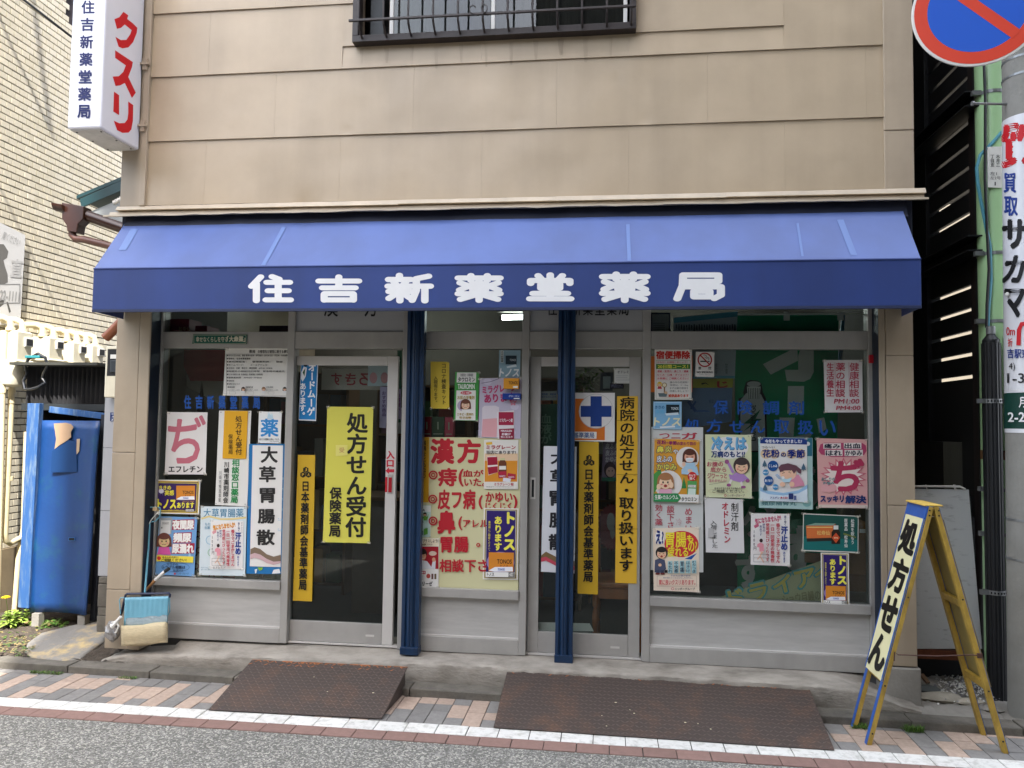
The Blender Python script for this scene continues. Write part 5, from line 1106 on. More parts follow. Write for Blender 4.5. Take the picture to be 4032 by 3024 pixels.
def leafb(xb_, sgn):
    foot = V(xb_, 0, ZP); top = V(xt+sgn*.025, 0, zt3); d = (top-foot).normalized(); nrm = V(-d.z, 0, d.x)*sgn   # outward normal
    if nrm.x*sgn < 0: nrm = -nrm
    L = (top-foot).length; wl_ = .034; th_ = .026
    def P3(t, y, o): return foot+d*(L*t)+V(0, y, 0)+nrm*o
    for y in (yn, yf):
        s_ = 1 if y == yn else -1; b = MB(); y1 = y+s_*wl_
        b.hexa([P3(0, y, -th_), P3(0, y1, -th_), P3(0, y1, 0), P3(0, y, 0), P3(1, y, -th_), P3(1, y1, -th_), P3(1, y1, 0), P3(1, y, 0)], yel); o = b.build('leg', parent=ab, bevel=.003)
        b = MB(); b.hexa([P3(.0, y+s_*.001, .0005), P3(.0, y1, .0005), P3(.0, y1, .002), P3(.0, y+s_*.001, .002), P3(.995, y+s_*.001, .0005), P3(.995, y1, .0005), P3(.995, y1, .002), P3(.995, y+s_*.001, .002)], bl2); b.build('blue_edge', parent=ab)
        for t in (.05, .25, .62, .965, .985):
            if sgn > 0 or True:
                b = MB(); c = P3(t, y-(.0012 if y == yn else -.0012), -th_/2+.006*((t > .9) and (t > .98) or 0)); b.lathe(c, [(.005, -.001), (.005, .0015)], M['dark'], 6, axis=(0, 1, 0)); b.build('bolt_head', parent=o)
    ys0, ys1 = yn+wl_+.0005, yf-wl_-.0005
    for t in (.268, .60, .975):
        b = MB(); tt = .03; b.hexa([P3(t-tt/2, ys0, -th_+.002), P3(t-tt/2, ys1, -th_+.002), P3(t-tt/2, ys1, -.004), P3(t-tt/2, ys0, -.004), P3(t+tt/2, ys0, -th_+.002), P3(t+tt/2, ys1, -th_+.002), P3(t+tt/2, ys1, -.004), P3(t+tt/2, ys0, -.004)], yel); b.build('cross_rail', parent=ab)
    b = MB(); b.hexa([P3(.262, yn+.006, .0025), P3(.262, yf-.006, .0025), P3(.262, yf-.006, .008), P3(.262, yn+.006, .008), P3(.945, yn+.006, .0025), P3(.945, yf-.006, .0025), P3(.945, yf-.006, .008), P3(.945, yn+.006, .008)], pnl if sgn < 0 else bkp); pan = b.build('panel', parent=ab)
    if sgn < 0:
        b = MB(); b.hexa([P3(.9455, yn, .002), P3(.9455, yf, .002), P3(.9455, yf, .0095), P3(.9455, yn, .0095), P3(1.0, yn, .002), P3(1.0, yf, .002), P3(1.0, yf, .0095), P3(1.0, yn, .0095)], bl2); b.build('top_band', parent=ab)
        for y0_, y1_ in ((yn+.001, yn+.014), (yf-.014, yf-.001)):
            b = MB(); b.hexa([P3(.262, y0_, .0081), P3(.262, y1_, .0081), P3(.262, y1_, .0092), P3(.262, y0_, .0092), P3(.945, y0_, .0081), P3(.945, y1_, .0081), P3(.945, y1_, .0092), P3(.945, y0_, .0092)], bl2); b.build('side_band', parent=ab)
        p = Pr('', '', '', None, root=pan, f=lambda x, y, l: P3(.945-.683*y, yf+(yn-yf)*x, .0084+l))
        for i, ch in enumerate('処方せん'): p.text(ch, .10, .035+i*.242, .88, .235+i*.242, '#15130f', .045, off=.01)
        p.done()
    return P3
PL = leafb(L1.x, -1); PRt = leafb(R1_.x, 1)
b = MB(); b.hexa([V(xt-.05, yn, zt3+.001), V(xt+.05, yn, zt3+.001), V(xt+.05, yf, zt3+.001), V(xt-.05, yf, zt3+.001), V(xt-.045, yn, zt3+.010), V(xt+.045, yn, zt3+.010), V(xt+.045, yf, zt3+.010), V(xt-.045, yf, zt3+.010)], mat('hinge_cap', '#c9a84f', .6, var=.3, vscale=14)); b.build('top_cap', parent=ab, bevel=.003)
b = MB(); wa, wb_ = PL(.395, yn-.01, -.01), PRt(.395, yn-.012, -.012); b.tube([wa+V(0, 0, -.05), wa+V(0, -.004, 0), wa+V(.02, -.004, -.015), wa.lerp(wb_, .5)+V(0, -.004, -.012), wb_+V(-.04, -.004, .004), wb_], .0035, mat('wire_rust', '#4a2d24', .7, var=.3), 6); b.build('stay_wire', parent=ab)
b = MB(); b.obox(wb_, (.012, 0, 0), (0, .006, 0), (0, 0, .012), mat('wire_rust', '#4a2d24', .7)); b.build('wire_eye', parent=ab)
# ============================================================ inside the shop
def ibox(name, a, c, Y0, Y1, m, label, cat, group=None, bev=.003):
    """a box standing inside: photo rectangle a..c on plane Y0, deep to Y1"""
    p0, p1 = at(a[0], c[1], Y=Y0), at(c[0], a[1], Y=Y0); b = MB(); b.box(p0.x, Y0, p0.z, p1.x, Y1, p1.z, m)
    o = b.build(name, bevel=bev)
    if label: tag(o, label, cat, group)
    return o
# lit fluorescent tube
tub = bpy.data.materials.new('tube_light'); tub.use_nodes = True; tb_ = tub.node_tree.nodes['Principled BSDF']; tb_.inputs['Emission Color'].default_value = (.93, 1, .97, 1); tb_.inputs['Emission Strength'].default_value = 8.0; tb_.inputs['Base Color'].default_value = (.9, .9, .9, 1)
fl = thing('ceiling_lamp', (.0, 1.2, 2.6), 'lit white fluorescent tube on the shop ceiling', 'lamp')
a, c = at(1978, 1250, Y=1.25), at(2085, 1247, Y=1.25); b = MB(); b.tube([a, c], .022, tub, 10); b.build('tube', parent=fl)
b = MB(); b.tube([a-V(.03, 0, 0), a-V(.001, 0, 0)], .024, M['alu'], 10); b.build('socket', parent=fl); b = MB(); b.tube([c+V(.001, 0, 0), c+V(.03, 0, 0)], .024, M['alu'], 10); b.build('socket', parent=fl)
b = MB(); b.box(a.x-.05, 1.21, a.z+.045, c.x+.05, 1.29, a.z+.09, M['ceil']); b.build('housing', parent=fl)
for k, (x, y) in enumerate(((-2.0, 1.9), (.7, 1.7))):  # two unseen tubes added to brighten the dim interior
    o = thing('ceiling_lamp', (x, y, 2.7), ('added unseen fluorescent tube brightening the shop above the left shelves', 'added unseen fluorescent tube brightening the shop behind the right window')[k], 'lamp'); b = MB(); b.tube([(x-.6, y, 2.66), (x+.6, y, 2.66)], .02, tub, 10); b.build('tube', parent=o)
    b = MB(); b.box(x-.65, y-.05, 2.69, x+.65, y+.05, 2.739, M['ceil']); b.build('housing', parent=o)  # housing of the added unseen tube
# shelf units with stock along the back and right
cols = ['#8a2f2c', '#c9b089', '#3f5f7a', '#d8d3c6', '#4c6b4a', '#7d4a62', '#b5862e', '#5a5f66', '#c4c8cc', '#2f4a77', '#a65b3a', '#6f8f8a']
cnames = ['dark red', 'tan', 'steel blue', 'off white', 'moss green', 'plum', 'ochre', 'slate grey', 'pale grey', 'navy blue', 'terracotta', 'grey green']
def shelf(x0, x1, y0, y1, z1, n, lab, seed):
    o = thing('display_shelf', ((x0+x1)/2, y0, 0), lab, 'shelf', 'stocked shelves inside the shop'); q = random.Random(seed); slab_ = 'shelf '+lab.split('shelf ')[1].replace('seen ', '').replace('far ', '')
    for x in (x0, x1-.025): b = MB(); b.box(x, y0, 0, x+.025, y1, z1, M['shelfwood']); b.build('side_panel', parent=o)
    for k in range(n+1):
        z = .08+(z1-.12)*k/n; b = MB(); b.box(x0+.026, y0, z, x1-.026, y1, z+.02, M['shelfwood']); b.build('shelf_board', parent=o)
    b = MB(); b.box(x0+.026, y1-.012, .05, x1-.026, y1-.001, z1, M['counter']); b.build('back_panel', parent=o)
    for k in range(n):
        z = .08+(z1-.12)*k/n+.0205; x = x0+.04
        while x < x1-.14:
            w = q.uniform(.05, .13); h = q.uniform(.4, .85)*((z1-.12)/n-.03); b = MB(); b.box(x, y0+q.uniform(.01, .05), z, x+w-.004, y0+.2, z+h, mat('carton_'+(cc := q.choice(cols))[1:], cc, .5))
            tag(b.build('medicine_carton'), '%s carton on the %s board, %s' % (cnames[cols.index(cc)], ('lowest', 'second', 'third', 'fourth', 'fifth')[k], slab_), 'carton', 'medicine cartons on the inside shelves'); x += w+q.choice((0, 0, .02, .05))
    return o
shelf(-2.1, -1.25, 1.7, 2.05, 1.9, 4, 'wooden stock shelf seen through the door with the entrance arrow', 3)
shelf(-1.15, -.2, 1.3, 1.6, 1.95, 5, 'wooden stock shelf seen behind the red lettered sheet', 5)
shelf(-3.1, -2.3, 1.5, 1.8, 2.0, 4, 'wooden stock shelf far behind the left window', 6)
shelf(-.15, .35, 1.6, 1.9, 1.7, 4, 'wooden stock shelf behind the blue cross sign', 7)
b = MB(); b.box(-2.05, .95, -.01, -1.68, 1.5, .9, M['counter']); b.box(-2.07, .93, .901, -1.66, 1.52, .93, M['shelfwood']); tag(b.build('counter', bevel=.004), 'dim brown counter just inside the left door', 'counter')
ibox('white_column', (868, 1376), (925, 2270), .6, .7, M['inwall'], 'pale square column standing inside the left window', 'column')
ibox('red_carton', (655, 1256), (745, 1305), .12, .3, ink('#6e1420'), 'dark red carton on the ledge above the left window rail', 'carton')
o = ibox('red_carton', (768, 1282), (815, 1305), .12, .3, ink('#6e1420'), 'smaller dark red carton on the ledge above the left window rail', 'carton')
p = Pr('', '', '', None, root=o, Y=.1195); p.text('松寿仙', 703, 1286, 748, 1303, '#b29a78', .01); p.done()
ibox('round_tin', (1020, 1282), (1140, 1306), .12, .25, ink('#3b2220'), 'brown patterned tin on the ledge above the left window rail', 'tin')
p = Pr('red_banner', 'dark red hanging cloth banner inside the left window', 'banner', [(690, 1378), (900, 1378), (890, 1500), (750, 1500)], '#7a1a1e', Y=.35); p.done()
p = Pr('grey_reflection', 'grey sheet painted as a draped reflection in the left window', 'reflection', [(660, 1480), (800, 1445), (900, 1480), (880, 1600)], '#a8a298', Y=.4); p.poly([(795, 1500), (770, 1640), (812, 1640)], '#1d1c1b'); p.done()  # flat grey sheet standing in for a reflection on the left pane
p = Pr('handwritten_banner', 'white paper strip with red brush letters hanging inside the left door', 'banner', [(1268, 1452), (1510, 1452), (1500, 1535), (1265, 1535)], '#b9aea6', Y=.22)
for i, ch in enumerate('すきろう'): p.text(ch, 1345-i*0+i*55, 1470, 1305+i*55, 1516, '#a33a48', .02)
p.done()
p = Pr('price_leaflet', 'blue and white price leaflet hanging inside beside the left door stile', 'leaflet', [(1450, 1408), (1540, 1408), (1538, 1520), (1448, 1520)], '#c9d3dc', Y=.16)
for x in (1452, 1496): p.rect(x, 1412, x+38, 1440, '#2f6fae'); p.ell(x+18, 1488, 15, 22, '#d89aa2'); p.text('7700', x+4, 1410, x+34, 1422, '#1a1a1a', .02)
p.done()
p = Pr('pink_leaflet', 'narrow lilac leaflet below the blue and white price leaflet', 'leaflet', [(1497, 1522), (1540, 1524), (1518, 1686), (1494, 1684)], '#b0a2c2', Y=.14); p.vtext('おすすめ商品', 1503, 1540, 1520, 1640, '#5b3f74', .02); p.done()
# green nobori banner, bottle emblem and big letters
gb = Pr('green_banner', 'tall green cloth banner with huge grey white letters inside the right window', 'banner', [(2890, 1243), (3302, 1240), (3290, 2420), (2905, 2420)], '#0f7a4e', Y=.16)
wl_ = '#b9b9b2'
gb.poly([(3004, 1434), (3110, 1380), (3140, 1380), (3142, 1420), (3035, 1475)], wl_); gb.poly([(3150, 1380), (3204, 1380), (3204, 1465), (3190, 1492), (3165, 1503), (3098, 1500), (3090, 1456), (3143, 1456), (3143, 1400)], wl_)
gb.poly([(3103, 1520), (3166, 1520), (3164, 1628), (3100, 1628)], wl_); gb.poly([(3070, 1644), (3130, 1645), (3124, 1720), (3200, 1705), (3190, 1720), (3124, 1800), (3064, 1800)], wl_); gb.poly([(3215, 1650), (3245, 1644), (3255, 1690), (3225, 1705)], wl_)
for ch, x0, y0, x1, y1 in (('ム', 2940, 1815, 3080, 1940), ('ゲ', 2920, 1990, 3050, 2110), ('す', 2900, 2190, 3000, 2310), ('あ', 3080, 1830, 3220, 2000), ('す', 3060, 2080, 3220, 2290)): gb.text(ch, x0, y0, x1, y1, wl_, .05)
gb.line([(2990, 1700), (2905, 1700)], 1, '#12573c')
gb.poly([(2930, 1560), (2926, 1545), (2937, 1505), (2955, 1496), (2985, 1500), (2998, 1510), (3004, 1545), (3016, 1570), (3022, 1780), (2908, 1780), (2908, 1570)], '#141414'); gb.poly([(2916, 1575), (2938, 1548), (2996, 1552), (3010, 1580), (3014, 1775), (2915, 1775)], '#a9a9a4'); gb.ell(2968, 1512, 27, 11, '#a9a9a4'); gb.poly([(2941, 1522), (2995, 1522), (2990, 1570), (2945, 1568)], '#c0c0ba')
for k in range(7): gb.line([(2947+7*k, 1528), (2949+6.5*k, 1570)], 2.5, '#141414')
gb.poly([(2995, 1612), (2928, 1668), (2960, 1668), (2925, 1700), (3000, 1650), (2975, 1648)], '#12573c'); gb.text('LAUDE MUGE', 2895, 1655, 3035, 1675, '#202020', .02, rot=-90); gb.done()
for px in (3098, 3310): ibox('white_clip', (px-12, 1228), (px+12, 1262), .15, .158, M['white'], 'white clip holding the %s corner of the green banner' % ('inner' if px < 3200 else 'outer'), 'clip')
b = MB(); b.tube([at(2880, 1238, Y=.15), at(3440, 1234, Y=.15)], .006, M['white'], 8); tag(b.build('curtain_rod'), 'thin white rod across the top of the right window', 'rod')
b = MB(); b.tube([at(3320, 1240, Y=.5), at(3280, 1800, Y=.45)], .014, mat('rod_blue', '#2f6a8c', .4), 8); tag(b.build('banner_pole'), 'blue banner pole leaning inside the right window', 'pole')
# list posters hung behind the right window
p = Pr('price_list', 'large white medicine list sheet with a blue heading hung inside the right window top', 'list', [(2652, 1250), (2905, 1225), (2893, 1490), (2650, 1490)], '#a3aab0', Y=.10)
p.poly([(2652, 1252), (2905, 1226), (2903, 1246), (2652, 1272)], '#4f8fa0')
q = random.Random(4)
for i in range(24):
    x = 2660+i*10; p.vtext(''.join(q.choice('薬方湯散丸液胃腸') for _ in range(8)), x, 1280+q.uniform(-4, 4), x+8, 1300, '#3b3f44'); p.rect(x+1, 1276+q.uniform(0, 5), x+6, 1298+q.uniform(-10, 6), '#555b62')
p.vtext('会社平', 2815, 1430, 2826, 1475, '#50555c'); p.vtext('甘草', 2855, 1430, 2866, 1475, '#50555c'); p.rect(2650, 1480, 2893, 1490, '#5d8fa2'); p.done()
p = Pr('framed_notice', 'small dark framed notice at the top left of the right window', 'notice', [(2562, 1232), (2636, 1230), (2635, 1303), (2562, 1303)], '#8b8a84', Y=.08)
for i in range(4): p.rect(2572, 1272+8*i, 2618, 1274+8*i, '#55534e')
p.frame(2562, 1231, 2640, 1310, 6, '#1c2236'); p.done()
p = Pr('blue_diagram', 'dim blue chart with crossed arrows hanging behind the window lettering', 'chart', [(2685, 1530), (2884, 1524), (2880, 1660), (2690, 1690)], '#5d6f8b', Y=.09)
p.line([(2710, 1580), (2740, 1620)], 12, '#2f4a7a'); p.line([(2740, 1580), (2720, 1610)], 8, '#2f4a7a'); p.text('B1', 2712, 1576, 2728, 1586, '#33466b'); p.text('B2', 2793, 1574, 2810, 1586, '#33466b'); p.ell(2765, 1622, 30, 8, '#3f5a8c', 180, 360); p.done()
p = Pr('yellow_strip', 'yellow paper strip with a red brush mark behind the no smoking sign', 'strip', [(2730, 1492), (2888, 1490), (2884, 1526), (2728, 1527)], '#99912f', Y=.085)
p.line([(2762, 1512), (2778, 1508), (2792, 1516)], 6, '#141414', wend=1); p.text('じ', 2825, 1502, 2865, 1526, '#9b2222', .04); p.done()
# dry eye header board leaning in the right window
p = Pr('header_board', 'cream display header board with yellow and cyan letters lying in the right window corner', 'display board', [(2812, 2360), (3232, 2208), (3352, 2398), (2806, 2388)], '#c3c39a', Y=.07)
for ch, x, y, s_ in (('ド', 2868, 2318, 62), ('ラ', 2950, 2293, 72), ('イ', 3040, 2265, 80), ('ア', 3130, 2240, 84), ('イ', 3205, 2220, 60)):
    p.text(ch, x, y, x+s_, y+72, '#5fb0b4', .07, rot=-14); p.text(ch, x+4, y+4, x+s_-4, y+68, '#dcc96a', .03, rot=-14)
p.text('ショウ目鰻の', 3080, 2332, 3230, 2372, '#a49f76', .02, rot=-8); p.done()
# cartons by the right window
cbd = mat('cardboard', '#8f6a45', .75, var=.1); o = ibox('cardboard_box', (3345, 2068), (3446, 2262), .14, .5, cbd, 'brown cardboard box with a white label, topmost by the right jamb', 'box', 'cardboard boxes by the right jamb')
b = MB(); a, c = at(3385, 2098, Y=.139), at(3428, 2084, Y=.139); b.box(a.x, .1385, a.z, c.x, .1399, c.z, M['white']); b.build('label', parent=o)
ibox('cardboard_box', (3335, 2265), (3442, 2330), .13, .5, mat('cardboard_dull', '#75583c', .8), 'flat brown cardboard box in the middle of the pile by the jamb', 'box', 'cardboard boxes by the right jamb')
ibox('cardboard_box', (3338, 2333), (3440, 2400), .12, .5, mat('cardboard_grey', '#6b6256', .8), 'greyish cardboard box at the bottom of the pile by the right jamb', 'box', 'cardboard boxes by the right jamb')
ibox('cardboard_box', (3170, 2180), (3230, 2215), .14, .4, cbd, 'small cardboard box under the green medicine poster', 'box', 'cardboard boxes by the right jamb')
# books / slim boxes above the red lettered sheet
for (x0, y0, x1, y1, c, l) in ((1662, 1641, 1699, 1721, '#8a1622', 'dark red slim box'), (1700, 1641, 1749, 1721, '#3d4f3c', 'grey green slim box'), (1750, 1643, 1785, 1722, '#b8465a', 'pink slim box')):
    o = ibox('medicine_box', (x0, y0), (x1, y1), .05, .12, ink(c), l+' standing on the edge above the red lettered sheet', 'box', 'slim boxes above the red lettered sheet')
    p = Pr('', '', '', None, root=o, Y=.0495); p.line([((x0+x1)/2, y0+20), ((x0+x1)/2, y0+50)], 5, '#8f9a84'); p.rect(x0+6, y1-14, x1-6, y1-11, '#9aa090'); p.done()
# chair with turned leg just inside the right door
ch = thing('wooden_chair', (.1, .3, 0), 'brown varnished wooden chair with a turned leg just inside the right door', 'chair'); wd = M['wood']
s0, s1 = at(2340, 2305, Y=.22), at(2545, 2305, Y=.22); zs_ = s0.z
b = MB(); b.box(s0.x-.02, .19, zs_-.012, s1.x, .62, zs_+.022, wd); b.build('seat', parent=ch, bevel=.012)
b = MB(); b.box(s0.x+.02, .205, zs_-.085, s1.x-.03, .23, zs_-.013, wd); b.build('apron_rail', parent=ch, bevel=.003)
for x, y in ((s0.x+.01, .215), (s1.x-.03, .215), (s0.x+.02, .58), (s1.x-.03, .58)):
    b = MB(); h = zs_-.013; b.lathe((x, y, 0), [(.016, 0), (.02, h*.18), (.014, h*.24), (.022, h*.27), (.014, h*.30), (.022, h*.42), (.024, h*.55), (.014, h*.68), (.022, h*.71), (.022, h)], wd, 14); b.build('leg', parent=ch, smooth=True)
b = MB(); b.box(s0.x, .59, zs_+.3, s1.x, .615, zs_+.48, wd); b.box(s0.x+.01, .585, zs_+.023, s0.x+.04, .61, zs_+.299, wd); b.box(s1.x-.05, .585, zs_+.023, s1.x-.02, .61, zs_+.299, wd); b.build('backrest', parent=ch, bevel=.004)
b = MB(); k = [at(2110, 2452, Z=.004), at(2322, 2452, Z=.004), at(2338, 2486, Z=.004), at(2110, 2484, Z=.004)]
pz0 = at(2110, 2484, Y=.10); b.prism([at(2108, 2485, Y=.13), at(2338, 2486, Y=.13), at(2322, 2455, Y=.16), at(2108, 2450, Y=.16)], (0, .004, 0), mat('white_card', '#f2f2ea', .5)); tag(b.build('white_card'), 'white card standing on the floor behind the right door glass', 'card')
# dark green poster, pink poster, red flower, clipboard inside the right door
p = Pr('blood_poster', 'dark green poster with faded white letters behind the right door glass', 'poster', [(2118, 1592), (2210, 1590), (2205, 1760), (2115, 1762)], '#16402c', Y=.12)
p.vtext('血液が', 2128, 1630, 2172, 1750, '#4d6a57', .03); p.done()
p = Pr('skin_poster', 'lilac poster with a cartoon girl inside the right door', 'poster', [(2376, 1738), (2470, 1738), (2462, 1895), (2368, 1893)], '#7d6b83', Y=.11)
for i, t in enumerate(('皮ふ炎', '皮ふの', 'かゆみ')): p.text(t, 2384, 1746+i*26, 2434, 1768+i*26, '#c7bcc2', .03)
p.ell(2402, 1850, 24, 32, '#43303a'); p.ell(2404, 1858, 18, 20, '#b48f86'); p.ell(2398, 1854, 2, 3, '#1a1a1a'); p.ell(2411, 1854, 2, 3, '#1a1a1a'); p.rect(2370, 1880, 2440, 1895, '#25604c'); p.done()
p = Pr('flower_rosette', 'crimson paper rosette with a grey leaf shape inside the right door', 'rosette', None, Y=.12)
p.poly([(2408+(58 if k % 2 else 50)*math.cos(k*math.pi/22), 2075+(96 if k % 2 else 84)*math.sin(k*math.pi/22)) for k in range(44)], '#5a121c'); p.ell(2405, 2055, 16, 36, '#6b6a66'); p.ell(2412, 2095, 10, 26, '#6b6a66'); p.done()
p = Pr('clipboard', 'dark clipboard with white paper behind the small card on the right door', 'clipboard', [(2365, 1466), (2415, 1466), (2412, 1540), (2362, 1538)], '#1c2430', Y=.14); p.rect(2374, 1482, 2404, 1530, '#8d9496'); p.done()
p = Pr('welcome_plate', 'small dark welcome plate hanging behind the right door glass', 'sign', [(2402, 1510), (2455, 1510), (2455, 1530), (2402, 1530)], '#2a2238', Y=.13); p.text('Welcome', 2405, 1514, 2452, 1527, '#7f7796', .02); p.done()
b = MB(); q = random.Random(12)
for i in range(160):
    p_ = at(2270+q.gauss(25, 30), 1490+q.gauss(10, 26), Y=.45+q.uniform(-.08, .08)); a = q.uniform(0, 6.28); leaf(b, p_, (math.cos(a), math.sin(a)*.5, q.uniform(-.2, 1)), .07, .026, leafm[q.choice((0, 2))])
tag(b.build('house_plant'), 'leafy pot plant behind the upper glass of the right door', 'plant')
# ============================================================ printed sheets on the windows and doors
Z1 = dict(org=(580, 1220), sc_=.4098); Z2 = dict(org=(580, 1850), sc_=.4520); Z3 = dict(org=(1130, 1220), sc_=.41); Z4 = dict(org=(1130, 1850), sc_=.452)
Z5 = dict(org=(1580, 1220), sc_=.4098); Z6 = dict(org=(1580, 1850), sc_=.4522); Z7 = dict(org=(2050, 1220), sc_=.41); Z8 = dict(org=(2050, 1850), sc_=.4521)
W1 = dict(org=(2540, 1220), sc_=.41); W2 = dict(org=(2540, 1680), sc_=.434); W3 = dict(org=(2900, 1220), sc_=.4098); W4 = dict(org=(2950, 1680), sc_=.4641)
def zw(p, d): p.o, p.s = d['org'], d['sc_']; return p
K = '#1c1a1a'
def face(p, x, y, r, hair, skin='#e8bf9f', shirt='#c77', eyes='open', mouth='smile', hairshape='bob', body=True, mask=False):
    if body: p.poly([(x-r*1.1, y+r*2.2), (x-r*.75, y+r*.95), (x, y+r*.75), (x+r*.75, y+r*.95), (x+r*1.1, y+r*2.2)], shirt)
    p.ell(x, y-r*.12, r*1.14, r*1.16, hair)
    if hairshape == 'bob': p.poly([(x-r*1.14, y-r*.2), (x-r*1.2, y+r*.9), (x-r*.5, y+r*1.0), (x+r*.5, y+r*1.0), (x+r*1.2, y+r*.9), (x+r*1.14, y-r*.2)], hair)
    p.ell(x, y+r*.12, r*.86, r*.88, skin); p.ell(x, y-r*.52, r*.8, r*.34, hair)
    for s_ in (-1, 1):
        if eyes == 'open': p.ell(x+s_*r*.33, y+r*.08, r*.11, r*.15, K)
        elif eyes == 'shut': p.line([(x+s_*r*.55, y-r*.02), (x+s_*r*.22, y+r*.1), (x+s_*r*.52, y+r*.2)], r*.08, K)
        else: p.line([(x+s_*r*.2, y+r*.1), (x+s_*r*.36, y-r*.02), (x+s_*r*.5, y+r*.1)], r*.08, K)
        p.ell(x+s_*r*.52, y+r*.36, r*.17, r*.11, '#dd8f86')
    if mask: p.poly([(x-r*.66, y+r*.3), (x, y+r*.22), (x+r*.66, y+r*.3), (x+r*.52, y+r*.86), (x-r*.52, y+r*.86)], '#eef0f2'); p.line([(x-r*.5, y+r*.5), (x+r*.5, y+r*.5)], r*.04, '#9aa'); p.line([(x-r*.5, y+r*.66), (x+r*.5, y+r*.66)], r*.04, '#9aa')
    elif mouth == 'smile': p.line([(x-r*.3, y+r*.48), (x, y+r*.62), (x+r*.3, y+r*.48)], r*.09, '#8a2f2a')
    elif mouth == 'sad': p.line([(x-r*.35, y+r*.62), (x-r*.1, y+r*.52), (x+r*.1, y+r*.6), (x+r*.35, y+r*.5)], r*.08, '#7a3a30')
    else: p.ell(x, y+r*.56, r*.24, r*.2, '#a33a35')
def carton(p, x0, y0, x1, y1, col='#d2852c', txt='TONOS', tc='#1c1a18', tube=True):
    p.rect(x0, y0, x1, y1, col); w, h = x1-x0, y1-y0
    if txt: p.text(txt, x0+w*.34, y0+h*.36, x1-w*.08, y0+h*.58, tc, .02)
    if txt == 'TONOS': p.text('トノス', x0+w*.48, y0+h*.64, x1-w*.22, y0+h*.74, tc, .01)
    if tube: p.poly([(x0+w*.0, y1-h*.05), (x0+w*.25, y1-h*.24), (x1-w*.04, y1-h*.26), (x1-w*.02, y1-h*.02), (x0+w*.22, y1)], '#ecebf0'); p.rect(x0+w*.36, y1-h*.2, x0+w*.66, y1-h*.05, '#cdd2ea'); p.text('TONOS', x0+w*.38, y1-h*.17, x0+w*.64, y1-h*.07, '#28356e', .01)
# ---------------------------------------------------------------- left window
p = Pr('notice_sheet', 'white notice with dense black text and three tiny faces in the left window', 'notice', [(752, 372), (1370, 368), (1350, 838), (728, 822)], '#dddad3', **Z1)
p.text('薬局', 978, 384, 1036, 414, K, .02); p.text('の管理及び運営に関する事項', 1062, 386, 1356, 416, K, .015)
p.frame(760, 424, 1352, 828, 2.4, '#4a4a4a')
for i, t in enumerate(('許可の区分の別：薬局 薬局の名称・許可番号・許可年月日・所在地・有効期間', '薬局名：住吉新薬堂薬局', '薬局開設者：　管理薬剤師：　登録', 'ホームページ：　　メールアドレス：', '定休日：日曜　開店日・開店時間　AM9:00～PM8:00', '時間外の相談対応時間　緊急時の連絡先', '取り扱う医薬品の分類　第1類医薬品・第2類医薬品・第3類医薬品', '勤務薬剤師　AM9:00～PM8:00', '登録販売者', '勤務者の区分について')):
    y = 430+i*30.4; p.ell(770, y+8, 6, 7, K); p.text(t, 780, y, 780+(570, 210, 520, 380, 420, 540, 330, 320, 55, 110)[i], y+17, '#3a3a3a' if i not in (1, 4) else K, .012)
for x, t in ((770, '薬剤師'), (945, '登録販売者'), (1140, 'その他の勤務者')): p.text(t, x, 734, x+70, 752, '#333333', .01); p.text('氏名を表示した名札', x, 764, x+120, 778, '#444444'); p.frame(x+20, 786, x+78, 810, 1.5, '#777777')
for x, hc in ((922, '#3a2a26'), (1118, '#7a5530'), (1320, '#1e1c1e')): face(p, x, 762, 17, hc, shirt='#d8d8d8', hairshape='bob' if x != 1118 else '')
p.done()
def glass_letters(label, items, col, Y, bold):
    root = thing('window_lettering', at(items[0][1][0]+items[0][2]*items[0][1][2], items[0][1][1]+items[0][4]*items[0][1][2], Y=Y), label, 'lettering')
    for ch_, (ox, oy, s_), x0, x1, y0, y1 in items:
        p = Pr('', '', '', None, Y=Y, org=(ox, oy), sc_=s_, root=root); p.text(ch_, x0, y0, x1, y1, col, bold); p.let.build('letter', parent=root)
glass_letters('blue shop name lettering stuck across the upper left window', [(c, (580, 1220, .4098), 355+i*110.5, 418+i*110.5, 825, 948) for i, c in enumerate('住吉新薬堂薬局')], '#1d4f9a', .024, .04)
p = Pr('poster', 'white poster with one huge pink brush letter and black product letters below', 'poster', [(192, 982), (578, 985), (560, 1582), (167, 1580)], '#dad6d2', **Z1)
p.line([(262, 1185), (262, 1188)], 1, '#dad6d2'); p.text('ぢ', 205, 1020, 556, 1470, '#bb6876', .018); p.text('エフレチン', 205, 1503, 530, 1560, '#2b2628', .035); p.done()
p = Pr('white_board', 'tall white plastic board with green and black vertical lettering in the left window', 'sign board', [(690, 968), (1000, 970), (958, 1889), (651, 1874)], '#dedcd6', **Z1)
p.vtext('相談窓口薬局', 815, 1435, 890, 1860, '#2f8a4e', .03, dx=-18); p.vtext('川崎市薬剤師会', 738, 1458, 790, 1858, '#20201f', .02, dx=-14); p.vtext('川崎市推進事業', 690, 1545, 716, 1850, '#20201f', .0, dx=-10)
for x, y in ((708, 984), (980, 988), (660, 1862), (940, 1868)): p.ell(x, y, 5, 5, '#7a7a78')
p.done()
p = Pr('yellow_plaque', 'small amber plaque with two black vertical lines on the tall white board', 'plaque', [(742, 970), (966, 972), (947, 1432), (722, 1428)], '#d9a21f', Y=.012, thick=.004, **Z1)
p.vtext('処方せん受付', 845, 1018, 912, 1396, K, .01); p.vtext('保険薬局', 776, 1195, 822, 1390, K, .0); p.done()
p = Pr('poster', 'small white poster with a bright blue medicine character and tiny figures', 'poster', [(1073, 977), (1292, 979), (1280, 1283), (1063, 1280)], '#e3e3e1', **Z1)
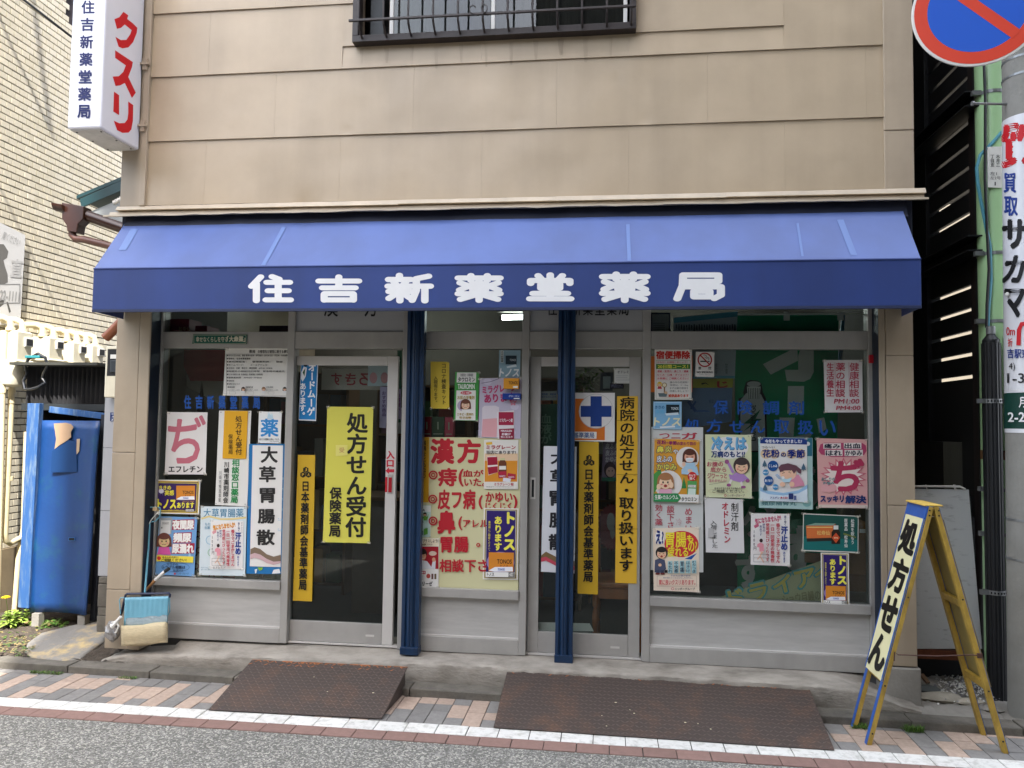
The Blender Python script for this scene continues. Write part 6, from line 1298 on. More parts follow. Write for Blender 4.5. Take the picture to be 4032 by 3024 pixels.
p.text('薬', 1092, 1050, 1256, 1216, '#2f86c6', .028); p.poly([(1150, 1050), (1160, 1000), (1172, 992), (1182, 1010), (1204, 1002), (1210, 1052)], '#b9d3e0'); p.ell(1166, 994, 9, 10, '#cfdfe6'); p.ell(1196, 1006, 9, 10, '#cfdfe6')
for x, y in ((1112, 1078), (1236, 1104), (1236, 1180), (1120, 1190)): p.ell(x, y, 5, 5, '#e6e6e4')
p.text('かかりつけ薬局なら安心、べんり。', 1072, 1233, 1268, 1254, K, .02); p.text('神奈川県薬剤師会', 1178, 1260, 1266, 1270, '#777777'); p.done()
p = Pr('blue_backing_poster', 'blue poster mostly covered by the long white strip of brush characters', 'poster', [(886, -226), (1210, -226), (1172, 908), (862, 905)], '#1f6ea8', **Z2)
for i in range(6): p.text('ゴールド', 1172-i*3, 40+i*90, 1196-i*3, 110+i*90, '#7fb3d6', .02, rot=90)
p.poly([(960, 850), (1008, 850), (1000, 872), (975, 880)], '#7fae3c'); p.poly([(935, 868), (958, 862), (948, 900), (940, 902)], '#dfe7ea'); p.poly([(1100, 870), (1150, 862), (1160, 900), (1086, 905)], '#e6e6e6'); p.done()
p = Pr('banner_strip', 'long white strip with five dark brush characters and a wavy foot in the left window', 'banner', [(918, -215), (1182, -212), (1160, 847), (892, 840)], '#e0ddd8', Y=.0155, **Z2)
for ch_, x0, y0, x1, y1 in (('大', 992, -200, 1132, -65), ('草', 978, -28, 1114, 105), ('胃', 984, 162, 1108, 284), ('腸', 966, 345, 1106, 464), ('散', 956, 524, 1106, 652)): p.text(ch_, x0, y0, x1, y1, '#2d2b2a', .035)
wv = lambda b0, am: [(892+27*i, b0+am*math.sin((i-1.5)/10*5.2+1.0)*-1) for i in range(11)]
up1 = [(899, 690), (935, 674), (985, 690), (1040, 735), (1100, 756), (1162, 740)]; lo1 = [(1162, 795), (1100, 800), (1040, 775), (985, 738), (935, 724), (897, 738)]; lo2 = [(1160, 812), (1100, 828), (1040, 812), (985, 780), (935, 766), (896, 778)]
p.poly(up1+lo1, '#7d6a58'); p.poly(lo1[::-1]+lo2, '#c9a9ab'); p.done()
def tonos_h(quad, lab, d):
    p = Pr('poster', lab, 'poster', quad, '#e4e2de', **d); p.inner(10, '#c9a93c'); p.inner(18, '#2a1a4a'); p.inner(24, '#e3cf3a'); p.inner(29, '#37205e'); return p
p = tonos_h([(68, 85), (462, 90), (450, 388), (57, 380)], 'wide purple poster with an orange carton and yellow letters', Z2)
for k in range(10): a = k*math.pi/5; p.poly([(122+8*math.cos(a+.3), 185+8*math.sin(a+.3)), (122+48*math.cos(a), 185+44*math.sin(a)), (122+8*math.cos(a-.3), 185+8*math.sin(a-.3))], '#8f83b8')
p.ell(122, 185, 22, 20, '#dcd9ec'); p.text('ききめ', 103, 138, 206, 172, '#ecdf4a', .03); p.text('実感', 152, 178, 232, 222, '#ecdf4a', .03); carton(p, 252, 138, 415, 262); p.text('トノス', 92, 258, 248, 334, '#f0e64a', .06); p.text('あります', 260, 285, 406, 332, '#f0e64a', .04); p.rect(335, 344, 404, 362, '#e9e6e2'); p.text('第1類医薬品', 340, 347, 400, 358, '#333333', .01); p.text('薬剤師にご相談ください。', 180, 346, 325, 360, '#e4c63a'); p.text('男性ホルモン塗布剤', 308, 270, 406, 282, '#d89a3a'); p.done()
p = Pr('poster', 'light blue poster with a worried cartoon woman and red word blocks', 'poster', [(105, 405), (435, 415), (408, 928), (68, 912)], '#6f9fd0', Y=.0165, **Z2)
p.poly([(105, 420), (212, 415), (222, 440), (208, 560), (96, 560)], '#9aa2a8'); p.poly([(118, 440), (205, 440), (200, 560), (112, 560)], '#d9d9d6'); p.rect(128, 454, 190, 478, '#c9c9c6'); p.text('TOILET', 132, 459, 186, 472, '#555555'); p.ell(126, 505, 7, 8, '#8a8a88')
for k, (t, y, dx) in enumerate((('夜間尿', 432, 0), ('頻尿', 545, 8), ('尿漏れ', 640, -5))): 
    x1 = 412 if k != 1 else 388
    p.poly([(222+dx, y+4), (x1, y-2), (x1-6, y+88), (214+dx, y+92)], '#a12a40'); p.text(t, 222+dx, y+8, x1-8, y+84, '#ece9e4', .06)
face(p, 146, 618, 55, '#6b3f34', '#d9bd8a', '#d45aa0', mouth='sad'); p.poly([(360, 735), (372, 720), (386, 770), (372, 788), (358, 775)], '#9fcbe2'); p.poly([(84, 742), (402, 756), (398, 810), (80, 796)], '#e7d54a'); p.ell(102, 770, 17, 18, '#d23b36'); p.text('あきらめる前に!', 132, 752, 270, 770, '#333333', .02); p.text('ご相談ください!', 122, 772, 340, 800, K, .02)
p.line([(245+122*math.cos(k*.42), 848+40*math.sin(k*.42)) for k in range(15)], 3, '#3a5a86', closed=True); p.text('カラダの', 170, 812, 265, 832, '#26364f', .02); p.text('トラブル相談は', 135, 834, 330, 862, '#1b2a45', .03); p.text('当店へ!', 222, 866, 308, 888, '#26364f', .02); p.ell(240, 905, 9, 9, '#b23a44'); p.text('ニッポーグループ', 252, 896, 360, 914, '#2c3a52', .01); p.done()
p = Pr('poster', 'pale blue poster with thin teal heading partly covered by a sweat remedy leaflet', 'poster', [(467, 318), (867, 322), (852, 925), (450, 915)], '#cfdade', **Z2)
p.text('大草胃腸薬', 490, 338, 838, 412, '#3f7fa0', .008); p.line([(470, 425), (540, 405), (640, 430), (740, 428), (860, 415)], 16, '#dcc98a'); p.text('もた', 502, 460, 548, 484, '#5f9ab8', .01); p.text('生薬', 498, 492, 546, 516, '#5f9ab8', .01); p.ring(548, 612, 36, 5, '#7fb2cc'); p.ring(560, 720, 32, 5, '#8fbf9a')
p.text('胃をすこやかにする', 468, 845, 545, 856, '#6f93a8'); p.text('健胃・消化・鎮痛', 468, 862, 545, 874, '#6f93a8'); p.done()
def sweat(quad, lab, price, d, ox, oy, s_, hd):
    p = Pr('leaflet', lab, 'leaflet', quad, '#e4e1de', Y=.0145, **d); X = lambda x: ox+(x-545)*s_[0]; Yy = lambda y: oy+(y-440)*s_[1]
    p.text('気になりませんか!', X(572), Yy(468), X(765), Yy(512), hd, .06, rot=-9); p.poly([(X(563), Yy(540)), (X(598), Yy(520)), (X(602), Yy(545)), (X(572), Yy(562))], hd if price != '1050円' else '#d89aa0')
    p.vtext('良く効く', X(788), Yy(458), X(806), Yy(540), '#27306e', .02); p.vtext('汗止め', X(766), Yy(545), X(818), Yy(742), '#25408e', .05, dx=-2); p.vtext('あります', X(780), Yy(748), X(800), Yy(842), '#25408e', .02)
    p.vtext('・香りでごまかしません', X(728), Yy(488), X(760), Yy(842), '#b8243c', .03); p.vtext('・一日一回使用の無香性', X(688), Yy(488), X(718), Yy(838), '#b8243c', .03); p.vtext('・使用感にびっくりです', X(652), Yy(488), X(680), Yy(830), '#b8243c', .03, dx=-1)
    p.vtext('評判の', X(628), Yy(522), X(648), Yy(590), '#27306e', .02); p.vtext('商品です', X(606), Yy(536), X(624), Yy(622), '#27306e', .02); p.vtext(price, X(560), Yy(572), X(584), Yy(740), K, .015)
    p.ell(X(618), Yy(660), 13*s_[0], 16*s_[1], '#3a2a2a'); p.poly([(X(590), Yy(690)), (X(612), Yy(676)), (X(636), Yy(690)), (X(640), Yy(745)), (X(606), Yy(750)), (X(604), Yy(715)), (X(588), Yy(712))], '#d9909c'); p.line([(X(620), Yy(748)), (X(612), Yy(790)), (X(638), Yy(838))], 10*s_[0], '#dcb49c'); p.line([(X(632), Yy(750)), (X(600), Yy(800)), (X(590), Yy(812))], 9*s_[0], '#dcb49c'); p.frame(X(562), Yy(770), X(676), Yy(834), 2.2*s_[0], '#3f3f46'); p.line([(X(562), Yy(800)), (X(676), Yy(800))], 2*s_[0], '#3f3f46')
    if price == '1050円': p.text('オドレミン', X(570), Yy(838), X(680), Yy(860), '#2a2a2a', .01, rot=-4); p.vtext('オドレミン', X(814), Yy(455), X(832), Yy(550), '#3a3a4a')
    p.done()
sweat([(555, 440), (838, 448), (830, 868), (545, 860)], 'white sweat remedy leaflet priced 1050 yen with orange slanted heading', '1050円', Z2, 545, 440, (1, 1), '#e0982a')
o = ibox('red_display', (581, 2008), (652, 2274), .06, .14, ink('#8c1320'), 'tall dark red display box with gold letters at the left window jamb', 'display box')
p = Pr('', '', '', None, root=o, Y=.0595, **Z2); p.vtext('カゼ薬', 26, 562, 78, 730, '#a5823c', .04); p.done()
p = Pr('pattern_board', 'cream board with red patterned figures behind the light blue poster', 'display board', [(118, 380), (640, 400), (640, 965), (90, 945)], '#b5ab90', Y=.055, **Z2)
for x, y in ((385, 400), (440, 560), (425, 840), (560, 930), (370, 930), (450, 700)): p.ring(x, y, 22, 9, '#8f2630'); p.line([(x-30, y+50), (x, y+20), (x+30, y+60)], 9, '#3a2a28')
p.rect(655, 928, 765, 962, '#8c1520'); p.done()
p = Pr('green_plaque', 'small green plaque with cream lettering on the rail above the left window', 'plaque', [(442, 235), (960, 237), (955, 330), (432, 326)], '#14584a', Y=-.001, thick=.003, **Z1)
p.frame(446, 242, 950, 324, 3, '#c4bfa8'); p.text('幸せなくらしを守る', 468, 258, 772, 308, '#d6d0ba', .015); p.text('「大衆薬」', 768, 254, 940, 306, '#d6d0ba', .04); p.done()
# ---------------------------------------------------------------- left door
p = Pr('door_sticker_sheet', 'blue vertical sticker with white letters and a bottle on the left door glass', 'sticker', [(135, 490), (300, 490), (278, 1068), (112, 1060)], '#dfe3e6', Y=.052, **Z3)
p.poly([(138, 502), (292, 500), (272, 1055), (116, 1050)], '#1f7dbd'); p.vtext('オードムーゲ', 204, 512, 282, 1020, '#eef0f2', .04, dx=-14); p.vtext('あります。', 122, 700, 186, 1045, '#eef0f2', .035, dx=-6); p.poly([(138, 600), (160, 545), (192, 555), (180, 640), (150, 690), (134, 660)], '#e9ecee'); p.ell(178, 530, 18, 14, '#1a2430'); p.poly([(150, 600), (176, 560), (168, 640)], '#2f5f40'); p.done()
def jpa(quad, lab, Y, lx, ly, ls, vt):
    p = Pr('yellow_board', lab, 'sign board', quad, '#c9a32a', Y=Y, thick=.006, group=None)
    for dx, dy in ((0, -.55), (-.5, .32), (.5, .32)):
        p.poly([(lx+(dx+.56*math.cos(R(30+60*k)))*ls, ly+(dy+.56*math.sin(R(30+60*k)))*ls) for k in range(6)], '#1c1b18')
    for t, dx, dy in (('J', 0, -.55), ('P', -.5, .32), ('A', .5, .32)): p.text(t, lx+(dx-.18)*ls, ly+(dy-.25)*ls, lx+(dx+.18)*ls, ly+(dy+.25)*ls, '#c9a32a', .02)
    p.vtext('日本薬剤師会基準薬局', *vt[:4], '#1c1b18', .03, dx=vt[4]); p.done()
jpa([(1173, 1791), (1241, 1792), (1228, 2368), (1153, 2365)], 'long yellow board with hexagon emblem at the left edge of the left door', .044, 1204, 1862, 22, (1187, 1893, 1220, 2325, -12))
p = Pr('poster', 'large yellow green poster with bold black letters on the left door glass', 'poster', [(1289, 1601), (1470, 1603), (1455, 2139), (1271, 2135)], '#d6cf58', Y=.05)
p.vtext('処方せん受付', 1366, 1626, 1450, 2118, '#20201c', .032, dx=-8); p.vtext('保険薬局', 1298, 1918, 1346, 2116, '#20201c', .03, dx=-4)
p.poly([(1322, 1752), (1368, 1752), (1368, 1792), (1322, 1796)], '#e0d878'); p.text('受', 1336, 1762, 1356, 1782, '#c09a60', .02); p.done()
for ch_, x0, y0, x1, y1 in (('入', 955, 1355, 1032, 1432), ('口', 957, 1446, 1022, 1506)): pass
p = Pr('entrance_sticker', 'red entrance letters with an arrow on the left door stile', 'sticker', None, Y=.0445, **Z3)
p.text('入', 957, 1357, 1030, 1430, '#c0263a', .05); p.text('口', 960, 1446, 1022, 1506, '#c0263a', .05); p.poly([(945, 1545), (980, 1512), (980, 1532), (1030, 1530), (1030, 1560), (980, 1560), (980, 1578)], '#c0263a', tgt=p.let); p.done()
p = Pr('green_strip', 'narrow green and lilac leaflet seen in the gap beside the open left door', 'leaflet', [(1060, 390), (1105, 390), (1092, 1080), (1062, 1085)], '#2f5c48', Y=.12, **Z3); p.rect(1062, 760, 1094, 1050, '#9a8fae'); p.text('D', 1062, 478, 1086, 500, '#a9c4b0', .03); p.vtext('お客様へ', 1066, 800, 1088, 980, '#7a3f70', .02); p.done()
# ---------------------------------------------------------------- centre window
p = Pr('yellow_notice', 'yellow paper slip with thin handwritten vertical lines in the centre window', 'notice', [(282, 497), (460, 500), (460, 950), (283, 948)], '#d3b73c', **Z5)
p.vtext('コロナ検査キット', 384, 512, 434, 912, K, .008); p.vtext('入荷有ります。', 310, 636, 352, 908, K, .005); p.done()
p = Pr('poster', 'green edged narrow poster with a cartoon woman holding her cheek in the centre window', 'poster', [(518, 597), (748, 600), (735, 1068), (503, 1062)], '#3f9340', **Z5)
p.poly([(536, 602), (720, 602), (718, 700), (532, 698)], '#e3e1dc'); p.text('滋養強壮・栄養補給', 568, 612, 690, 640, '#555555', .01); p.text('タウロミン', 546, 648, 708, 690, K, .035); p.text('TAUROMIN', 544, 714, 704, 760, '#e9ece4', .03); p.poly([(530, 774), (716, 774), (712, 1062), (522, 1058)], '#e6e4de'); p.ell(622, 798, 54, 17, '#c1263a'); p.text('のんで効く', 582, 788, 664, 810, '#f0ece6', .02); p.text('お肌の栄養剤', 540, 826, 704, 860, '#a5892e', .03); p.ell(600, 920, 62, 55, '#b5a6bf'); face(p, 618, 912, 44, '#6b3f30', '#e6c3a4', '#e6e4de', eyes='wink', mouth='sad'); p.text('ニキビ・肌あれ', 536, 990, 694, 1016, '#a5892e', .03); p.text('吹き出物', 560, 1024, 670, 1046, '#a5892e', .03); p.done()
p = Pr('poster', 'pale lilac poster with a pink drink glass and crimson cartons in the centre window', 'poster', [(755, 657), (1155, 650), (1145, 1240), (740, 1228)], '#b9b2c4', **Z5)
for x, y, r_ in ((830, 690, 40), (900, 1000, 50), (1090, 930, 40), (1060, 1180, 40), (800, 1180, 36)): p.ell(x, y, r_, r_*.8, '#c8c1d2')
p.line([(770, 705), (860, 690), (940, 660)], 5, '#5a4f6a'); p.text('ミラグレーン', 780, 722, 1100, 792, '#b53a68', .05, rot=-5); p.text('あります!', 800, 806, 1108, 882, '#b53a68', .05, rot=-4)
p.poly([(778, 940), (800, 922), (900, 920), (940, 935), (930, 1225), (770, 1222)], '#d6cdd4'); p.poly([(782, 1050), (928, 1040), (915, 1222), (772, 1220)], '#dba3a8'); p.poly([(918, 980), (1085, 965), (1085, 1110), (1075, 1240), (925, 1238)], '#e0d9dc'); p.rect(936, 982, 1080, 1108, '#a02344'); p.text('ミラグレーン錠', 944, 1044, 1070, 1078, '#e9e3e6', .03); p.poly([(938, 1145), (1084, 1138), (1082, 1242), (942, 1240)], '#8f1d3c'); p.text('MIRAGLEN', 958, 1154, 1062, 1172, '#e9e3e6', .03); p.text('肝臓が', 966, 1184, 1050, 1206, '#e9e3e6', .03); p.text('気になる方', 956, 1212, 1070, 1230, '#e9e3e6', .02)
for k in range(5): a = R(72*k-90); p.ell(1075+20*math.cos(a), 890+20*math.sin(a), 13, 10, '#c97f92', rot=72*k-90)
p.done()
p = Pr('poster', 'grey blue small poster with white slanted letters high in the centre window', 'poster', [(940, 388), (1145, 388), (1140, 660), (937, 655)], '#86a3b2', **Z5)
p.rect(955, 392, 982, 508, '#d4dbd8'); p.vtext('ききめ実感', 957, 396, 980, 505, '#2a2f33', .03); p.rect(1002, 440, 1108, 524, '#1f2f3a'); p.text('TONOS', 1042, 472, 1102, 492, '#c8d2d8', .02); p.poly([(1010, 545), (1100, 522), (1110, 545), (1020, 560)], '#cfdbe0'); p.text('トノス', 948, 566, 1132, 640, '#e2e6e6', .04, shear=.15); p.done()
def tinybox(nm, a, c, col, lab, txt, tc):
    o = ibox(nm, a, c, -.022, .0155, ink(col), lab, 'carton'); p = Pr('', '', '', None, root=o, Y=-.0225); w = c[0]-a[0]; h = c[1]-a[1]
    p.text(txt, a[0]+w*.35, a[1]+h*.3, c[0]-w*.08, a[1]+h*.58, tc, .02); p.rect(a[0]+w*.62, c[1]-h*.26, c[0]-w*.06, c[1]-h*.08, '#e4e2dc'); p.done()
tinybox('orange_carton', (1982, 1489), (2043, 1531), '#d8942a', 'small orange medicine carton fixed to the centre window', 'TONOS', '#2a2018')
tinybox('blue_carton', (1978, 1549), (2050, 1573), '#16388a', 'flat blue medicine carton fixed to the centre window', 'グローゼン', '#dfe4ee')
p = Pr('handwritten_sheet', 'large cream sheet with big red brush writing covering the lower centre window', 'sheet', [(1664, 1721), (2053, 1724), (2040, 2324), (1640, 2316)], '#cfcba0', Y=.022)
rd = '#b5232f'
def r5(t, x0, y0, x1, y1, b_=.035): p.o, p.s = Z5['org'], Z5['sc_']; p.text(t, x0, y0, x1, y1, rd, b_)
def r6(t, x0, y0, x1, y1, b_=.03): p.o, p.s = Z6['org'], Z6['sc_']; p.text(t, x0, y0, x1, y1, rd, b_)
r5('漢', 288, 1245, 502, 1472, .045); r5('方', 545, 1252, 755, 1468, .045); r6('痔', 325, -12, 480, 140, .04); r6('(', 502, -5, 540, 142); r6('血が', 536, 2, 716, 58, .03); r6('いた。', 550, 74, 730, 142, .03)
r6('皮フ病', 320, 176, 642, 340, .035); r6('(', 676, 225, 706, 340); r6('かゆい', 735, 196, 966, 280); r6('じくじく', 735, 286, 960, 345); r6(')', 975, 222, 1008, 345)
r6('鼻', 320, 362, 466, 550, .04); r6('(', 500, 408, 528, 522); r6('アレルギー', 540, 430, 900, 500); r6('胃腸', 345, 586, 582, 716, .035); r6('相談下さい', 335, 780, 860, 888, .03)
for x, y in ((278, 45), (274, 255), (276, 445)):
    p.ring(x, y, 33, 12, rd, tgt=p.let); p.ring(x, y, 15, 8, rd, tgt=p.let)
p.ring(670, 654, 13, 9, rd, tgt=p.let); p.done()
p = Pr('yellow_strip', 'narrow yellow strip with small black letters beside the left steel post', 'strip', [(205, 1222), (268, 1224), (262, 1850), (190, 1848)], '#cf9a1e', Y=.0195, **Z5)
p.vtext('喘鳴をともなう', 204, 1252, 240, 1620, K, .02); p.vtext('ぜんめい', 248, 1250, 258, 1330, '#5a3a10'); p.done()
p = Pr('poster', 'orange bottomed poster with crimson cartons and a brown bottle in the centre window', 'poster', [(1906, 1732), (2041, 1732), (2040, 1928), (1905, 1926)], '#e2ded6', Y=.0165)
zw(p, Z5); p.poly([(802, 1400), (1118, 1400), (1112, 1685), (800, 1685)], '#d98f2c'); p.poly([(802, 1380), (1118, 1380), (1118, 1450), (802, 1450)], '#e3c3a0'); p.poly([(812, 1275), (872, 1268), (876, 1292), (818, 1298)], '#e8b83a'); p.text('ミラグレーン', 818, 1300, 1098, 1340, '#b5273a', .035); p.text('当店にあります!', 818, 1352, 1100, 1388, K, .02)
p.poly([(822, 1412), (902, 1402), (924, 1418), (930, 1560), (836, 1590)], '#e6ddda'); p.poly([(826, 1416), (922, 1412), (925, 1488), (830, 1494)], '#a01d38'); p.poly([(830, 1512), (926, 1502), (928, 1560), (838, 1584)], '#a01d38'); p.poly([(952, 1425), (994, 1425), (996, 1445), (1010, 1470), (1010, 1570), (936, 1570), (936, 1470), (950, 1445)], '#6a3a26'); p.poly([(952, 1423), (994, 1423), (996, 1445), (950, 1445)], '#cfc89a'); p.rect(940, 1500, 1006, 1535, '#e8e2dc'); p.poly([(930, 1555), (1010, 1550), (1012, 1610), (935, 1618)], '#b02540'); p.poly([(1025, 1568), (1100, 1580), (1095, 1630), (1018, 1620)], '#b02540'); p.text('RAPO', 945, 1590, 1000, 1606, '#f0eaea', .02); p.text('RAPO', 1032, 1600, 1085, 1614, '#f0eaea', .02); p.poly([(980, 1612), (1055, 1622), (1048, 1655), (975, 1648)], '#e3e3ea')
zw(p, Z6); p.rect(722, 104, 1016, 166, '#e2ded6'); p.text('ミラグレーン錠', 810, 112, 978, 138, '#b5273a', .03); p.text('健康維持と元気な毎日のために', 740, 144, 980, 152, '#555555'); p.done()
def tonos_v(quad, lab, f, Y):
    p = Pr('poster', lab, 'poster', quad, '#e3e1dc', Y=Y)
    q4 = quad; p.f = lambda x, y, l: at(q4[0][0]+(q4[1][0]-q4[0][0])*x+(q4[3][0]-q4[0][0])*y, q4[0][1]+(q4[1][1]-q4[0][1])*x+(q4[3][1]-q4[0][1])*y, Y=Y-l)
    p.rect(.035, .015, .965, .985, '#c4b070'); p.rect(.055, .025, .945, .975, '#1c1436'); p.rect(.07, .03, .93, .97, '#d9d2b8'); p.rect(.085, .036, .915, .965, '#2f1f66')
    p.vtext('トノス', .57, .045, .93, .60, '#efe65a', .06); p.vtext('あります', .30, .11, .54, .60, '#efe65a', .045); p.vtext('薬剤師にご相談ください。', .135, .18, .20, .62, '#d8c85a', .02)
    p.ell(.5, .76, .40, .15, '#8e7fb6'); carton(p, .16, .62, .88, .89); p.rect(.085, .895, .915, .965, '#e6e4e0'); p.text('トノス', .12, .905, .32, .95, K, .03); p.frame(.735, .9, .91, .96, .008, '#444444'); p.text('検索', .82, .912, .90, .948, '#333333', .01); p.ring(.775, .925, .018, .008, '#333333'); p.done()
tonos_v([(1905, 2000), (2042, 2002), (2039, 2283), (1901, 2281)], 'larger purple vertical poster with yellow letters and an orange carton in the centre window', None, .0165)
p = Pr('leaflet', 'pale green leaflet with a small cartoon family beside the left steel post', 'leaflet', [(120, 308), (258, 308), (253, 587), (115, 587)], '#b9d2cb', Y=.018, **Z6)
p.rect(122, 312, 256, 366, '#e0e2de'); p.text('ンA', 160, 338, 206, 362, K, .02); face(p, 206, 388, 14, '#241c18', '#e0b692', '#6aa83f', hairshape=''); face(p, 176, 412, 13, '#3a2a22', '#e0b692', '#c8a7b8'); face(p, 178, 452, 11, '#241c18', '#e0b692', '#d24a5a'); p.poly([(190, 412), (226, 408), (240, 380), (232, 420), (220, 440), (196, 440)], '#6aa83f'); p.rect(166, 528, 190, 568, '#2b3a33'); p.rect(168, 520, 188, 530, '#e4e4e0'); p.poly([(196, 512), (230, 506), (230, 560), (196, 568)], '#5a9a3a'); p.done()
p = Pr('leaflet', 'red and white advertising leaflet with a smiling dark haired man in a white shirt', 'leaflet', [(110, 595), (330, 598), (325, 1030), (100, 1025)], '#e4ded6', Y=.0165, **Z6)
p.rect(112, 604, 324, 664, '#e8dcc0'); p.text('毎日にプラスしよう!', 120, 604, 320, 634, '#3a2018', .025); p.text('栄養で笑顔プラス!', 130, 642, 270, 658, '#5a3a20', .02); p.rect(112, 668, 324, 862, '#a01a26'); p.poly([(120, 862), (130, 800), (175, 785), (225, 795), (262, 845), (275, 790), (300, 790), (296, 862)], '#dcdde2'); p.ell(187, 726, 36, 40, '#241a16'); p.ell(188, 750, 28, 36, '#d7a583'); p.ell(185, 722, 30, 16, '#241a16'); p.ell(178, 744, 3, 3, K); p.ell(198, 744, 3, 3, K); p.line([(176, 766), (188, 774), (202, 766)], 4, '#f0e6e0'); p.ell(283, 782, 15, 19, '#d7a583'); p.ell(274, 728, 34, 20, '#d9c2b0'); p.rect(112, 866, 322, 1020, '#e6e4e0'); p.rect(118, 880, 212, 908, '#b0283a'); p.text('肝臓の働き', 130, 886, 205, 902, '#f0ece6', .02); p.ell(236, 925, 18, 20, '#b5473f'); p.rect(262, 905, 280, 952, '#6a4a42'); p.rect(288, 905, 306, 952, '#6a5a42'); p.text('ヘバリーゼ', 116, 972, 270, 1010, K, .04, shear=.1)
for i in range(4): p.rect(118, 918+i*11, 190, 921+i*11, '#8a8a88')
p.done()
# ---------------------------------------------------------------- right door
p = Pr('cross_sign', 'white and orange square sign with a large dark blue cross on the right door', 'sign', [(430, 795), (905, 798), (902, 1268), (425, 1258)], '#dcd9d6', Y=.048, thick=.004, **Z7)
p.poly([(445, 852), (600, 853), (808, 1090), (808, 1252), (440, 1248)], '#cf6f24'); p.poly([(600, 853), (808, 853), (808, 1252), (440, 1250), (440, 853)], '#cf6f24'); p.ell(725, 975, 168, 165, '#b5b2b0'); p.ell(725, 975, 163, 160, '#dcd9d6'); p.rect(812, 800, 903, 1266, '#dcd9d6'); p.rect(600, 797, 905, 850, '#dcd9d6'); p.ell(725, 975, 163, 160, '#dcd9d6'); p.ring(725, 975, 166, 3, '#a8a5a2')
p.rect(671, 830, 779, 1121, '#173a80'); p.rect(577, 922, 873, 1028, '#173a80'); p.poly([(450, 1168), (730, 1172), (728, 1238), (448, 1232)], '#e2dfda'); p.text('基準薬局', 508, 1178, 706, 1230, '#3f5a92', .02); p.done()
jpa([(2281, 1739), (2358, 1740), (2354, 2341), (2274, 2337)], 'long yellow board with hexagon emblem under the blue cross sign', .05, 2319, 1815, 22, (2299, 1846, 2339, 2294, -3))
p = Pr('yellow_strip_board', 'amber vertical board with black prescription letters at the right edge of the right door', 'sign board', [(2430, 1560), (2512, 1560), (2507, 2298), (2422, 2295)], '#dbae35', Y=.046, thick=.005)
p.vtext('病院の処方せん・取り扱います', 2440, 1562, 2500, 2252, '#17140f', .022, dx=-6)
for y in (1655, 1867, 2082): p.rect(2428, y, 2512, y+1.6, '#8f7428')
p.done()
p = Pr('banner_strip', 'long white strip with dark brush characters half hidden by the right steel post', 'banner', [(2141, 1756), (2271, 1759), (2262, 2258), (2130, 2251)], '#d9dade', Y=.05)
for ch_, y0, y1, x in (('大', 1776, 1826, 2170), ('草', 1850, 1904, 2168), ('胃', 1934, 1990, 2166), ('腸', 2020, 2076, 2164), ('散', 2104, 2164, 2162)): p.text(ch_, x, y0, x+64, y1, '#26262a', .035)
p.poly([(2132, 2186), (2150, 2172), (2185, 2190), (2225, 2215), (2262, 2208), (2262, 2228), (2225, 2236), (2185, 2212), (2150, 2192), (2131, 2196)], '#7a6242'); p.poly([(2131, 2196), (2150, 2192), (2185, 2212), (2225, 2236), (2262, 2228), (2262, 2244), (2225, 2252), (2185, 2226), (2150, 2208), (2131, 2212)], '#c24a5a'); p.done()
p = Pr('small_card', 'small white handwritten card near the top of the right door glass', 'card', [(898, 563), (1103, 563), (1103, 707), (898, 705)], '#c8c8c2', Y=.054, **Z7)
p.frame(902, 570, 1100, 700, 2, '#9a9a96'); p.text('オドレミン', 930, 584, 1068, 610, '#33363a', .015)
for i in range(4): p.rect(916, 632+i*16, (1030, 1024, 1085, 1080)[i], 635+i*16, '#8a8d90')
p.done()
p = Pr('side_notice', 'narrow white notice strip low behind the left part of the right door glass', 'notice', [(178, 785), (348, 780), (345, 868), (176, 870)], '#8a8a88', Y=.09, **Z7); p.text('企業医療・高齢者', 180, 800, 340, 820, '#3f4f7a', .02); p.text('店頭でもらえます', 180, 826, 340, 846, '#3f4f7a', .02); p.done()
# ---------------------------------------------------------------- right window
p = Pr('orange_poster', 'orange edged poster sticking out behind the red headed white poster', 'poster', [(57, 445), (455, 440), (452, 792), (55, 790)], '#c4671f', Y=.021, **W1); p.done()
p = Pr('poster', 'white poster with bold red heading and a green band in the right window', 'poster', [(92, 380), (448, 382), (445, 862), (93, 862)], '#e0ddd6', **W1)
p.text('宿便掃除', 108, 396, 430, 470, '#c62f28', .045); p.frame(105, 485, 435, 855, 2.5, '#6f8a60'); p.text('おなか！お掃除しましょう！', 118, 494, 405, 512, '#c62f28', .01); p.rect(107, 520, 434, 568, '#3f7a34'); p.text('20日間コース！', 122, 528, 412, 562, '#e6dc5a', .03)
for i, t in enumerate(('便秘・肌荒れ・肩こり・頭痛', 'むくみ・口臭・ダイエット！', 'お気軽に ご相談ください！')): p.text(t, 118, 580+i*34, 416, 600+i*34, '#c62f48', .025); p.rect(112, 604+i*34, 420, 606+i*34, '#c98a90')
for i, t in enumerate(('腸の中の老廃物！', '宿便は、3～5kg', 'まずは腸内環境を', '改善しましょう！')): p.text(t, 238, 686+i*28, 414, 706+i*28, '#6f6f6c', .01)
p.text('試供品あります', 226, 810, 418, 838, '#c8461f', .045); face(p, 140, 715, 20, '#dcb83a', '#e6c3a4', '#b53a4a'); p.ell(186, 722, 24, 24, '#8a6a3a'); p.ell(186, 722, 18, 18, '#e4dcc0'); p.rect(180, 745, 192, 800, '#7a5a3a'); p.poly([(125, 800), (215, 800), (205, 834), (135, 834)], '#5f6f72'); p.ell(200, 795, 16, 14, '#cfae8a'); p.done()
p = Pr('no_smoking_sign', 'small white no smoking sign with a red crossed circle in the right window', 'sign', [(487, 402), (665, 404), (662, 645), (483, 642)], '#d8d5d0', **W1)
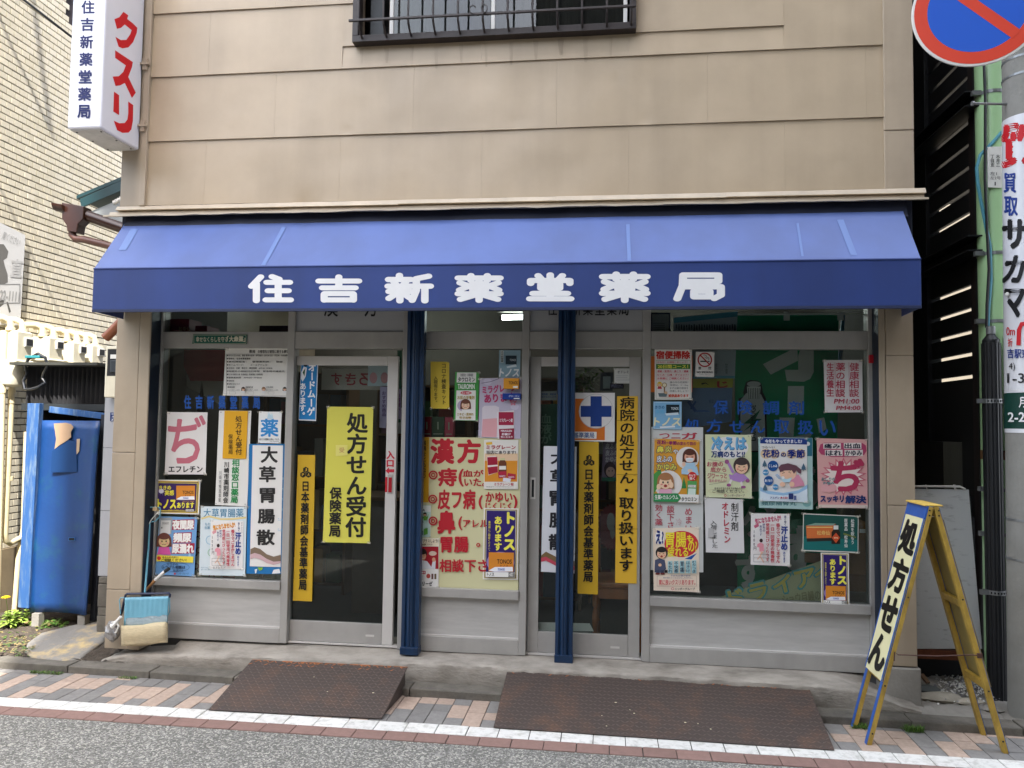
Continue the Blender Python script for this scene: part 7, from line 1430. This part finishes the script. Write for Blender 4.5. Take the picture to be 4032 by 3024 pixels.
p.ring(574, 480, 64, 13, '#a52a2c'); p.rect(530, 490, 596, 501, K); p.rect(600, 490, 620, 501, '#5a5a5a'); p.line([(560, 436), (572, 432), (588, 440), (590, 455), (604, 455), (614, 468), (610, 480)], 5, K); p.line([(572, 450), (588, 466), (602, 466)], 4, K); p.line([(530, 436), (618, 524)], 12, '#a52a2c'); p.text('禁', 512, 546, 540, 574, K, .01); p.text('煙', 606, 546, 636, 574, K, .01); p.text('NO SMOKING', 498, 590, 650, 608, K, .035); p.text('ここでの喫煙はご遠慮ください', 494, 618, 640, 626, '#777777'); p.done()
p = Pr('plastic_tag', 'rounded light blue plastic tag with white slanted letters in the right window', 'tag', [(80, 880), (352, 882), (350, 1150), (76, 1145)], '#7fb2d6', Y=.014, thick=.003, **W1)
p.frame(84, 886, 346, 1142, 6, '#b5cfe0'); p.text('ききめ', 96, 920, 186, 950, '#2f6a9a', .02); p.text('実感', 100, 960, 184, 996, '#6fb6dc', .03); p.rect(202, 910, 328, 998, '#12242e'); p.text('TONOS', 250, 936, 320, 960, '#d2dde2', .02); p.poly([(190, 995), (320, 985), (322, 1008), (205, 1015)], '#d2e2ea'); p.text('トノス', 90, 1035, 340, 1112, '#e6e0b8', .04, shear=.12); p.poly([(140, 1120), (285, 1112), (290, 1128), (145, 1136)], '#dfe6ea'); p.done()
bl3 = '#1c4f9e'; wq1, wq3 = (2540, 1220, .41), (2900, 1220, .4098)
glass_letters('blue prescription lettering in two rows on the right window glass', [(c, wq1, x0, x1, y0, y1) for c, x0, y0, x1, y1 in (('保', 658, 870, 798, 1000), ('険', 890, 872, 1030, 1004), ('処', 386, 1050, 534, 1172), ('方', 592, 1052, 735, 1172), ('せ', 812, 1066, 948, 1176))]
    +[(c, wq3, x0, x1, y0, y1) for c, x0, y0, x1, y1 in (('調', 255, 876, 405, 1006), ('剤', 502, 878, 646, 1008), ('ん', 138, 1066, 272, 1180), ('取', 362, 1060, 506, 1186), ('扱', 590, 1062, 736, 1194), ('い', 798, 1064, 950, 1206))], bl3, .0245, .02)
p = Pr('handwritten_notice', 'white notice with three red handwritten columns at the top right of the right window', 'notice', [(838, 483), (1208, 482), (1213, 985), (850, 985)], '#dcd9d8', **W3); r2 = '#b8354f'
p.vtext('健康相談', 1084, 508, 1180, 842, r2, .012); p.vtext('薬の相談', 952, 508, 1046, 842, r2, .012); p.vtext('生活養生', 862, 508, 940, 838, r2, .01)
for x in (946, 1080): p.line([(x, 505), (x+4, 830)], 3, r2)
p.text('PM1:00', 940, 856, 1180, 900, r2, .012, shear=.15); p.text('PM4:00', 960, 922, 1190, 962, r2, .012, shear=.15); p.text('～', 1062, 900, 1080, 918, r2, rot=90); p.done()
b = MB(); a_, c_ = at(3420, 1430, Y=-.004), at(3448, 1398, Y=-.004); b.box(a_.x, -.022, a_.z, c_.x, -.0005, c_.z, ink('#b51f2c')); tag(b.build('alarm_lamp', bevel=.003), 'small red alarm lamp at the upper right jamb of the shopfront', 'alarm')
p = Pr('handwritten_sheet', 'long white sheet with red brush columns behind two cartoon posters', 'sheet', [(55, 2), (526, 6), (528, 1322), (50, 1300)], '#c9cbc8', Y=.022, **W2)
p.text('つ', 130, 62, 220, 108, '#b23a4a', .02); p.text('ニ', 240, 62, 320, 106, '#b23a4a', .02); p.text('ガ', 335, 55, 470, 112, '#b23a4a', .03); p.vtext('めまい', 358, 735, 432, 960, '#b5505e', .012); p.vtext('談下さい', 195, 715, 268, 1000, '#b5505e', .012); p.vtext('効く薬', 88, 705, 160, 900, '#b5505e', .012); p.vtext('冷', 275, 830, 335, 905, '#c9a9ac'); p.done()
p = Pr('poster', 'orange and white poster with two cartoon women, one sneezing into a mask', 'poster', [(85, 108), (495, 122), (487, 692), (75, 680)], '#dfa03a', Y=.0165, **W2)
p.text('花粉', 108, 124, 190, 160, '#8f2a60', .04); p.text('や', 192, 136, 212, 158, '#8f2a60', .02); p.text('季節', 216, 132, 286, 164, '#8f2a60', .04); p.text('の変わり目の', 290, 138, 462, 168, '#8f2a60', .03)
p.ell(385, 285, 104, 102, '#e6e0da'); p.ell(208, 520, 128, 124, '#e8e2dc'); p.poly([(78, 430), (140, 380), (160, 480), (78, 610)], '#4f9a4a'); p.poly([(330, 560), (352, 470), (376, 560)], '#3f8a46'); p.poly([(335, 530), (352, 455), (370, 530)], '#3f8a46')
for t, y, sc3, c3 in (('鼻炎', 175, 140, '#ecdf52'), ('皮ふの', 262, 140, '#f0eee8'), ('かゆみ', 335, 180, '#ecdf52')): p.text(t, 104, y, 106+sc3, y+62, '#1f2f6a', .075); p.text(t, 106, y+2, 104+sc3, y+60, c3, .02)
p.text('や', 254, 205, 300, 246, '#1f2f6a', .06); p.text('や', 256, 207, 298, 244, '#f0eee8', .02)
face(p, 405, 270, 56, '#5a3428', '#e0a58a', '#a9cbe0', eyes='shut', mask=True); p.poly([(330, 390), (370, 350), (470, 360), (488, 440), (330, 430)], '#a9cbe0'); p.ell(352, 340, 16, 22, '#ecc6aa'); p.ell(408, 400, 22, 16, '#ecc6aa')
face(p, 185, 500, 66, '#a8754e', '#f0cfae', '#e2a9bf', eyes='open', mouth='o'); p.ell(124, 545, 20, 26, '#f0cfae'); p.ell(238, 530, 20, 28, '#f0cfae'); p.ell(428, 452, 42, 42, '#cf2f2f'); p.text('のんで', 398, 432, 456, 452, '#f2ece6', .03); p.text('効く', 404, 458, 450, 482, '#f2ece6', .03)
p.poly([(385, 490), (470, 495), (464, 635), (380, 630)], '#5aa35a'); p.poly([(394, 528), (462, 530), (460, 552), (392, 550)], '#ece9e4'); p.text('タウロミン', 398, 532, 458, 548, K, .02); p.poly([(392, 560), (460, 562), (456, 628), (388, 622)], '#d2e4d8'); p.poly([(76, 606), (300, 606), (326, 648), (296, 684), (76, 680)], '#2f8a50'); p.poly([(302, 612), (488, 618), (486, 690), (298, 686), (328, 650)], '#e8e6e0'); p.text('生薬+カルシウム', 88, 618, 300, 660, '#f0eee8', .02); p.text('タウロミン', 330, 640, 470, 676, K, .035); p.done()
p = Pr('poster', 'pale green poster with a stretching cartoon person in a purple dress', 'poster', [(545, 70), (963, 75), (968, 650), (552, 640)], '#d8dcb4', Y=.0165, **W2)
p.ell(768, 190, 170, 102, '#e8e6e2'); p.text('冷えは', 608, 96, 918, 212, '#2f5f8a', .06); p.text('冷えは', 606, 92, 914, 208, '#6fb0dc', .045); p.text('万病のもと!?', 602, 222, 906, 278, '#1d3a74', .045)
for t, x0, y0, x1 in (('お腹の', 562, 318, 706), ('底から', 594, 368, 736), ('ジワーっと', 566, 424, 742)): p.text(t, x0, y0, x1, y0+44, '#c2566a', .02)
p.text('温めませんか?', 578, 476, 740, 504, '#cf7f90', .01); p.line([(575, 298), (715, 318)], 2, '#55504a'); p.line([(570, 426), (640, 414), (740, 428)], 2, '#55504a'); p.line([(580, 526), (735, 500)], 2, '#55504a')
p.poly([(790, 440), (838, 405), (890, 415), (920, 470), (880, 510), (770, 480), (760, 430)], '#b088c4'); p.line([(800, 420), (760, 340), (735, 305)], 24, '#b088c4'); p.line([(890, 440), (935, 480)], 20, '#b088c4'); p.ell(742, 318, 20, 20, '#a05a8a'); p.ell(930, 490, 20, 16, '#a05a8a'); p.line([(785, 480), (765, 520)], 20, '#ece4e0'); p.line([(870, 500), (885, 545)], 20, '#ece4e0'); p.ell(760, 530, 20, 14, '#a05a8a'); p.ell(892, 548, 22, 12, '#a05a8a'); face(p, 876, 362, 66, '#463a3a', '#ecc3a2', '#b088c4', eyes='wink', hairshape='', body=False)
p.line([(752+185*math.cos(k*.42), 584+22*math.sin(k*.42)) for k in range(15)], 2, '#c9b98a', closed=True); p.text('身体や手足の冷えでお悩みの方', 628, 550, 884, 568, '#444040', .01); p.text('ご相談ください。', 612, 570, 898, 600, '#444040', .01); p.ring(728, 624, 9, 4, '#c24a5a'); p.text('ニッポーグループ', 744, 614, 904, 634, '#6a4a50', .015); p.done()
p = Pr('handwritten_notice', 'white notice with red and black handwritten columns below the pale green poster', 'notice', [(540, 645), (887, 662), (900, 1148), (552, 1140)], '#d9d7d6', **W2)
p.vtext('制汗剤', 778, 690, 850, 950, K, .01); p.vtext('オドレミン', 690, 685, 756, 1060, '#b8243f', .025, dx=24); p.vtext('入荷しました', 590, 850, 650, 1105, '#3a3a3c', .004, dx=14); p.poly([(575, 920), (625, 925), (620, 1000), (570, 1010)], '#b9b7b6'); p.done()
p = Pr('poster', 'cream poster with a cartoon businessman and a red speech bubble', 'poster', [(72, 922), (488, 912), (492, 1503), (77, 1485)], '#e6d6c2', Y=.0165, **W2)
p.ell(330, 1065, 155, 120, '#c8323a'); p.poly([(358, 1200), (470, 1148), (420, 1205)], '#1f4f9a'); p.text('胃腸', 188, 960, 372, 1092, '#ecdc3a', .02); p.text('も', 382, 985, 436, 1042, '#ecdc3a', .04); p.text('疲れる', 205, 1090, 390, 1180, '#ecdc3a', .02); p.text('の?', 392, 1042, 470, 1132, '#ecdc3a', .02); p.ell(133, 1005, 42, 62, '#ece8e4'); p.text('え?', 100, 945, 166, 1060, '#1c2f74', .05)
p.poly([(90, 1210), (130, 1195), (178, 1210), (190, 1290), (160, 1320), (120, 1330), (85, 1320)], '#4a5068'); p.rect(100, 1300, 130, 1335, '#3a3f54'); p.rect(140, 1300, 172, 1335, '#3a3f54'); p.ell(115, 1335, 22, 9, '#6a2f2a'); p.ell(160, 1335, 22, 9, '#6a2f2a'); face(p, 150, 1150, 48, '#2a2422', '#e6bb98', '#4a5068', eyes='wink', mouth='o', hairshape='', body=False); p.rect(176, 1300, 204, 1326, '#2c2a2c'); p.ell(135, 1255, 15, 14, '#e6bb98')
for i, t in enumerate(('もたれ', '不快感', '胃痛', 'はきけ', 'むかつき')): x = 206+i*54; p.poly([(x, 1222-i*2), (x+42, 1218-i*2), (x+44, 1330), (x+2, 1330)], '#a9ced2'); p.vtext(t, x+4, 1224-i*2, x+40, 1326, '#26364a', .02)
p.text('不快なお腹の症状', 232, 1344, 412, 1360, '#3f5a8a', .01); p.text('胃が疲れているのかもしれません。', 165, 1364, 430, 1378, '#5a6a8a'); p.frame(108, 1352, 468, 1448, 2.5, '#a08a7a'); p.text('胃に良いクスリあります。', 128, 1388, 456, 1436, '#c2404a', .02); p.ring(250, 1470, 11, 4, '#c24a5a'); p.text('ニッポーグループ', 270, 1460, 452, 1484, '#3a3034', .02); p.done()
p = Pr('teal_poster', 'teal bordered poster mostly hidden behind the white and blue pollen poster', 'poster', [(78, 90), (537, 95), (540, 703), (83, 688)], '#a9c9c6', Y=.021, **W4)
p.rect(486, 96, 534, 250, '#2f6f84'); p.ell(498, 146, 18, 18, '#e0e6e4'); p.text('頻尿補腎丸', 104, 636, 400, 668, '#4f7f84', .02); p.ell(490, 650, 36, 30, '#7fb0ae'); p.done()
p = Pr('poster', 'white and blue pollen poster with a sneezing cartoon person in pink', 'poster', [(92, 93), (490, 98), (495, 643), (93, 628)], '#e6e4e2', Y=.0165, **W4)
p.poly([(93, 94), (490, 99), (491, 152), (93, 142)], '#1d3d86'); p.text('今年もやってきました!', 134, 108, 446, 140, '#f0f0f2', .03); p.text('つら～い', 106, 165, 216, 184, '#26262c', .02)
for x in (140, 215, 290, 360, 435): p.ell(x, 230, 44 if x != 290 else 20, 42 if x != 290 else 20, '#e6cba2')
p.text('花粉', 114, 196, 256, 260, '#1d2f7a', .04); p.text('の', 270, 222, 312, 256, '#1d2f7a', .04); p.text('季節', 326, 196, 470, 264, '#1d2f7a', .04)
p.poly([(93, 510), (160, 545), (290, 562), (420, 540), (494, 490), (495, 642), (93, 628)], '#9cc4e4'); p.poly([(93, 545), (160, 572), (290, 585), (420, 565), (494, 525), (495, 642), (93, 628)], '#d9e6f0')
for x, y, r_, t, c in ((202, 333, 45, 'くしゃみ', '#1d5496'), (140, 388, 25, '鼻みず', '#3f8fc4'), (165, 458, 40, '鼻づまり', '#1d5496'), (223, 512, 24, '目かゆみ', '#3f8fc4')): p.ell(x, y, r_, r_, c); p.text(t, x-r_*.8, y-r_*.28, x+r_*.8, y+r_*.28, '#eef2f6', .03)
for x, y in ((131, 310), (461, 338), (135, 512)): p.poly([(x, y-28), (x+20, y+16), (x-20, y+16)], '#4a6a80'); p.poly([(x, y-5), (x+22, y+28), (x-22, y+28)], '#4a6a80'); p.rect(x-2, y+28, x+2, y+38, '#4a5a60')
p.poly([(370, 420), (420, 405), (460, 470), (470, 500), (350, 520), (345, 470)], '#dc93ac'); p.ell(330, 395, 70, 62, '#f0c3a6'); p.poly([(248, 345), (270, 322), (330, 310), (400, 330), (442, 365), (440, 400), (418, 392), (400, 372), (380, 400), (360, 370), (300, 372), (262, 388)], '#6a4652'); p.line([(282, 378), (302, 390), (280, 396)], 4, K); p.line([(352, 372), (332, 386), (354, 394)], 4, K); p.poly([(265, 430), (320, 445), (365, 430), (345, 470), (290, 470)], '#b9dceb'); p.ell(286, 432, 14, 12, '#f0f0f0')
for k in range(4): p.line([(222+k*8, 412+k*9), (244+k*10, 405+k*10)], 5, '#6fa8dc')
p.ell(282, 490, 24, 20, '#f0c3a6'); p.ell(362, 488, 22, 22, '#f0c3a6'); p.text('アスゲン', 178, 594, 256, 612, '#1d2f7a', .03); p.text('鼻炎錠S', 264, 594, 330, 612, '#c24a5a', .02); p.rect(335, 566, 374, 616, '#26366e'); p.rect(380, 586, 400, 622, '#5a6a9a'); p.done()
p = Pr('poster', 'pink burst poster with one huge crimson letter and dark blue letters at its foot', 'poster', [(573, 98), (998, 108), (1006, 693), (587, 688)], '#dfa9a6', **W4)
p.poly([(588, 205), (604, 150), (640, 136), (960, 138), (990, 160), (996, 205), (975, 240), (900, 258), (700, 258), (610, 235)], '#b5456a')
for t, x0, y0, x1, y1 in (('痛み', 632, 146, 774, 184), ('出血', 806, 142, 948, 184), ('はれ', 646, 202, 788, 244), ('かゆみ', 812, 202, 960, 246)): p.poly([(x0-4, y0-4), (x1+4, y0-6), (x1+4, y1+4), (x0-2, y1+4)], '#e6dcd8'); p.text(t, x0+4, y0, x1-4, y1, '#26283c', .035)
pts = []
for k in range(36): a = 2*math.pi*k/36; r_ = 1 if k % 2 else .70; pts.append((800+(200 if True else 0)*r_*math.cos(a), 425+165*r_*math.sin(a)))
p.poly(pts, '#cf6f80'); pts = [(800+172*(1 if k % 2 else .68)*math.cos(2*math.pi*k/36), 425+140*(1 if k % 2 else .68)*math.sin(2*math.pi*k/36)) for k in range(36)]; p.poly(pts, '#ecdcd4')
p.text('ぢ', 700, 280, 968, 540, '#b5385a', .04); p.text('おしりの', 614, 432, 730, 458, '#5a8a90', .035); p.text('お悩み', 628, 466, 722, 492, '#5a8a90', .03); p.ell(645, 520, 34, 34, '#e2a9ac'); p.ell(708, 520, 34, 34, '#e2a9ac'); p.poly([(614, 532), (740, 532), (678, 562)], '#e2a9ac'); p.text('スッキリ', 606, 585, 800, 640, '#27386e', .06); p.text('解決', 818, 585, 990, 648, '#27386e', .05); p.poly([(590, 660), (1003, 665), (1005, 692), (588, 686)], '#d8c8bc'); p.done()
sweat([(15, 735), (342, 740), (345, 1183), (12, 1170)], 'white sweat remedy leaflet priced 1000 yen with pink slanted heading', '1000円', W4, 18, 735, (1.14, 1.05), '#c2607a')
p = Pr('poster', 'dark green wide poster with an orange carton and a brown bottle with white vertical letters', 'poster', [(458, 735), (928, 757), (925, 1072), (453, 1055)], '#d9d8cc', Y=.0165, **W4)
p.poly([(464, 743), (922, 763), (919, 1062), (459, 1046)], '#1d4f48'); p.poly([(464, 930), (919, 960), (919, 1062), (459, 1046)], '#1a6a68'); p.poly([(482, 838), (560, 818), (732, 822), (712, 838)], '#7fa090'); p.poly([(482, 840), (712, 838), (712, 968), (490, 975)], '#cf6f3a'); p.poly([(488, 948), (712, 942), (712, 968), (490, 976)], '#2a2622'); p.poly([(712, 838), (732, 824), (732, 950), (712, 966)], '#a5502a'); p.rect(488, 850, 706, 858, '#e2c27a'); p.text('松寿仙', 575, 882, 682, 920, '#e0b86a', .02)
p.poly([(718, 840), (754, 840), (754, 868), (772, 895), (772, 995), (698, 995), (698, 895), (718, 868)], '#2a1f18'); p.rect(716, 838, 756, 872, '#d6dcd8'); p.poly([(736, 900), (770, 942), (736, 988), (700, 942)], '#c8502a'); p.text('松寿仙', 718, 936, 754, 950, '#f0d8b0', .02); p.vtext('松葉を飲もう', 862, 784, 892, 1000, '#e6e8e2', .012); p.vtext('医薬品　松寿仙', 806, 780, 836, 1026, '#e6e8e2', .012); p.poly([(800, 900), (905, 935), (905, 945), (800, 915)], '#6f7a3a'); p.done()
tonos_v([(3232, 2176), (3342, 2179), (3345, 2389), (3234, 2385)], 'smaller purple vertical poster with yellow letters below the dark green poster', None, .0165)
